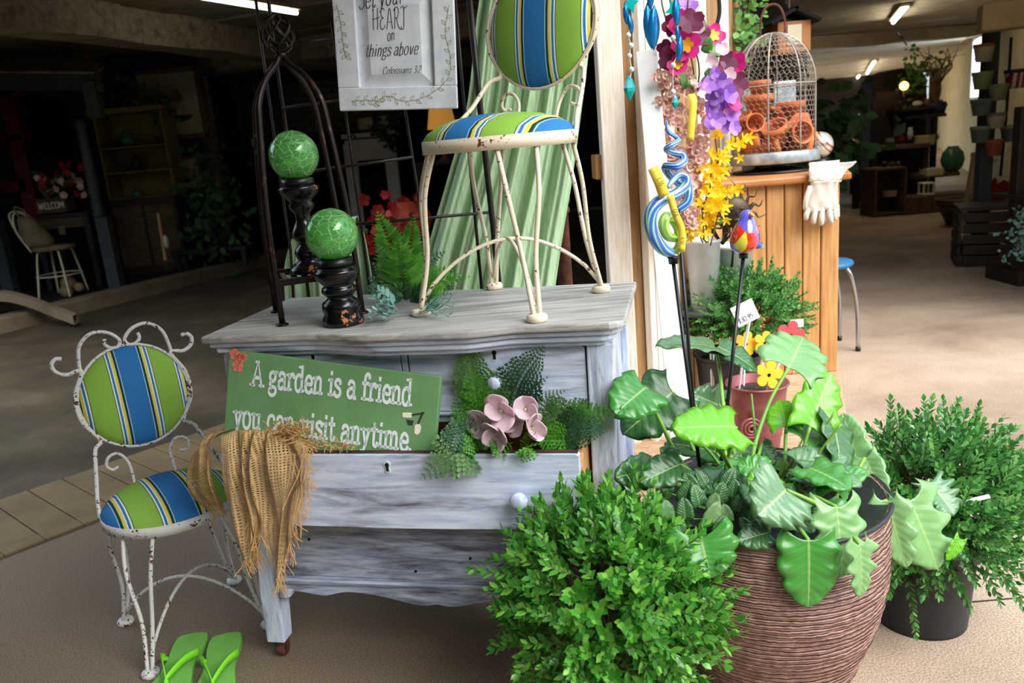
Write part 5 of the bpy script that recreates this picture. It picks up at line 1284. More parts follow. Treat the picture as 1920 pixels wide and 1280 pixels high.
# small cream-edged plant at the front left of the planter
sm=thing('trailing_plant','small round-leaved cream-edged plant inside the planter, left of the philodendron stems','plant',(PC.x-.12,PC.y-.08,.46))
for i,(x,y,w_,Y) in enumerate(((1251,909,32,1.56),(1283,922,44,1.52),(1300,905,40,1.56),(1312,930,44,1.50),(1252,957,40,1.46),(1285,955,44,1.46),(1335,942,36,1.47),(1330,962,42,1.45),(1364,962,34,1.46),(1345,925,42,1.52),(1372,918,40,1.55),(1385,945,44,1.52),(1405,925,36,1.56),(1360,895,38,1.6),(1325,895,36,1.6),(1400,970,42,1.5),(1410,990,40,1.46),(1275,985,36,1.45),(1345,985,38,1.44))):
    B=P(x,y+w_*.4,Y);T=P(x+rr.uniform(-20,20),y-w_*.5,Y+.01);W=w_*1.0*Y/1450
    big_leaf(B,T,V((rr.uniform(-.4,.4),-.8,.6)),W,M['variegated'] if i in(4,6,7,8) else M['ph_dark'],lobes=3,depth=.05,ears=.2,seed=60+i,par=sm,nl=10,nw=7)
    petiole([V((PC.x-.10,PC.y-.06,.47)),B],.0016,sm)
# dry leaf scraps
# plant label in the right-hand boxwood
b=MB();p=P(1800,942,1.70);q=P(1856,930,1.68);b.bar(p,q,.016,.0015);tag(b.build('plant_label',M['tagwhite']),'white plastic plant label stuck in the right boxwood','label')
# ================================================================== GLASS STAKES
def tube_uv(name,pts,rs,mat,parent,n=12):
    c=cat_rom(pts,8);N=len(c);f=lambda i:rs[min(int(i/(N-1)*(len(rs)-1)),len(rs)-2)]+(rs[min(int(i/(N-1)*(len(rs)-1)),len(rs)-2)+1]-rs[min(int(i/(N-1)*(len(rs)-1)),len(rs)-2)])*((i/(N-1)*(len(rs)-1))%1 if i<N-1 else 1)
    b=MB();b.tube(c,[f(i) for i in range(N)],n);b.uv={};ln=0
    for i in range(N):
        if i:ln+=(c[i]-c[i-1]).length
        for k in range(n):b.uv[i*n+k]=(ln*6,abs(2*k/n-1)+ln*3.0)
    return b.build(name,mat,parent,True)
Yg=1.80
def SP(l,Y=Yg):return [P(a[0],a[1],Y+(a[2] if len(a)>2 else 0)) for a in l]
g1=thing('glass_stake','blue and green swirled glass coil ornament with a broad lower loop, on a black rod','garden stake',tuple(P(1310,872,1.70)))
b=MB();b.tube([P(1262,488,Yg),P(1312,875,1.68)],.0045,8);b.build('rod',M['rod'],g1,True)
b=MB();b.lathe([(0,0),(.011,0),(.012,.012),(.015,.016),(0,.018)],14,P(1263,494,Yg));b.build('socket',M['blackcap'],g1,True)
tube_uv('glass_coil',SP([(1262,476),(1240,464,-.01),(1221,432,-.02),(1221,398,-.02),(1240,375,-.01),(1264,366,.0),(1284,350,.015),(1288,334,.02),(1274,328,.02),(1260,340,.01),(1252,352,-.005)]),[.011,.014,.0145,.0145,.014,.0125,.011,.009,.008,.0065,.004],M['swirl'],g1)
tube_uv('glass_curl',SP([(1266,474),(1278,452,.0),(1274,430,.01),(1262,410,.0),(1249,408,-.015),(1244,424,-.02),(1252,442,-.01),(1266,446,.01),(1276,436,.02),(1270,424,.02)]),[.010,.011,.012,.013,.0125,.012,.011,.009,.007,.004],M['swirl_green'],g1)
g2=thing('glass_stake','blue and yellow-green glass corkscrew ornament rising to a thin tip, on a black rod','garden stake',tuple(P(1300,770,1.76)))
b=MB();b.tube([P(1271,394,Yg+.06),P(1303,800,1.74)],.0045,8);b.build('rod',M['rod'],g2,True)
tube_uv('glass_coil',SP([(1272,394,.06),(1290,376,.06),(1288,348,.07),(1270,338,.08),(1254,326,.06),(1248,312,.05),(1268,312,.03),(1282,304,.05),(1280,292,.07),(1262,286,.07),(1250,280,.05),(1258,273,.04),(1272,264,.06),(1266,256,.07),(1254,248,.06),(1250,238,.06),(1250,226,.06)]),[.010,.011,.012,.012,.009,.009,.0095,.0095,.009,.008,.0075,.007,.006,.005,.0045,.004,.002],M['swirl'],g2)
def ribbon(pts,w_,name,par,mat,side=V((1,0,.0))):
    c=cat_rom(pts,5);b=MB();rows=[]
    for i,p in enumerate(c):
        t=(c[min(i+1,len(c)-1)]-c[max(0,i-1)]).normalized();s=(side-t*side.dot(t)).normalized();rows.append([p-s*w_/2,p+s*w_/2])
    b.grid(rows);return b.build(name,mat,par,True,solid=.0006)
ribbon([P(1224,314,Yg-.03),P(1236,340,Yg-.035),P(1246,368,Yg-.03)],.024,'tape_tag',g1,M['tape'])
ribbon([P(1256,366,Yg-.032),P(1266,400,Yg-.03),P(1278,430,Yg-.025),P(1278,472,Yg-.02)],.016,'tape_tag',g1,M['tape'])
TX_=(P(1278,430,Yg-.03)-P(1258,385,Yg-.036)).normalized();TYv=TX_.cross(V((0,1,0))).normalized()
lettering('lettering','GGK',P(1260,394,Yg-.042),TX_,TYv if TYv.x>0 else -TYv,.009,M['ink'],g1,.12,False)
TX2=(P(1278,470,Yg-.03)-P(1278,440,Yg-.03)).normalized();TY2=V((1,0,0))
lettering('lettering','4.50',P(1276,445,Yg-.040),TX2,TY2,.008,M['ink'],g1,.12,False)
TX3=(P(1246,366,Yg-.04)-P(1226,316,Yg-.04)).normalized();lettering('lettering','L.55',P(1232,335,Yg-.045),TX3,V((1,0,.3)).normalized(),.009,M['ink'],g1,.12,False)
# bird stake
gb=thing('glass_bird_stake','multicoloured patchwork glass bird on a tall black rod','garden stake',tuple(P(1352,868,1.72)))
b=MB();b.tube([P(1394,480,1.82),P(1352,868,1.70)],.0045,8);b.build('rod',M['rod'],gb,True)
b=MB();b.lathe([(0,-.012),(.010,-.012),(.011,.004),(0,.005)],14,P(1394,474,1.82));b.build('socket',M['blackcap'],gb,True)
def patch():
    m,t,bs=nodes('patchwork_glass');bs.inputs['Roughness'].default_value=.08;bs.inputs['Coat Weight'].default_value=.8
    v=mk_coord(t);vn=t.nodes.new('ShaderNodeTexVoronoi');vn.inputs['Scale'].default_value=34;t.links.new(v,vn.inputs['Vector'])
    sx_=t.nodes.new('ShaderNodeSeparateColor');t.links.new(vn.outputs['Color'],sx_.inputs[0])
    t.links.new(ramp(t,sx_.outputs[0],[(0,'#e03a1a'),(.2,'#3a4fd0'),(.42,'#1fae5a'),(.55,'#e8d84a'),(.68,'#6a63e0'),(.84,'#d84a5a'),(.93,'#86c24a')],'CONSTANT'),bs.inputs['Base Color']);return m
M['patch']=patch()
bc=P(1397,440,1.82)
b=MB();up=(P(1402,400,1.82)-P(1395,470,1.82)).normalized()
b.lathe([(0,-.042),(.018,-.040),(.030,-.028),(.034,-.012),(.031,.006),(.024,.022),(.018,.032),(.0165,.040),(.015,.048),(.009,.055),(0,.057)],28,bc,V((1,0,0)),up);b.build('body',M['patch'],gb,True)
b=MB();hd=bc+up*.046;b.lathe([(.006,0),(.004,.008),(0,.016)],8,hd+V((.004,-.014,0)),V((1,0,0)),V((.1,-1,-.15)).normalized());b.build('beak',M['orangeheart'],gb,True)
b=MB();b.lathe([(.008,0),(.010,.010),(.007,.024),(0,.03)],8,bc-up*.024+V((.024,.01,0)),V((0,0,1)),V((1,.3,-.35)).normalized());b.build('tail',M['patch'],gb,True)
# ================================================================== WIND CHIMES
def chime(label,items,Y):
    t=thing('wind_chime',label,'wind chime',tuple(P(items[-1][1],items[-1][2],Y)),None);ys=[i[2] for i in items]
    x0=items[0][1];b=MB();b.tube([P(x0,-60,Y)]+[P(i[1],i[2],Y) for i in items],.0011,5,False);b.build('string',M['string'],t)
    for it in items:
        k,x,y=it[:3];c=P(x,y,Y)
        if k=='bead':
            b=MB();b.sphere(c,.0075,12,8);b.build('bead',M['bead'],t,True)
        elif k=='drop':
            s=it[3]/1502*Y;b=MB();b.lathe([(0,-s),(s*.42,-s*.25),(s*.46,.0),(s*.3,s*.6),(0,s)],6,c);b.build('glass_drop',M[it[4] if len(it)>4 else 'turq'],t)
        elif k=='leaf':
            s=it[3]/1502*Y;an=it[4] if len(it)>4 else 0;d=V((sin(an),0,-cos(an)));q=V((cos(an),.4,sin(an))).normalized();rows=[]
            for i in range(9):
                f=i/8;hw=s*.16*sin(PI*f)**.8+.0004;p=c+d*(s*(f-.5));rows.append([p-q*hw,p+V((0,-.006*sin(PI*f),0)),p+q*hw])
            b=MB();b.grid(rows);b.build('metal_leaf',M['blueribbon'],t,True,solid=.0012)
        elif k=='star':
            s=it[3]/1502*Y;b=MB();poly=[(cos(a)*s*(1 if i%2==0 else .45),sin(a)*s*(1 if i%2==0 else .45)) for i,a in enumerate([PI*i/4+.3 for i in range(8)])]
            b.prism(poly,c,V((1,0,0)),V((0,0,1)),.004);b.build('glass_star',M['turq'],t)
chime('leftmost turquoise glass wind chime strand in front of the white post',[('star',1182,8,16),('leaf',1174,24,40),('leaf',1182,44,34,.15),('bead',1178,66),('bead',1183,85),('bead',1180,105),('bead',1184,130),('drop',1180,165,23)],2.3)
chime('pair of twisted blue metal drops, middle of the three wind chime strands',[('leaf',1219,-10,50),('leaf',1218,48,80,.05),('leaf',1226,52,76,-.05)],2.32)
chime('turquoise and blue wind chime strand with three white beads, rightmost of the three',[('star',1262,18,16),('leaf',1268,22,52),('leaf',1270,62,28),('bead',1262,71),('leaf',1274,92,46,-.12),('bead',1262,122),('bead',1262,172),('drop',1266,192,14)],2.3)
# ================================================================== SILK FLOWERS ON THE WALL
rr=random.Random(31)
def flower_mb(c,ax,r,n,cup=.25,wid=1.0,ruf=0):
    ax=V(ax).normalized();u=ax.orthogonal().normalized();v=ax.cross(u);b=MB();o=rr.uniform(0,6)
    for k in range(n):
        a=2*PI*k/n+o;d=(u*cos(a)+v*sin(a));s=ax.cross(d);hw=wid*r*PI/n*.62
        rows=[]
        for i in range(5):
            t=i/4;w_=hw*(sin(PI*(.10+.78*t))**.8);row=[]
            for j in range(3):
                row.append(c+d*(r*t)+s*(w_*(j-1))+ax*(cup*r*t*t+ruf*r*rr.uniform(-1,1)*t))
            rows.append(row)
        b.grid(rows)
    return b
def blos(par,x,y,Y,r_px,mat,n=5,heart=None,ax=None,cup=.25,wid=1.3,name='blossom',ruf=.06):
    c=P(x,y,Y);r=r_px*Y/1502;ax=ax or V((rr.uniform(-.6,.6),-1,rr.uniform(-.3,.5)))
    o=flower_mb(c,ax,r,n,cup,wid,ruf).build(name,mat,par,True)
    if heart:
        a=V(ax).normalized();b=flower_mb(c+a*r*.12,ax,r*.5,n,cup,1.0).build('heart',heart,o,True)
    return o
def leafy(par,x,y,Y,dx,dy,w_,mat,name='leaf'):
    return big_leaf(P(x,y,Y),P(x+dx,y+dy,Y-.02),V((.1,-.8,.5)),w_*Y/1502,mat,lobes=1,depth=0,ears=0,seed=int(x),par=par,name=name,nl=8,nw=5)
YF=2.85
pan=thing('silk_flowers','magenta and maroon silk pansies with orange hearts hanging high on the boarded wall','flowers',tuple(P(1290,150,YF)))
for (x,y,r,mt,h) in ((1288,85,27,'magenta','orangeheart'),(1262,110,26,'maroon',None),(1272,122,20,'magenta','orangeheart'),(1277,45,26,'magenta','orangeheart'),(1262,48,20,'maroon','orangeheart'),(1296,42,24,'maroon',None),(1290,12,18,'purple',None),(1337,68,22,'magenta','orangeheart'),(1313,68,20,'maroon',None),(1250,92,18,'maroon',None),(1362,120,22,'maroon',None),(1382,158,22,'maroon',None),(1352,208,26,'magenta','orangeheart'),(1376,195,16,'magenta',None),(1380,118,20,'magenta',None),(1298,60,18,'magenta',None)):
    blos(pan,x,y,YF+rr.uniform(-.05,.05),r,M[mt],5,M[h] if h else None)
for (x,y,dx,dy,w_) in ((1300,140,-12,40,22),(1325,130,20,26,28),(1322,100,10,-30,24),(1330,90,24,14,26),(1276,130,8,36,18),(1340,140,-30,22,22),(1352,105,20,20,24),(1318,62,2,-28,14)):
    leafy(pan,x,y,YF+.02,dx,dy,w_,M['leaf_plain'])
for (pts) in ([(1238,-20),(1244,20),(1262,70),(1284,110)],[(1252,-20),(1262,25),(1282,60),(1300,130),(1298,180)],[(1290,0),(1290,40),(1310,120),(1308,170)]):
    b=MB();b.tube(cat_rom([P(x,y,YF+.03) for x,y in pts],6),.003,6);b.build('stem',M['twig'],pan,True)
for (x,y) in ((1352,95),(1330,112),(1346,128),(1365,140),(1310,52)):
    blos(pan,x,y,YF-.02,13,M['pinkpetal'],4,None,cup=.6)
pur=thing('silk_flowers','violet silk orchid-like blossoms below the magenta pansies, left of the wire cloche','flowers',tuple(P(1350,230,YF)))
for (x,y,r) in ((1346,150,17),(1328,158,16),(1358,165,20),(1342,178,18),(1368,180,16),(1336,200,15),(1352,190,18),(1372,215,16),(1345,225,16),(1360,232,18),(1332,232,14),(1376,240,14),(1338,135,12),(1340,214,16),(1322,160,12)):
    blos(pur,x,y,YF-.05+rr.uniform(-.04,.04),r,M['purple'],5,None,cup=.3)
hyd=thing('dried_hydrangea','long hanging bunch of dusty rose hydrangea florets on the boarded wall','flowers',tuple(P(1280,380,YF)))
fm=flower_mb(V((0,0,0)),V((0,-1,.2)),.021,5,.55,1.5,.05)
fm.sphere((0,-.006,0),.008,8,6)
me=bpy.data.meshes.new('floret');me.from_pydata(fm.v,[],fm.f);me.materials.append(M['hydr'])
k=0
while k<295:
    y=rr.uniform(128,420);xl=1228+max(0,(y-300))*.45;xr_=1300+(y-128)*.22 if y<260 else 1326-(y-260)*.16
    x=rr.uniform(xl,xr_)
    if 1262<x<1286 and 180<y<262 and rr.random()<.8:continue
    o=bpy.data.objects.new('floret',me);COL.objects.link(o);o.parent=hyd;o.location=P(x,y,YF+.06+rr.uniform(-.08,.08))-ORG[hyd.name];o.rotation_euler=(rr.uniform(-.6,.6),rr.uniform(-3,3),rr.uniform(-.7,.7));s=rr.uniform(.55,1.0);o.scale=(s,s,s);k+=1
for pts in ([(1262,130),(1270,230),(1286,330),(1300,430)],[(1300,150),(1296,260),(1310,400)]):
    b=MB();b.tube(cat_rom([P(x,y,YF+.10) for x,y in pts],6),.004,6);b.build('stem',M['twig'],hyd,True)
ribbon([P(1296,176,YF-.06),P(1300,190,YF-.08),P(1297,225,YF-.08),P(1294,264,YF-.07)],.026,'price_tape',hyd,M['tape'])
fsy=thing('silk_forsythia','arching yellow forsythia sprays rising from the white vases beside the pine counter','flowers',tuple(P(1330,470,3.0)))
fm=flower_mb(V((0,0,0)),V((0,-1,.2)),.026,5,.45,.6,.03)
me=bpy.data.meshes.new('star_blossom');me.from_pydata(fm.v,[],fm.f);me.materials.append(M['yellow'])
sprays=([(1325,455),(1330,400),(1335,340),(1350,300),(1385,258)],[(1328,455),(1322,380),(1345,320),(1340,250)],[(1332,460),(1350,390),(1362,362)],[(1318,455),(1300,420),(1262,400),(1245,350),(1240,300)],[(1325,455),(1300,430),(1278,455)],[(1320,450),(1318,390),(1330,360),(1335,300)])
for s_,pts in enumerate(sprays):
    c=cat_rom([P(x,y,2.98-.02*s_) for x,y in pts],8);b=MB();b.tube(c,.0028,5);b.build('stem',M['twig'],fsy,True)
    for i,p in enumerate(c):
        if i<5:continue
        for q in range(1 if i%3 else 2):
            o=bpy.data.objects.new('star_blossom',me);COL.objects.link(o);o.parent=fsy
            o.location=p+V((rr.uniform(-.045,.045),rr.uniform(-.03,.02),rr.uniform(-.03,.03)))-ORG[fsy.name];o.rotation_euler=(rr.uniform(-.7,.7),rr.uniform(-3,3),rr.uniform(-.8,.8));s=rr.uniform(.7,1.05);o.scale=(s,s,s)
for (x,y,dx,dy) in ((1318,440,-24,-30),(1340,420,26,-12),(1350,300,20,10),(1300,405,-18,14)):leafy(fsy,x,y,2.98,dx,dy,12,M['leaf_plain'])
# ================================================================== WHITE VASES, SUN FACE
stool=thing('plant_stand','grey metal stand holding the two white vases behind the rear boxwood','stand',(P(1345,690,3.2).x,3.28,DZ))
zt=P(1345,548,3.2).z-.07
b=MB();cS=V((P(1345,690,3.2).x,3.30,0));b.lathe([(0,zt-.02),(.17,zt-.02),(.17,zt),(0,zt)],28,cS);b.build('stand_top',M['greywood'],stool,True)
for k in range(3):
    a=2*PI*k/3+2.4;b=MB();b.tube([cS+V((cos(a)*.12,sin(a)*.12,zt-.02)),cS+V((cos(a)*.15,sin(a)*.15,DZ))],.011,8);b.build('leg',M['chrome'],stool,True)
for (x,y0,rt,rb,hh,Y,lb) in ((1318,448,33,25,.30,3.22,'white tapered vase, the left one of the pair by the counter'),(1372,458,40,30,.30,3.30,'white tapered vase, the right one of the pair by the counter')):
    top=P(x,y0,Y);r1_=rt*Y/1502;r2_=rb*Y/1502;c=V((top.x,top.y,zt));h_=top.z-zt
    b=MB();b.lathe([(0,0),(r2_,0),(r1_*.98,h_-.012),(r1_*1.04,h_-.010),(r1_*1.04,h_),(r1_*.94,h_),(r1_*.9,h_-.03),(r2_*.9,.03),(0,.03)],32,c)
    o=b.build('vase',M['whiteglaze'],None,True,loc=c);tag(o,lb,'vase')
sf=thing('metal_sun_face','dark cast metal sun face with wavy rays standing in front of the counter','sun ornament',tuple(P(1375,440,3.12)))
sc_=P(1378,398,3.12);sr=29*3.12/1502
b=MB();b.sphere(sc_,sr,24,14,(1,.45,1));b.build('face',M['sunmetal'],sf,True)
for (dx,dz,r,ex) in ((-.35,.25,.13,'eye'),(.35,.25,.13,'eye'),(0,-.02,.14,'nose'),(0,-.45,.22,'mouth')):
    b=MB();b.sphere(sc_+V((dx*sr,-sr*.40,dz*sr)),sr*r,12,8,(1.4 if ex!='nose' else .8,.6,.6 if ex!='nose' else 1.5));b.build(ex,M['sunmetal'],sf,True)
for k in range(14):
    a=2*PI*k/14+.2;d=V((cos(a),0,sin(a)));s=V((-sin(a),0,cos(a)));pts=[sc_+d*(sr*.95),sc_+d*(sr*1.3)+s*sr*.18,sc_+d*(sr*1.6)-s*sr*.05,sc_+d*(sr*(1.9+.2*(k%2)))+s*sr*.30]
    b=MB();b.tube(cat_rom(pts,5),[sr*.17*(1-.85*i/15) for i in range(16)],6,True,.5);b.build('ray',M['sunmetal'],sf,True)
b=MB();b.tube([sc_-V((0,0,sr)),P(1372,500,3.14)],.005,6);b.build('stake',M['rod'],sf,True)
tw=thing('curled_twigs','dark curled dried twigs standing in the right white vase','twigs',tuple(P(1350,460,3.2)))
for k in range(9):
    x=rr.uniform(1330,1372);b=MB();b.tube(cat_rom([P(1355,458,3.22),P(x+rr.uniform(-10,10),430,3.2),P(x-rr.uniform(0,22),400+rr.uniform(-10,20),3.16),P(x-rr.uniform(0,30),380+rr.uniform(-15,45),3.14)],6),.0045,5);b.build('twig',M['sunmetal'],tw,True)
# ================================================================== PRICE STAKE, COPPER POT, WOODEN FLOWERS
ps=thing('price_stake','white price tag on a white stake before the rear boxwood','price tag',tuple(P(1384,745,2.78)))
qd=[P(1366,580,2.80),P(1406,560,2.80),P(1425,590,2.80),P(1385,614,2.80)]
ux=(qd[1]-qd[0]).normalized();uy=(qd[0]-qd[3]);uy=(uy-ux*uy.dot(ux)).normalized()
b=MB();b.prism([(0,0),((qd[1]-qd[0]).length,0),((qd[1]-qd[0]).length,(qd[0]-qd[3]).length),(0,(qd[0]-qd[3]).length)],qd[3],ux,uy,.003);b.build('card',M['tagwhite'],ps,bevel=.001)
lettering('lettering','$30.95',qd[3]+ux*.006+uy*.012+ux.cross(uy)*.003,ux,uy,.019,M['ink'],ps,.08,False,.15)
lettering('lettering','3 .',qd[3]+ux*.004+uy*.050+ux.cross(uy)*.003,ux,uy,.014,M['ink'],ps,.08,False,.15)
b=MB();b.bar(P(1406,596,2.81),P(1396,648,2.79),.022,.004);b.bar(P(1396,648,2.79),P(1384,742,2.78),.016,.004);b.build('stake',M['tagwhite'],ps,bevel=.001)
cp=V((P(1427,820,2.74).x,2.78,DZ));
cpt=thing('copper_pot','rose copper enamelled pail with an embossed snail, filled with soil','plant pot',tuple(cp))
hp=P(1427,716,2.78).z-DZ;rt=58*2.80/1502;rb=40*2.80/1502
b=MB();b.lathe([(0,0),(rb,0),(rb+(rt-rb)*.30,hp*.30),(rb+(rt-rb)*.30+.004,hp*.32),(rb+(rt-rb)*.34,hp*.35),(rb+(rt-rb)*.36+.004,hp*.37),(rb+(rt-rb)*.38,hp*.40),(rb+(rt-rb)*.72,hp*.72),(rb+(rt-rb)*.73+.004,hp*.74),(rb+(rt-rb)*.76,hp*.77),(rt-.002,hp-.006),(rt+.005,hp-.003),(rt+.005,hp+.003),(rt-.003,hp+.003),(rt-.006,hp*.86),(0,hp*.86)],40,cp);b.build('pail',M['copperpot'],cpt,True)
b=MB();b.lathe([(rt-.008,hp*.87),(rt*.6,hp*.93),(0,hp*.95)],28,cp,wob=lambda a,z:1);b.build('soil',M['soil'],cpt,True)
b=MB();sn_=cp+V((-.05,-(rb+(rt-rb)*.5)*.92,hp*.50));
for j in range(1,4):
    r_=.012*j;b.tube([sn_+V((cos(a)*r_,-.004-.003*(3-j),sin(a)*r_)) for a in [2*PI*i/20 for i in range(21)]],.005,8,False)
b.build('snail_relief',M['copperpot'],cpt,True)
def wflower(label,x,y,Y,r_px,mat,base,rot=0.):
    c=P(x,y,Y);r=r_px*Y/1502;t=thing('wooden_flower',label,'wooden flower',tuple(base),'painted wooden flowers')
    poly=[]
    for i in range(60):
        a=2*PI*i/60+rot;poly.append((r*(.45+.58*abs(cos(2.5*a))**.5)*cos(a),r*(.45+.58*abs(cos(2.5*a))**.5)*sin(a)))
    X=V((1,.1,0)).normalized();Yv=V((0,.25,1)).normalized();b=MB();b.prism(poly,c,X,Yv,.006);b.build('petals',mat,t,bevel=.001)
    b=MB();b.sphere(c+V((0,-.007,0)),r*.13,10,8,(1,.6,1));b.build('heart',M['black'],t,True)
    b=MB();b.bar(c+V((0,.003,-r*.3)),base,.008,.004);b.build('stick',M['tagwhite'],t)
sb=cp+V((0,0,hp*.9))
wflower('yellow painted wooden flower low over the copper pot soil, nearest the viewer',1441,702,2.70,28,M['woodyellow'],sb+V((.02,-.05,0)))
wflower('yellow painted wooden flower behind the price stake, upper right of the three yellow ones',1433,642,2.82,22,M['woodyellow'],sb+V((.02,.02,0)),.3)
wflower('yellow painted wooden flower half hidden by the white stake, upper left of the three',1398,644,2.84,24,M['woodyellow'],sb+V((-.04,.03,0)),.6)
wflower('red painted wooden flower behind the pale philodendron leaf by the counter',1482,628,2.88,28,M['woodred'],sb+V((.06,.04,0)),.2)
b=MB();p=P(1494,606,2.95);b.box(p,(.05,.003,.03));b2=tag(b.build('plant_label',M['tagwhite']),'small white plant label above the red wooden flower','label')
b=MB();b.bar(p,P(1488,700,2.95),.006,.002);b.build('label_stake',M['tagwhite'],b2)
# ================================================================== ON THE COUNTER
YC=3.97+.12
base_c=P(1450,300,YC);cc=V((base_c.x,base_c.y,0));rB=79*YC/1480
tray=thing('black_tray','low black round stand under the wire cloche on the counter','stand',(cc.x,cc.y,CT))
zb=P(1450,304,YC).z
b=MB();b.lathe([(0,CT),(.20,CT),(.20,CT+.012),(.10,CT+.02),(.09,zb-.006),(rB*.86,zb-.004),(rB*.86,zb),(0,zb)],36,cc);b.build('stand_body',M['blackcap'],tray,True)
zt_=P(1450,284,YC).z;cl=thing('wire_cloche','chicken-wire dome cloche on a galvanised base, full of terracotta pots','cloche',(cc.x,cc.y,zb))
b=MB();b.lathe([(0,zb),(rB,zb),(rB*1.01,zb+.006),(rB*1.01,zt_-.004),(rB,zt_),(rB*.96,zt_),(rB*.95,zt_-.012),(0,zt_-.012)],48,cc);b.build('base_tray',M['galv'],cl,True)
apz=P(1450,62,YC).z;Hd=apz-zt_;rD=rB*.90
def dome(t):  # t 0..1 arc-length-ish: straight wall then round shoulder
    if t<.52:return rD,zt_+Hd*.56*(t/.52)
    a=(t-.52)/.48*PI/2;return max(.004,rD*cos(a)),zt_+Hd*(.56+.44*sin(a))
for k in range(8):
    a=2*PI*k/8+.35;pts=[cc+V((cos(a)*dome(i/20)[0],sin(a)*dome(i/20)[0],dome(i/20)[1])) for i in range(21)]
    b=MB();b.tube(pts,.0042,6);b.build('rib',M['wire'],cl,True)
for t_ in(.0,.52):
    r_,z_=dome(t_);b=MB();b.tube([cc+V((cos(a)*r_,sin(a)*r_,z_)) for a in [2*PI*i/40 for i in range(41)]],.004,6,False);b.build('hoop',M['wire'],cl,True)
nc=44;nrw=26;b=MB()
def dp(i,j):
    r_,z_=dome(min(1,j/nrw));a=2*PI*i/nc;return cc+V((cos(a)*r_,sin(a)*r_,z_))
for j in range(nrw):
    for i in range(nc):
        o=.5*(j%2)
        p0=dp(i+o,j+.18);p1=dp(i+o,j+.82)
        b.tube([p0,p1],.0011,3,False)
        if j<nrw-1:
            b.tube([p1,dp(i+o+.5,j+1.18)],.0011,3,False);b.tube([p1,dp(i+o-.5,j+1.18)],.0011,3,False)
b.build('wire_mesh',M['wire'],cl,kind='stuff')
hpts=[cc+V((-.06,0,apz-.012)),cc+V((-.058,0,apz+.06)),cc+V((-.035,0,apz+.115)),cc+V((0,0,apz+.13)),cc+V((.035,0,apz+.115)),cc+V((.058,0,apz+.06)),cc+V((.06,0,apz-.012))]
b=MB();b.tube(cat_rom(hpts,6),.0055,8);b.build('handle',M['rust'],cl,True)
def tpot(label,x,y,dY,r_px,axis,hs=1.0):
    c=P(x,y,YC+dY*.62);r=r_px*YC/1480;h=r*1.55*hs;Zx=V(axis).normalized();o=c-Zx*h*.5
    b=MB();b.lathe([(0,0),(r*.64,0),(r*.88,h*.70),(r*.98,h*.71),(r,h),(r*.86,h),(r*.84,h*.72),(r*.56,h*.08),(0,h*.08)],28,o,V((0,1,.01)).cross(Zx) if abs(Zx.z)<.99 else V((1,0,0)),Zx)
    g=tag(b.build('terracotta_pot',M['terracotta'],None,True),label,'flower pot','terracotta pots in the cloche')
for a_ in (('small upright terracotta pot, topmost of the stack inside the cloche',1424,168,-.02,20,(0,0,1)),
 ('large upright terracotta pot under the topmost one inside the cloche',1422,200,-.01,26,(0,0,1)),
 ('small terracotta pot lying with its mouth to the viewer, left middle of the cloche',1414,231,-.22,16,(-.1,-1,.1)),
 ('terracotta pot tipped at the far left side of the cloche',1393,230,-.05,19,(-.3,-.2,1)),
 ('terracotta pot lying at the lower left of the cloche floor',1402,262,-.15,22,(1,-.2,.25)),
 ('terracotta pot flat on the cloche floor below the lying one, left',1410,276,-.12,20,(.9,.1,-.1)),
 ('bright terracotta pot leaning in the middle of the cloche, mouth to upper left',1455,252,-.20,24,(-.4,-.35,.9)),
 ('terracotta pot lying on the cloche floor in the middle front',1440,272,-.18,22,(.9,-.2,.2)),
 ('upright terracotta pot standing behind the leaning one, centre right of the cloche',1482,212,.02,26,(.05,0,1)),
 ('big upside down terracotta pot at the right of the cloche',1496,240,.0,32,(.1,-.1,-1)),
 ('terracotta pot with its mouth to the viewer at the right of the cloche',1497,250,-.22,20,(.2,-1,.1)),
 ('terracotta pot lying at the lower right of the cloche floor',1500,272,-.16,22,(.8,-.1,-.2)),
 ('terracotta pot at the back of the cloche floor, mostly hidden by the front ones',1465,285,.08,26,(0,0,1)),
 ('terracotta pot wedged behind the leaning pot, mouth up, in the middle',1455,226,.05,22,(.5,.1,.8))):tpot(*a_)
# backdrop inside: slate plaques and bottles standing behind the cloche
for (x0,y0,x1,y1,lb) in ((1392,158,1442,236,'pale slate plaque standing behind the left of the cloche'),(1450,150,1492,200,'pale slate plaque standing behind the right of the cloche')):
    p=P(x0,y1,YC+.30);q_=P(x1,y0,YC+.30);b=MB();b.box((p+q_)/2,(q_.x-p.x,.02,abs(q_.z-p.z)));tag(b.build('slate_plaque',M['galv'],bevel=.004),lb,'plaque')
# mirrored globe with orange swirl
gg=P(1537,272,YC+.05);r_=24*YC/1480
def globem():
    m,t,bs=nodes('silvered_swirl_globe');bs.inputs['Roughness'].default_value=.08;bs.inputs['Metallic'].default_value=.6
    v=mk_coord(t,(1,1,1),(0,.7,.3));wv=t.nodes.new('ShaderNodeTexWave');wv.inputs['Scale'].default_value=5;wv.inputs['Distortion'].default_value=3;t.links.new(v,wv.inputs['Vector'])
    t.links.new(ramp(t,wv.outputs['Fac'],[(0,'#d8d4c0'),(.55,'#e4e0d2'),(.66,'#e0521a'),(.80,'#d94a12'),(.86,'#27408a'),(.92,'#d8d4c0')]),bs.inputs['Base Color']);return m
gl=thing('gazing_globe','silvered glass globe with an orange swirl at the right end of the counter','gazing globe',(gg.x,gg.y,CT))
b=MB();b.sphere(gg,r_,32,18);b.build('globe',globem(),gl,True)
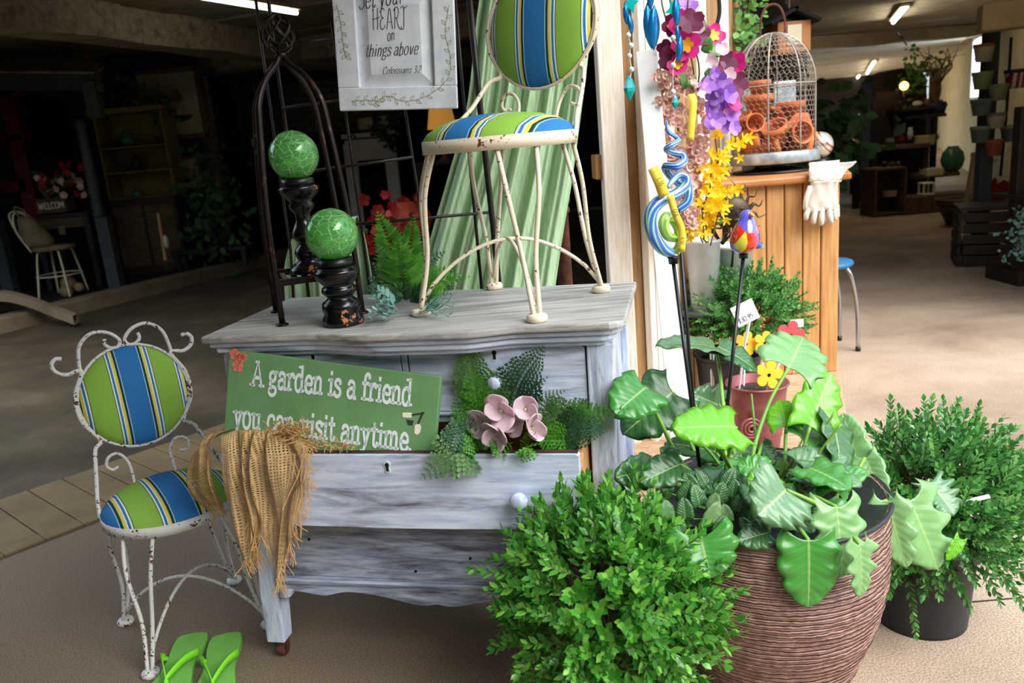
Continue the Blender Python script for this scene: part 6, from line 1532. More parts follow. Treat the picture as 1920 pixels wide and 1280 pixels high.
b=MB();b.lathe([(0,CT),(.06,CT),(.05,CT+.02),(.04,gg.z-r_*.93),(0,gg.z-r_*.93)],20,(gg.x,gg.y,0));b.build('ring_stand',M['blackcap'],gl,True)
# ---- gloves
def glove(label,cuff,palm,fingers,thumb,w_,Y,flip=1):
    t=thing('work_glove',label,'glove',tuple(palm[0]),'cream leather work gloves')
    b=MB()
    def pad(pts,ws,th):
        c=cat_rom(pts,5);N=len(c);W=lambda i:ws[min(int(i/(N-1)*(len(ws)-1)),len(ws)-2)]*(1-((i/(N-1)*(len(ws)-1))-min(int(i/(N-1)*(len(ws)-1)),len(ws)-2)))+ws[min(int(i/(N-1)*(len(ws)-1)),len(ws)-2)+1]*((i/(N-1)*(len(ws)-1))-min(int(i/(N-1)*(len(ws)-1)),len(ws)-2))
        rows=[]
        for i,p in enumerate(c):
            d=(c[min(i+1,N-1)]-c[max(i-1,0)]).normalized();s=V((1,0,0))-d*d.x;s=s.normalized();nn=d.cross(s)
            rows.append([p+s*(cos(a)*W(i)/2*(1+.03*sin(7*a+i)))+nn*(sin(a)*th*(1+.18*sin(5*a+i*.6))) for a in [2*PI*k/20 for k in range(20)]])
        b.grid(rows,closed=True);k=len(b.v);b.f+=[tuple(range(k-20,k)),tuple(range(k-20*len(rows)+19,k-20*len(rows)-1,-1))]
    pad(palm,[w_*.98,w_*.80,w_*.86,w_*.98,w_*.94],.017)
    for f in fingers:
        c=cat_rom(f,5);N=len(c);b.tube(c,[.0125*(1.06-.22*(i/(N-1))**2) if i<N-1 else .006 for i in range(N)],10)
    c=cat_rom(thumb,5);N=len(c);b.tube(c,[.013*(1.05-.25*i/N) if i<N-1 else .006 for i in range(N)],10)
    b.build('hand',M['glove'],t,True)
    b=MB();c=cat_rom(cuff,5);rows=[]
    for i,p in enumerate(c):
        hw=w_*(.50+.06*(1-i/(len(c)-1)));rows.append([p+V((hw*(k/6-1)*1.0,0,0))+V((0,-.012*sin(PI*k/12)+.004*sin(k*1.7+i),0)) for k in range(13)])
    b.grid(rows);b.build('cuff',M['glove'],t,True,solid=.006,label='smoother cream gauntlet cuff')
    b=MB();d=c[-1];b.tube([d+V((-w_*.42+w_*.84*k/12,-.020-.004*sin(PI*k/12),-.004+.003*sin(k*2.2))) for k in range(13)],.0022,5);b.build('elastic_seam',M['buff'],t,True)
    return t
yg=cr.y-.055
def GP(x,y,dy=0):return P(x,y,yg+dy)
glove('cream leather work glove hanging flat over the counter edge, the front of the pair',[GP(1546,303,.10),GP(1545,312,.015),GP(1544,330,-.005),GP(1543,338,-.008)],[GP(1543,334,-.005),GP(1541,348,-.006),GP(1538,370,-.006),GP(1536,388,-.005),GP(1536,394,-.004)],
 [[GP(1518,385),GP(1512,402,-.012),GP(1511,412,-.006)],[GP(1530,388,-.008),GP(1526,408,-.018),GP(1525,420,-.010)],[GP(1541,388,-.008),GP(1540,410,-.020),GP(1540,422,-.012)],[GP(1553,386,-.004),GP(1555,404,-.014),GP(1555,414,-.006)]],[GP(1520,350),GP(1512,372,-.014),GP(1509,394,-.010)],.125,yg)
glove('cream leather work glove behind the other, its cuff flared past the corner',[GP(1590,304,.03),GP(1582,312,.03),GP(1570,322,.02),GP(1562,338,.012)],[GP(1560,336,.012),GP(1559,350,.012),GP(1558,370,.012),GP(1557,386,.012),GP(1557,392,.012)],
 [[GP(1548,388,.012),GP(1547,406,.004),GP(1547,416,.006)],[GP(1556,388,.012),GP(1557,408,.004),GP(1558,418,.008)],[GP(1563,386,.012),GP(1565,402,.004),GP(1566,413,.008)],[GP(1568,384,.012),GP(1569,398,.006),GP(1570,408,.01)]],[GP(1548,352,.012),GP(1546,372,.006),GP(1548,386,.01)],.07,yg)
b=MB();p=P(1578,327,cr.y+.1);b.lathe([(0,0),(.014,0),(.02,.015),(.018,.03),(0,.036)],16,p,V((0,0,1)),V((1,0,0)));b.build('peg_knob',M['pinetop'],counter,True)
# ---- birdhouse, hanging foliage behind the cloche
bh=thing('birdhouse','small wooden birdhouse with a black roof hung behind the cloche','birdhouse',tuple(P(1480,95,4.9)))
p=P(1480,72,4.9);b=MB();b.box(p,(.19,.16,.17));b.build('box',M['pinetop'],bh,bevel=.004)
b=MB();b.box(p+V((0,-.083,.01)),(.08,.006,.11));b.build('front_panel',M['buff'],bh)
for s in(-1,1):
    b=MB();b.box(p+V((s*.065,0,.115)),(.17,.24,.016),V((cos(R(28)),0,-s*sin(R(28)))),V((0,1,0)),V((s*sin(R(28)),0,cos(R(28)))));b.build('roof_panel',M['black'],bh)
b=MB();b.tube([p+V((0,0,.14)),p+V((0,0,.5))],.003,5);b.build('hanger',M['wire'],bh)
def vine(name,label,cat,pts,Y,n,leaf,mat,seed=1,spread=.05,grp=None):
    r5=random.Random(seed);c=cat_rom([P(x,y,Y) for x,y in pts],10);t=thing(name,label,cat,tuple(c[-1]),grp);b=MB();b.tube(c,.004,5);b.build('stem',M['twig'],t)
    b=MB()
    for k in range(n):
        p=c[r5.randrange(len(c))]+V((r5.gauss(0,spread),r5.gauss(0,spread*.7),r5.gauss(0,spread)));x=V((r5.uniform(-1,1),r5.uniform(-1,.2),r5.uniform(-1,.6))).normalized();nn=V((r5.uniform(-.5,.5),-1,r5.uniform(0,1)));nn=(nn-x*nn.dot(x)).normalized();y=nn.cross(x);l=leaf*r5.uniform(.6,1.2)
        b.add([p+x*(l*q[0])+y*(l*q[1]*1.3)+nn*(l*q[2]) for q in LV],LFc)
    b.build('foliage',mat,t,True,kind='stuff');return t
vine('hanging_foliage','green leafy garland hanging at the wall corner above the cloche','foliage',[(1398,-30),(1402,20),(1398,60),(1390,85)],4.5,150,.05,M['leaf_plain'],3,.05)
b=MB();b.tube(cat_rom([P(1345,-30,3.6),P(1349,20,3.6),P(1344,50,3.6),P(1350,70,3.6)],6),.009,6);tag(b.build('black_rope',M['blackiron'],None,True),'thick black rope hanging on the boarded wall above the flowers','rope')
# ================================================================== BLUE STOOL BEHIND THE COUNTER
st=thing('blue_stool','blue topped stool with bent chrome legs half hidden behind the counter','stool',(cr.x-.05,cr.y+.75,0))
sy=cr.y+.75;pt=P(1585,486,sy);z=pt.z
b=MB();b.lathe([(0,z-.03),(.15,z-.03),(.165,z-.015),(.16,z),(0,z+.006)],32,(pt.x-.13,sy,0));b.build('seat',M['bluevinyl'],st,True)
for k,(dx,dy) in enumerate(((.10,-.08),(-.10,-.08),(.10,.10),(-.10,.10))):
    c0=V((pt.x-.13+dx,sy+dy,z-.03));b=MB();b.tube(cat_rom([c0,c0+V((dx*.25,dy*.2,-.06)),c0+V((dx*.55,dy*.3,-z*.45)),V((c0.x+dx*.62,c0.y+dy*.4,.008))],6),.011,10);lg=b.build('leg',M['chrome'],st,True)
    b=MB();q_=V((c0.x+dx*.62,c0.y+dy*.4,0));b.lathe([(0,0),(.015,0),(.014,.025),(0,.03)],12,q_);b.build('rubber_foot',M['rod'],lg,True)
# ================================================================== RIGHT PASSAGE
rr=random.Random(77)
def bx(par,name,c,size,mat,X=V((1,0,0)),bev=.006,**k):
    b=MB();b.box(c,size,X,V((-X.y,X.x,0)));return b.build(name,mat,par,bevel=bev,**k)
def tube_light(label,p,q,mt=None):
    t=thing('tube_light',label,'light',tuple((p+q)/2),None);d=(q-p).normalized()
    b=MB();b.bar(p+V((0,0,.035)),q+V((0,0,.035)),.10,.03);b.build('housing',M['buff'],t)
    b=MB();b.tube([p,q],.019,10);b.build('tube',mt or M['tube'],t,True);return t
tube_light('fluorescent tube light on the left hall ceiling at the top of the picture',G(340,-12,2.6),G(556,24,2.6))
for i,(a,c_,lb) in enumerate((((1675,42),(1697,16),'nearest tube light on the passage ceiling'),((1626,138),(1640,116),'second tube light along the passage ceiling'),((1603,152),(1611,142),'third tube light along the passage ceiling'))):
    z=2.33;tube_light(lb,G(a[0],a[1],z),G(c_[0],c_[1],z),M['tube2'])
b=MB();p=G(1676,60,2.33);b.tube([p+V((0,0,.05)),p+V((0,0,-.10))],.004,5);tag(b.build('pull_cord',M['string']),'white pull cord under the nearest passage light','cord')
b=MB();b.tube(cat_rom([P(1800,80,9.5),P(1815,72,9.2),P(1840,66,8.8),P(1858,52,8.4)],6),.012,6);tag(b.build('cable',M['string'],None,True),'white cable sagging from the passage ceiling to the pot column','cable')
b=MB();b.tube(cat_rom([P(1683,62,10),P(1692,72,10),P(1700,84,10.5)],6),.012,6);tag(b.build('cable',M['blackiron'],None,True),'black cable on the passage ceiling beyond the nearest light','cable')
# daylight windows in the right wall
def win(name,p,q,z0,z1,glow,mull=1):
    d=(q-p);l=d.length;d=d.normalized();nn=V((-d.y,d.x,0));c=(p+q)/2;b=MB()
    for s in(-1,1):
        b.box(c+d*(s*(l/2))+V((0,0,(z0+z1)/2))+nn*.03,(.06,.10,z1-z0+.06),d);b.box(c+V((0,0,z0 if s<0 else z1))+nn*.03,(l,.10,.06),d)
    for k in range(mull):b.box(c+V((0,0,z0+(z1-z0)*(k+1)/(mull+1)))+nn*.03,(l,.05,.03),d)
    o=struct(b.build(name,M['lath']))
    b=MB();b.box(c+V((0,0,(z0+z1)/2))+nn*.02,(l-.05,.01,z1-z0-.05),d);b.build('pane',glow,o);return o
def wall_pt(xpx,off=.06):   # point of the right wall seen at that column
    r=ray(xpx,200);k=r.x/r.y;t=(wr0.x-k*wr0.y)/(k*wrd.y-wrd.x);p=wr0+wrd*t;return V((p.x-off*wrd.y,p.y+off*wrd.x,0))
wa=wall_pt(1827);wb=wall_pt(1846)
win('window_1',wa,wb,P(1830,185,wa.y).z,P(1842,60,wb.y).z,M['daypane'],2)
wa=wall_pt(1712);wb=wall_pt(1722);
fx0=P(1722,180,15.5);fx1=P(1737,180,15.5);win('window_2',V((fx0.x,fx0.y,0)),V((fx1.x,fx1.y,0)),P(1728,185,15.5).z,P(1728,140,15.5).z,M['daypane'],0)
# pot column: grey post with half pots hung on it
yp=6.9;bp=P(1832,345,yp);tp=P(1868,52,yp)
pcx=P(1850,210,yp).x
col=thing('pot_column','grey wooden post on the passage wall side hung with painted pots','post',(pcx,yp,0))
bx(col,'shaft',V((pcx,yp,tp.z/2)),(.11,.09,tp.z),M['greywood'])
bx(col,'base_block',V((pcx,yp,.06)),(.24,.22,.12),M['greywood'])
b=MB();b.box(P(1905,28,6.6),(.30,.5,.20),AX);struct(b.build('trim_bracket',M['wallcream'],bevel=.01))
def hpot(label,x,y,w_,h_,Y,mat,band):
    t=thing('hanging_pot',label,'flower pot',tuple(P(x,y+h_/2,Y)),'pots hung on the grey column');c=P(x,y,Y);rt=w_*.5*Y/1460;hh=h_*Y/1460
    b=MB();b.lathe([(0,-hh/2),(rt*.74,-hh/2),(rt*.95,hh*.28),(rt,hh*.30),(rt*1.02,hh/2),(rt*.92,hh/2),(rt*.88,hh*.3),(0,hh*.2)],20,c);b.build('body',mat,t,True)
    b=MB();b.lathe([(rt*1.012,hh*.31),(rt*1.03,hh*.5),(rt*1.0,hh*.505)],20,c);b.build('rim_band',band,t,True)
M['potgreen']=pm('pale_green_painted_pot','#7f8a5a','#6a7550',.7,scale=9);M['potgrey']=pm('grey_painted_pot','#4f5a58','#6a736c',.7,scale=9);M['potcream']=pm('cream_painted_pot','#b0a888','#98937a',.7,scale=12);M['potred']=pm('orange_clay_pot','#8a4a2a','#a05a34',.7,scale=9);M['flag']=None
for a_ in (('cream pot with an orange rim, top left of the column',1845,99,34,30,6.75,'potcream','potred'),('green pot, second down at the left of the column',1842,151,34,30,6.75,'potgreen','potgreen'),('dark grey pot, third down at the left of the column',1840,201,36,28,6.75,'potgrey','potgrey'),('pale green pot on the front of the column, upper',1872,173,32,28,6.7,'potgreen','potgreen'),('cream lettered pot on the front of the column, middle',1868,226,32,26,6.7,'potcream','potgrey'),('grey pot, lowest at the left of the column',1838,252,34,28,6.75,'potgrey','potgreen'),('dark grey-brown pot, lowest at the right of the column',1896,250,36,28,6.8,'potgrey','potgreen'),('orange clay pot on the front of the column, lowest',1864,277,30,28,6.7,'potred','potred')):
    hpot(*a_[:6],M[a_[6]],M[a_[7]])
def flagm():
    m,t,bs=nodes('red_white_stripe_blue_band');bs.inputs['Roughness'].default_value=.6
    tc=t.nodes.new('ShaderNodeTexCoord');sx_=t.nodes.new('ShaderNodeSeparateXYZ');t.links.new(tc.outputs['Object'],sx_.inputs[0])
    q=t.nodes.new('ShaderNodeMath');q.operation='MULTIPLY';q.inputs[1].default_value=24;t.links.new(sx_.outputs[0],q.inputs[0]);f=t.nodes.new('ShaderNodeMath');f.operation='FRACT';t.links.new(q.outputs[0],f.inputs[0])
    t.links.new(ramp(t,f.outputs[0],[(0,'#8a1f22'),(.5,'#cfc6b4')],'CONSTANT'),bs.inputs['Base Color']);return m
M['bluepaint']=pm('navy_paint','#1b2340',rough=.6)
hpot('red and white striped pot with a navy rim, right of the column',1905,148,38,32,6.8,flagm(),M['bluepaint'])
# black iron bracket and dark standing piece at the right edge
b=MB();b.tube([P(1896,70,7.0),P(1888,200,7.0),P(1876,330,7.0)],.012,6);tag(b.build('iron_bracket',M['blackiron'],None,True),'thin black iron bar behind the pot column','bracket')
bx(None,'x',P(1912,350,5.7),(.14,.3,1.4),M['furn'],cat=None) if False else None
sd=thing('dark_stand','dark wooden stand cut by the right edge of the picture','stand',(P(1918,400,5.75).x,5.75,0))
zt_=P(1912,200,5.75).z
bx(sd,'upright',V((P(1914,300,5.75).x,5.75,zt_/2)),(.09,.09,zt_),M['furn']);bx(sd,'shelf',V((P(1925,420,5.75).x,5.75,.62)),(.30,.4,.03),M['furn']);bx(sd,'foot',V((P(1920,520,5.75).x,5.75,.05)),(.34,.4,.10),M['furn'])
vine('trailing_plant','pale variegated trailing plant on the dark stand at the right edge','plant',[(1926,395),(1915,420),(1908,455),(1905,480)],5.6,160,.035,M['dusty'],6,.05)
# slatted dark crate, basket with red flowers
cq=G(1852,503,0);cr_=thing('slatted_crate','dark slatted wooden crate on the floor at the right, before the basket','crate',(cq.x,cq.y+.3,0))
for k in range(5):
    bx(cr_,'slat',V((cq.x+.05,cq.y+.06,.05+.088*k)),(.40,.03,.074),M['furn'],AX.cross(V((0,0,1))));bx(cr_,'slat',V((cq.x-.08,cq.y+.33,.05+.088*k)),(.03,.40,.074),M['furn'],AX.cross(V((0,0,1))));bx(cr_,'slat',V((cq.x+.30,cq.y+.17,.05+.088*k)),(.03,.40,.074),M['furn'],AX.cross(V((0,0,1))))
bx(cr_,'lid',V((cq.x+.11,cq.y+.25,.47)),(.44,.46,.03),M['furn'],AX.cross(V((0,0,1))))
kb=G(1818,424,0);kk=thing('tapered_tub','tapered woven tub holding red flowers on the floor near the right wall','tub',(kb.x,kb.y+.2,0))
hz=P(1818,372,kb.y+.2).z
b=MB();b.lathe([(0,.02),(.17,0),(.30,hz),(.31,hz+.012),(.28,hz),(.16,.05),(0,.05)],20,(kb.x+.05,kb.y+.2,0));b.build('body',M['furn2'],kk,True)
for r_,z_ in((.225,hz*.42),(.27,hz*.75)):
    b=MB();b.lathe([(r_,z_),(r_+.012,z_+.01),(r_+.012,z_+.03),(r_,z_+.04)],20,(kb.x+.05,kb.y+.2,0));b.build('band',M['furn'],kk,True)
rf_=thing('red_flowers','red silk flowers in the tub against the cream wall','flowers',tuple(P(1860,365,7.4)))
for k in range(26):blos(rf_,rr.uniform(1838,1892),rr.uniform(340,372),7.4+rr.uniform(-.1,.1),8,M['redflower'],5)
for k in range(14):leafy(rf_,rr.uniform(1830,1890),rr.uniform(350,380),7.42,rr.uniform(-18,18),rr.uniform(-14,10),8,M['foliage_dark'])
bn=thing('cream_bench','slatted cream chair back leaning by the wall behind the tub','chair',(P(1835,380,8.2).x,8.2,0))
for k in range(5):
    b=MB();b.bar(P(1812+9*k,372,8.2),P(1826+8*k,285+4*k,8.2),.045,.02);b.build('slat',M['wallcream'],bn)
b=MB();b.bar(P(1822,290,8.19),P(1866,300,8.19),.05,.03);b.build('top_rail',M['wallcream'],bn)
for x in (1812,1848):
    b=MB();b.bar(P(x,372,8.2),V((P(x,372,8.2).x,8.25,0)),.05,.03);b.build('leg',M['wallcream'],bn)
# display shelving at the passage bend
Ys=10.5
def C3(x,y,Y=Ys):return P(x,y,Y)
ds_=thing('display_table','dark display table with stacked shelves in the passage','table',(C3(1705,360).x,Ys,0))
tz=C3(1700,275).z
def slabpx(par,name,x0,x1,y,Y,th,dp_,mat):
    p=P(x0,y,Y);q=P(x1,y,Y);b=MB();b.box((p+q)/2+V((0,dp_/2,-th/2)),((q-p).length,dp_,th));return b.build(name,mat,par,bevel=.004)
slabpx(ds_,'tabletop',1640,1745,272,Ys,.05,.7,M['furn2']);slabpx(ds_,'shelf',1690,1770,200,Ys+.3,.04,.4,M['furn']);slabpx(ds_,'shelf',1700,1775,215,Ys+.3,.04,.4,M['furn']);slabpx(ds_,'lower_shelf',1720,1800,325,Ys,.05,.6,M['furn2'])
for x in(1645,1742):
    p=C3(x,272);bx(ds_,'leg',V((p.x,Ys+.1,p.z/2)),(.08,.08,p.z),M['furn']);bx(ds_,'leg',V((p.x,Ys+.6,p.z/2)),(.08,.08,p.z),M['furn'])
for x in(1695,1768):
    p=P(x,200,Ys+.3);bx(ds_,'upright',V((p.x,Ys+.5,p.z/2)),(.07,.06,p.z),M['furn'])
bx(ds_,'back_board',V((C3(1735,300).x,Ys+.75,.75)),(.75,.04,1.4),M['furn'])
ck=thing('wooden_crate','open wooden crate standing on end under the display table','crate',(C3(1655,370).x,Ys-.5,0));p0=P(1642,374,Ys-.5);p1=P(1700,314,Ys-.5);w_=p1.x-p0.x;h_=p1.z
for (nm,c,s) in (('side',V((p0.x,Ys-.3,h_/2)),(.03,.4,h_)),('side',V((p1.x,Ys-.3,h_/2)),(.03,.4,h_)),('top',V(((p0.x+p1.x)/2,Ys-.3,h_)),(w_,.4,.03)),('bottom',V(((p0.x+p1.x)/2,Ys-.3,.03)),(w_,.4,.03)),('back',V(((p0.x+p1.x)/2,Ys-.1,h_/2)),(w_,.02,h_))):bx(ck,nm,c,s,M['furn2'])
def pxlathe(name,label,cat,x,yb,Y,prof,mat,grp=None):
    c=P(x,yb,Y);b=MB();k=Y/1480;b.lathe([(r_*k,z_*k) for r_,z_ in prof],24,c);return tag(b.build(name,mat,None,True,loc=c),label,cat,grp)
pxlathe('enamel_basin','cream enamel basin on the display table','basin',1733,272,Ys+.25,[(0,0),(16,0),(17,3),(17,16),(18,17),(16,17),(15,4),(0,4)],M['buff'])
pxlathe('glazed_jar','big round green glazed jar by the display shelves','jar',1785,322,Ys+.1,[(0,0),(10,0),(17,10),(20,22),(17,35),(11,42),(9,44),(10,46),(7,46),(0,44)],M['jargreen'])
pxlathe('small_bowl','low cream bowl inside the wooden crate','bowl',1668,368,Ys-.35,[(0,0),(12,0),(13,10),(14,11),(12,11),(0,3)],M['buff'])
for (x,r_,h_,mt,lb) in ((1658,5,10,'paneglass','small dark glass on the crate, left'),(1672,5,9,'paneglass','small dark glass on the crate, middle'),(1684,5,10,'paneglass','small dark glass on the crate, right')):
    pxlathe('glass',lb,'glass',x,313,Ys-.35,[(0,0),(r_*.8,0),(r_,h_),(r_*.85,h_),(0,1)],M[mt])
for (x,y,r_,h_,mt,lb) in ((1668,268,9,9,'galv','grey bowl at the left of the display table'),(1690,268,7,14,'redpaint','dark red jar on the display table'),(1750,262,10,10,'potgrey','grey dish right of the enamel basin'),(1706,262,5,22,'whiteglaze','tall white bottle on the display table'),(1760,198,8,10,'potgrey','grey pot on the top display shelf'),(1720,198,9,8,'whiteglaze','white bowl on the top display shelf'),(1738,198,6,12,'potred','small clay pot on the top display shelf')):
    pxlathe('display_jar',lb,'jar',x,y,Ys+.3 if y>210 else Ys+.5,[(0,0),(r_*.8,0),(r_,h_*.5),(r_*.7,h_*.9),(r_*.8,h_),(0,h_*.9)],M[mt])
b=MB();b.box(P(1746,322,Ys+.05),(.22,.2,.10));tag(b.build('cream_box',M['buff'],bevel=.01),'small cream box on the lower display shelf','box')
ln=thing('white_lantern','small white lantern on the low brick plinth','lantern',tuple(P(1736,365,Ys-.4)));p=P(1736,365,Ys-.4)
for sx_ in(-1,1):
    for sy_ in(-1,1):bx(ln,'corner_post',p+V((sx_*.06,sy_*.06,.07)),(.02,.02,.14),M['lath'],bev=.002)
bx(ln,'top',p+V((0,0,.145)),(.15,.15,.02),M['lath']);bx(ln,'base',p+V((0,0,.01)),(.15,.15,.02),M['lath'])
pl=thing('low_plinth','low brown plinth on the passage floor under the lantern','plinth',(P(1755,380,Ys-.4).x,Ys-.4,0));z_=P(1750,366,Ys-.5).z
for k in range(5):bx(pl,'block',V((P(1755,380,Ys-.45).x+.18*(k-2),Ys-.35,z_/2)),(.176,.4,max(z_,.08)),M['furn2'])
# amber lamp, tall dark cabinet, bare branches
lp=thing('amber_lamp','small glowing amber lamp on the dark cabinet in the passage','lamp',tuple(P(1695,182,10.9)));c=P(1695,161,10.9)
b=MB();b.sphere(c,.055,16,10);b.build('glass_shade',M['lampglow'],lp,True);b=MB();b.lathe([(0,-.17),(.06,-.17),(.02,-.14),(.015,-.05),(0,-.05)],14,c);b.build('stem',M['blackiron'],lp,True)
ac=thing('arched_cabinet','tall dark cabinet with an arched top in the passage behind the display table','cabinet',(P(1690,300,11.4).x,11.5,0))
pz=P(1690,130,11.4).z;cxx=P(1690,300,11.4).x
bx(ac,'body',V((cxx,11.7,pz*.45)),(.75,.4,pz*.9),M['furn']);b=MB();b.prism([(-.375,0),(.375,0)]+[(cos(a)*.375,sin(a)*.2) for a in [PI*i/10 for i in range(1,10)]],V((cxx,11.9,pz*.9)),V((1,0,0)),V((0,0,1)),.4);b.build('arched_top',M['furn'],ac)
for s in(-1,1):bx(ac,'door',V((cxx+s*.18,11.49,pz*.45)),(.34,.02,pz*.8),M['furn2'])
br=thing('bare_branches','bare branches standing in a dark pot on the display shelves','branches',tuple(P(1755,200,10.9)))
for k in range(13):
    x0=rr.uniform(1745,1765);pts=[P(1756,198,10.9),P(x0,160,10.9),P(x0+rr.uniform(-30,40),120,10.9+rr.uniform(-.2,.2)),P(x0+rr.uniform(-45,65),rr.uniform(85,112),10.9)]
    b=MB();b.tube(cat_rom(pts,5),[.014*(1-.8*i/16) for i in range(16)],5);b.build('branch',M['twig'],br)
b=MB();b.lathe([(0,-.12),(.09,-.12),(.13,.02),(.11,.06),(0,.05)],16,P(1756,200,10.9));b.build('pot',M['bluepaint'],br,True)
vine('passage_plant','green leafy plant beside the amber lamp','plant',[(1712,170),(1718,150),(1722,130),(1730,120)],11.2,170,.08,M['leaf_plain'],9,.12)
vine('dark_palm','dark green palm foliage behind the counter in the passage','plant',[(1560,300),(1552,265),(1560,235),(1575,225)],7.0,170,.14,M['foliage_dark'],10,.16)
ws=thing('wooden_chair_frame','pale wooden chair frame far down the passage','chair',(P(1613,290,14.5).x,14.5,0))
for (a_,c_) in (((1613,212),(1613,300)),((1600,228),(1630,225)),((1600,262),(1628,260)),((1628,225),(1630,300))):
    b=MB();b.bar(P(a_[0],a_[1],14.5),P(c_[0],c_[1],14.5),.05,.05);b.build('rail',M['pine'],ws)
hp_=thing('dark_sideboard','dark sideboard far down the passage beyond the counter','sideboard',(P(1630,300,13.2).x,13.2,0));z_=P(1630,268,13.2).z
bx(hp_,'body',V((P(1632,300,13.2).x,13.4,z_/2)),(.7,.5,z_),M['furn']);bx(hp_,'top',V((P(1632,300,13.2).x,13.4,z_)),(.78,.56,.04),M['furn2'])
bx(hp_,'door',V((P(1622,300,13.2).x,13.14,z_/2)),(.3,.02,z_*.8),M['furn2']);bx(hp_,'door',V((P(1640,300,13.2).x,13.14,z_/2)),(.3,.02,z_*.8),M['furn2'])
# ================================================================== LEFT HALL
PZ=.13
# porch: turned posts, eave board, roof
def porch_post(label,xb,yb,xt,yt):
    b0=G(xb,yb,PZ);tp_=P(xt,yt,b0.y);t=thing('porch_post',label,'post',tuple(b0),'turned porch posts')
    Hh=tp_.z-PZ;lean=(tp_-V((b0.x,b0.y,tp_.z)))
    def at(z):return V((b0.x,b0.y,PZ+z))+lean*(z/Hh)
    bx(t,'lower_block',at(Hh*.18),(.13,.13,Hh*.36),M['greywood']);bx(t,'upper_block',at(Hh*.915),(.13,.13,Hh*.17),M['greywood'])
    b=MB();b.lathe([(.05,Hh*.36),(.065,Hh*.375),(.045,Hh*.39),(.062,Hh*.41),(.05,Hh*.43),(.058,Hh*.5),(.046,Hh*.74),(.058,Hh*.76),(.044,Hh*.775),(.06,Hh*.80),(.05,Hh*.83)],18,(b0.x,b0.y,PZ));b.build('turned_shaft',M['greywood'],t,True)
    return b0,tp_
bA,tA=porch_post('grey turned porch post, the right one, at the porch corner',214,540,172,152)
bB,tB=porch_post('grey turned porch post cut by the left edge of the picture',16,552,-40,150)
d_=(tA-tB).normalized();b=MB();b.bar(tB-d_*1.2,tA+d_*.12,.05,.20);pr=thing('porch_roof','grey shingled porch roof over the left posts','roof',tuple(tA))
b.build('eave_board',M['greywood'],pr)
nn=V((-d_.y,d_.x,0)).normalized();nn=nn if nn.y>0 else -nn
for k in range(7):
    b=MB();o=tA+V((0,0,.10+.052*k))+nn*(.16*k-.12);b.bar(tB-d_*1.2+(o-tA),o+d_*(.2-.16*k),.19,.02,nn+V((0,0,.36)));b.build('shingle_course',M['beam'],pr)
# red door frame with glazed panes
rp=P(30,300,9.4);rdr=struct(MB().box(P(34,265,9.45),(.16,.10,2.3)).build('door_1',M['redpaint']))
for (c,s) in ((P(-2,170,9.45),(.6,.10,.14)),(P(2,350,9.45),(.6,.10,.14)),(P(2,260,9.45),(.6,.10,.06))):
    b=MB();b.box(c,s);b.build('door_rail',M['redpaint'],rdr)
b=MB();b.box(P(2,255,9.5),(.55,.02,1.5));b.build('pane',M['paneglass'],rdr)
# table with planter box and flowers
tt=thing('side_table','dark carved side table on the porch behind the white chair','table',tuple(G(110,530,PZ)));Yt=8.85
slabpx(tt,'tabletop',48,162,402,Yt,.04,.5,M['furn']);p0=P(62,405,Yt);p1=P(158,405,Yt)
bx(tt,'apron',V(((p0.x+p1.x)/2,Yt+.03,p0.z-.10)),(p1.x-p0.x,.03,.12),M['furn2'])
for p in(p0,p1):
    for dy in(.04,.45):bx(tt,'leg',V((p.x,Yt+dy,(p0.z+PZ)/2)),(.06,.06,p0.z-PZ),M['furn'])
b=MB();b.box(P(116,432,Yt-.02),(.07,.004,.09));tag(b.build('paper_tag',M['canvas']),'tan paper tag hanging from the side table','tag')
pb_=thing('planter_box','brown lettered planter box on the side table','planter box',tuple(P(95,400,Yt+.1)))
q0=P(68,396,Yt+.06);q1=P(122,380,Yt+.06);bx(pb_,'box',V(((q0.x+q1.x)/2,Yt+.18,(q0.z+P(95,378,Yt).z)/2)),(q1.x-q0.x,.22,.16),M['furn2'])
lettering('lettering','WELCOM',V((q0.x+.03,Yt+.065,(q0.z+P(95,378,Yt).z)/2-.03)),V((1,0,0)),V((0,0,1)),.065,M['printcream'],pb_,.16,False)
pf2=thing('porch_flowers','red and cream flowers with trailing leaves in the planter box','flowers',tuple(P(95,370,Yt+.15)))
for k in range(26):blos(pf2,rr.uniform(70,158),rr.uniform(305,370),Yt+rr.uniform(0,.3),7,M['redflower'] if k%2 else M['hydr'],5)
for k in range(22):leafy(pf2,rr.uniform(50,140),rr.uniform(320,385),Yt+.1,rr.uniform(-22,22),rr.uniform(-10,18),9,M['foliage_dark'])
# white bentwood chair on the porch with canvas bag
wc=thing('porch_chair','small cream iron cafe chair on the porch with a canvas bag on it','chair',tuple(G(100,548,PZ)));Yw=8.3
zs=P(90,470,Yw).z;cs_=V((P(92,470,Yw).x,Yw+.1,zs));
b=MB();b.lathe([(0,0),(.20,0),(.205,.02),(.20,.04),(0,.05)],24,cs_);b.build('seat',M['canvas'],wc,True)
for a in(R(-50),R(-130),R(50),R(130)):
    tp_=cs_+V((cos(a)*.18,sin(a)*.18,0));ft_=V((cs_.x+cos(a)*.25,cs_.y+sin(a)*.25,PZ+.01));b=MB();b.tube(cat_rom([tp_-V((cos(a),sin(a),0))*.04,tp_+V((0,0,-.06)),ft_],6),.011,8);b.build('leg',M['buff'],wc,True)
b=MB();b.tube([cs_+V((cos(a)*.215,sin(a)*.215,-.26)) for a in [2*PI*i/24 for i in range(25)]],.007,6,False);b.build('hoop',M['buff'],wc,True)
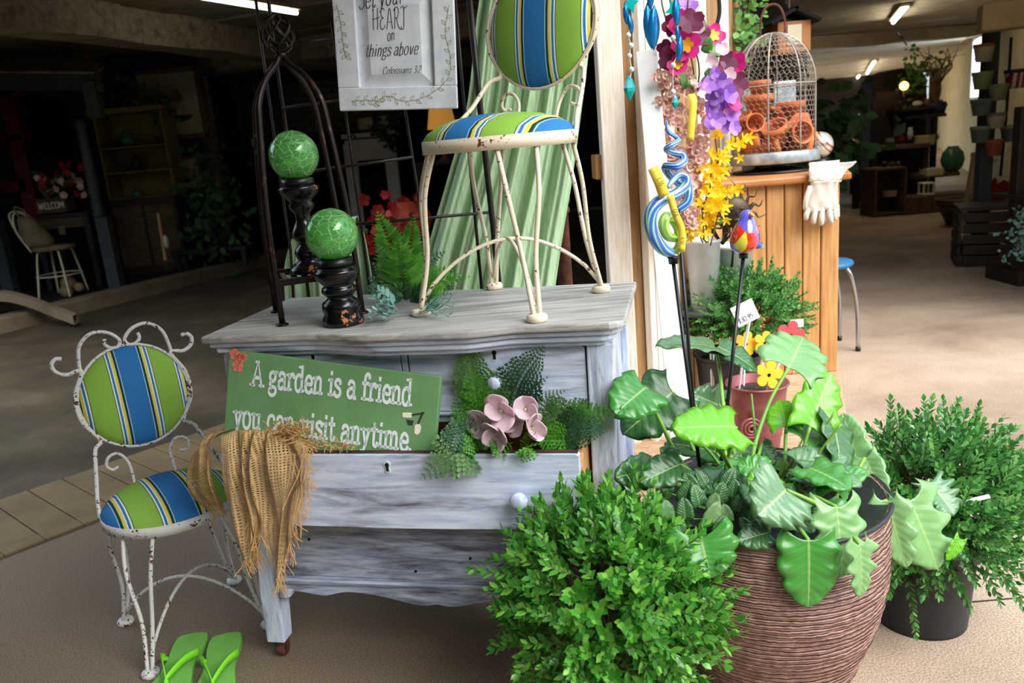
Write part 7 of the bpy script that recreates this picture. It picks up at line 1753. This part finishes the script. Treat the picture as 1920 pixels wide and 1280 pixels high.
for o_ in(0,.05):
    bp0=cs_+V((-.19,-.10,.0));b=MB();b.tube(cat_rom([cs_+V((-.17,-.12,0)),cs_+V((-.30,-.08,.22)),cs_+V((-.36+o_,-.02,.40)),cs_+V((-.27+o_,.10,.38-o_)),cs_+V((-.12,.17,.12)),cs_+V((-.10,.17,0))],7),.010,8);b.build('back_hoop',M['buff'],wc,True)
bg=thing('canvas_bag','tan canvas bag leaning on the porch chair back','bag',tuple(cs_+V((-.08,0,.05))))
b=MB();b.lathe([(.0,0),(.13,.0),(.15,.06),(.12,.18),(.08,.30),(.05,.33),(0,.34)],16,cs_+V((-.12,0,.05)),V((1,0,0)),V((-.35,.0,.94)).normalized());b.build('body',M['canvas'],bg,True)
b=MB();b.tube(cat_rom([cs_+V((-.26,-.03,.34)),cs_+V((-.30,-.02,.46)),cs_+V((-.22,0,.42)),cs_+V((-.20,0,.34))],6),.008,6);b.build('strap',M['canvas'],bg,True)
td=thing('plush_toy','small tan plush toy with two round pieces on the porch floor by the chair','toy',tuple(G(135,552,PZ)))
for (x,y,r_) in ((128,530,.075),(125,545,.07),(148,538,.05)):
    b=MB();b.sphere(P(x,y,8.35),r_,14,10);b.build('body_ball',M['canvas'],td,True)
# bent wooden board resting on the curb
b=MB();pts=[P(-60,566,7.3),P(0,556,7.3),P(50,566,7.3),P(100,585,7.2),P(140,600,7.1)];c=cat_rom(pts,6)
rows=[[p+V((0,-.02,-.04)),p+V((0,-.02,.04)),p+V((0,.06,.05)),p+V((0,.06,-.03))] for p in c];b.grid(rows,closed=True);tag(b.build('bowed_board',M['curb'],None),'bowed tan wooden board resting on the porch curb at the left edge','board')
# mustard hutch
hu=thing('mustard_hutch','mustard painted open hutch of shelves with dark jars in the left hall','hutch',(P(252,300,9.7).x,9.7,PZ));Yh=9.7
hx0=P(190,300,Yh).x;hx1=P(316,300,Yh).x;hz0=P(250,372,Yh).z;hz1=P(250,205,Yh).z;hm=(hx0+hx1)/2;hw=hx1-hx0
bx(hu,'back_panel',V((hm,Yh+.38,(hz0+hz1)/2)),(hw,.02,hz1-hz0),M['mustard'])
for x in(hx0,hx1):bx(hu,'side_panel',V((x,Yh+.2,(hz0+hz1)/2)),(.03,.38,hz1-hz0),M['mustard'])
for y in(275,322,372):bx(hu,'shelf',V((hm,Yh+.2,P(250,y,Yh).z)),(hw,.38,.025),M['mustard'])
bx(hu,'cornice',V((hm,Yh+.18,hz1)),(hw+.1,.46,.06),M['mustard']);bx(hu,'lower_cabinet',V((hm,Yh+.2,(hz0+PZ)/2)),(hw,.44,hz0-PZ),M['furn'])
for s in(-1,1):bx(hu,'door',V((hm+s*hw*.24,Yh-.03,(hz0+PZ)/2)),(hw*.44,.02,(hz0-PZ)*.8),M['furn2'])
for (x,y,r_,h_,mt,lb) in ((240,272,12,26,'jargreen','domed glass dish on the top shelf of the mustard hutch'),(205,272,5,14,'foliage_dark','small green bottle at the left of the hutch top shelf'),(258,320,9,28,'furn','dark jug on the middle shelf of the hutch'),(230,320,14,10,'foliage_dark','low green dish on the middle shelf of the hutch'),(258,370,9,16,'jargreen','green jar on the bottom shelf of the hutch')):
    pxlathe('hutch_jar',lb,'jar',x,y,Yh+.2,[(0,0),(r_,0),(r_*1.05,h_*.4),(r_*.6,h_*.8),(r_*.2,h_),(0,h_)],M[mt])
vine('hutch_garland','dark leafy garland along the top of the mustard hutch','garland',[(190,190),(230,182),(280,190),(310,200)],9.8,140,.09,M['foliage_dark'],12,.09)
# framed pictures
def framed(label,x0,y0,x1,y1,Y,fw_,inner,pears=True):
    p=P(x0,y1,Y);q=P(x1,y0,Y);w_=q.x-p.x;h_=q.z-p.z;c=(p+q)/2;t=thing('framed_picture',label,'picture',tuple(c))
    for s in(-1,1):
        bx(t,'frame_stile',c+V((s*(w_/2-fw_/2),0,0)),(fw_,.04,h_),M['furn2']);bx(t,'frame_rail',c+V((0,0,s*(h_/2-fw_/2))),(w_,.04,fw_),M['furn2'])
    bx(t,'canvas',c+V((0,.01,0)),(w_-fw_*1.5,.01,h_-fw_*1.5),inner,bev=0)
    if pears:
        for (dx,dz,s,mt) in ((-.14,.05,.20,'potgrey'),(.12,.10,.18,'mustard'),(-.02,-.14,.22,'potgreen')):
            pts=[(cos(a)*s*.5*(.75 if sin(a)>.3 else 1)*w_*1.0,(sin(a)*s*.9+ (.12*s if sin(a)>.8 else 0))*h_*.55) for a in [2*PI*i/20 for i in range(20)]]
            b=MB();b.prism(pts,c+V((dx*w_,-.001,dz*h_)),V((1,0,0)),V((0,0,1)),.003);b.build('pear_shape',M[mt],t)
        b=MB();b.prism([(cos(a)*w_*.30,sin(a)*h_*.10) for a in [PI+PI*i/14 for i in range(15)]],c+V((.02*w_,-.002,-.16*h_)),V((1,0,0)),V((0,0,1)),.003);b.build('bowl_shape',M['bluepaint'],t)
framed('large framed still life of pears in a dark bowl on the dark back wall',268,122,370,268,10.27,.06,M['potcream'])
framed('smaller framed picture under the large pear painting',318,290,372,360,10.27,.035,M['potcream'])
pw0=P(150,300,10.42);pw1=P(384,300,10.42);wall('wall_partition',(pw1.x,10.42),(pw0.x,10.42),0,2.7,M['darkwall'],.1)
# white brick pillars and dark mirror
b0=P(396,300,10.8);pil=thing('brick_pillar','white painted brick pillar in the left hall','pillar',(b0.x,b0.y,0))
zt2=P(396,98,10.8).z;k=0;z=0
while z<zt2:
    bx(pil,'brick',V((b0.x+(.0 if k%2 else .006),b0.y,z+.046)),(.20,.20,.088),M['whitebrick'],bev=.006);z+=.094;k+=1
def mirror(label,x0,y0,x1,y1,Y):
    p=P(x0,y1,Y);q=P(x1,y0,Y);w_=q.x-p.x;h_=q.z-p.z;c=(p+q)/2;t=thing('wall_mirror',label,'mirror',tuple(c))
    for s in(-1,1):
        bx(t,'frame_stile',c+V((s*(w_/2-.03),0,0)),(.07,.05,h_),M['furn']);bx(t,'frame_rail',c+V((0,0,s*(h_/2-.03))),(w_,.05,.07),M['furn'])
    m=M.get('mirror') or pm('mirror_glass','#8a857a',rough=.06,metal=.95);M['mirror']=m
    bx(t,'glass',c+V((0,.005,0)),(w_-.1,.01,h_-.1),m,V((1,.0,0)),0)
mirror('dark framed tall mirror right of the white brick pillar',412,125,482,290,11.4)
wbk=thing('brick_panel','white painted brick wall behind the obelisk','wall panel',tuple(P(565,300,12.6)))
for j in range(8):
    z=P(560,245,12.6).z+j*.093
    for i in range(9):bx(wbk,'brick',V((P(490,200,12.6).x+.24*i+(.12 if j%2 else 0),12.6+.004*((i+j)%3),z)),(.232,.10,.086),M['whitebrick'],bev=.006)
# pale mantelpiece and things on it
Ym=11.2;mt_=thing('mantelpiece','white wooden fireplace mantel in the hall behind the obelisk','mantel',(P(700,330,Ym).x,Ym,0))
slabpx(mt_,'mantel_shelf',638,742,248,Ym,.06,.35,M['lath']);slabpx(mt_,'frieze',645,735,260,Ym+.03,.28,.2,M['lath'])
for x in(652,728):
    p=P(x,270,Ym);bx(mt_,'pilaster',V((p.x,Ym+.1,p.z/2)),(.16,.12,p.z),M['lath'])
bx(mt_,'firebox',V((P(690,330,Ym).x,Ym+.22,.5)),(.5,.03,1.0),M['black'])
framed('small dark framed photo on the mantel shelf',668,215,702,248,Ym+.15,.03,M['buff'],False)
pxlathe('white_jug','white jug on the mantel shelf','jug',722,248,Ym+.15,[(0,0),(9,0),(12,8),(8,18),(5,24),(7,28),(0,26)],M['whiteglaze'])
vine('mantel_greenery','greenery trailing over the right end of the mantel shelf','foliage',[(700,240),(720,244),(732,258),(736,275)],Ym-.1,110,.07,M['foliage_dark'],14,.06)
vine('mantel_greenery','greenery at the left end of the mantel shelf','foliage',[(640,238),(650,232),(660,238)],Ym,70,.07,M['foliage_dark'],15,.06)
# lamp-lit amber panel beyond the framed verse
al=thing('amber_lamp','glowing amber pleated shade lamp partly behind the chair seat','lamp',tuple(P(826,250,9.0)));c=P(826,212,9.0)
b=MB();b.lathe([(.16,-.16),(.10,.16),(.095,.16),(.155,-.16)],28,c);b.build('lamp_shade',pm('amber_shade','#d88a2a',emit=(1,.45,.08),es=.22),al,True)
b=MB();b.lathe([(0,-.5),(.09,-.5),(.03,-.46),(.02,-.1),(0,-.1)],16,c);b.build('stem',M['furn2'],al,True)
lt=thing('lamp_table','dark table under the amber shade lamp','table',(c.x,9.0,0));z_=c.z-.5
bx(lt,'tabletop',V((c.x,9.05,z_-.02)),(.7,.5,.04),M['furn'])
for sx_ in(-1,1):
    for sy_ in(-1,1):bx(lt,'leg',V((c.x+sx_*.3,9.05+sy_*.2,(z_-.04)/2)),(.05,.05,z_-.04),M['furn'])
# red flowers and striped pumpkin behind the ferns
rf2=thing('red_flowers','dark red and orange silk flowers in the shade behind the bright fern','flowers',tuple(P(730,480,5.0)))
for k in range(34):blos(rf2,rr.uniform(680,790),rr.uniform(360,500),4.9+rr.uniform(-.1,.2),rr.uniform(8,13),M['redflower'],5)
for k in range(16):leafy(rf2,rr.uniform(680,790),rr.uniform(390,500),5.0,rr.uniform(-24,24),rr.uniform(-16,16),12,M['foliage_dark'])
rs=thing('flower_stand','dark stand holding the red flowers and striped gourd behind the dresser','stand',(P(740,505,5.0).x,5.0,0));zz=P(740,505,5.0).z
bx(rs,'top',V((P(735,505,5.0).x,5.05,zz)),(.6,.5,.03),M['furn'])
for sx_ in(-1,1):
    for sy_ in(-1,1):bx(rs,'leg',V((P(735,505,5.0).x+sx_*.26,5.05+sy_*.2,zz/2)),(.04,.04,zz),M['furn'])
pk=P(765,412,5.05);b=MB();b.lathe([(0,-.11),(.06,-.11),(.125,-.06),(.145,0),(.125,.065),(.06,.11),(0,.10)],48,pk,wob=lambda a,z:1+.05*abs(sin(8*a)));
g_=tag(b.build('ribbed_gourd',M['pumpkin'],None,True),'orange-red ribbed gourd among the red flowers behind the curtain edge','gourd')
b=MB();b.lathe([(.05,pk.z-.12),(.03,pk.z-.11),(.03,zz),(.06,zz)],12,(pk.x,pk.y,0)) ;b.build('stem_stand',M['furn'],g_)
# dark leafy plant and wicker bench silhouettes in the middle of the hall
vine('hall_plant','dark leafy plant in the shade right of the mustard hutch','plant',[(395,470),(392,420),(388,370),(392,320)],9.6,260,.11,M['foliage_dark'],18,.20)
hb=thing('hall_bench','dark bench in the shade below the hall plant','bench',(P(390,520,9.6).x,9.7,PZ))
z_=P(390,470,9.6).z;bx(hb,'seat',V((P(392,470,9.6).x,9.8,z_)),(.9,.45,.05),M['furn'])
for sx_ in(-1,1):
    for sy_ in(-1,1):bx(hb,'leg',V((P(392,470,9.6).x+sx_*.4,9.8+sy_*.18,(z_+PZ)/2)),(.06,.06,z_-PZ),M['furn'])
bw=thing('hanging_broom','thin tan broom handle with a white brush in the left hall','broom',tuple(P(305,500,9.2)))
b=MB();b.bar(P(297,400,9.3),P(311,488,9.2),.035,.03);b.build('handle',M['pine'],bw);b=MB();b.sphere(P(311,453,9.15),.05,12,8,(.6,.6,1.6));b.build('brush',M['buff'],bw,True)
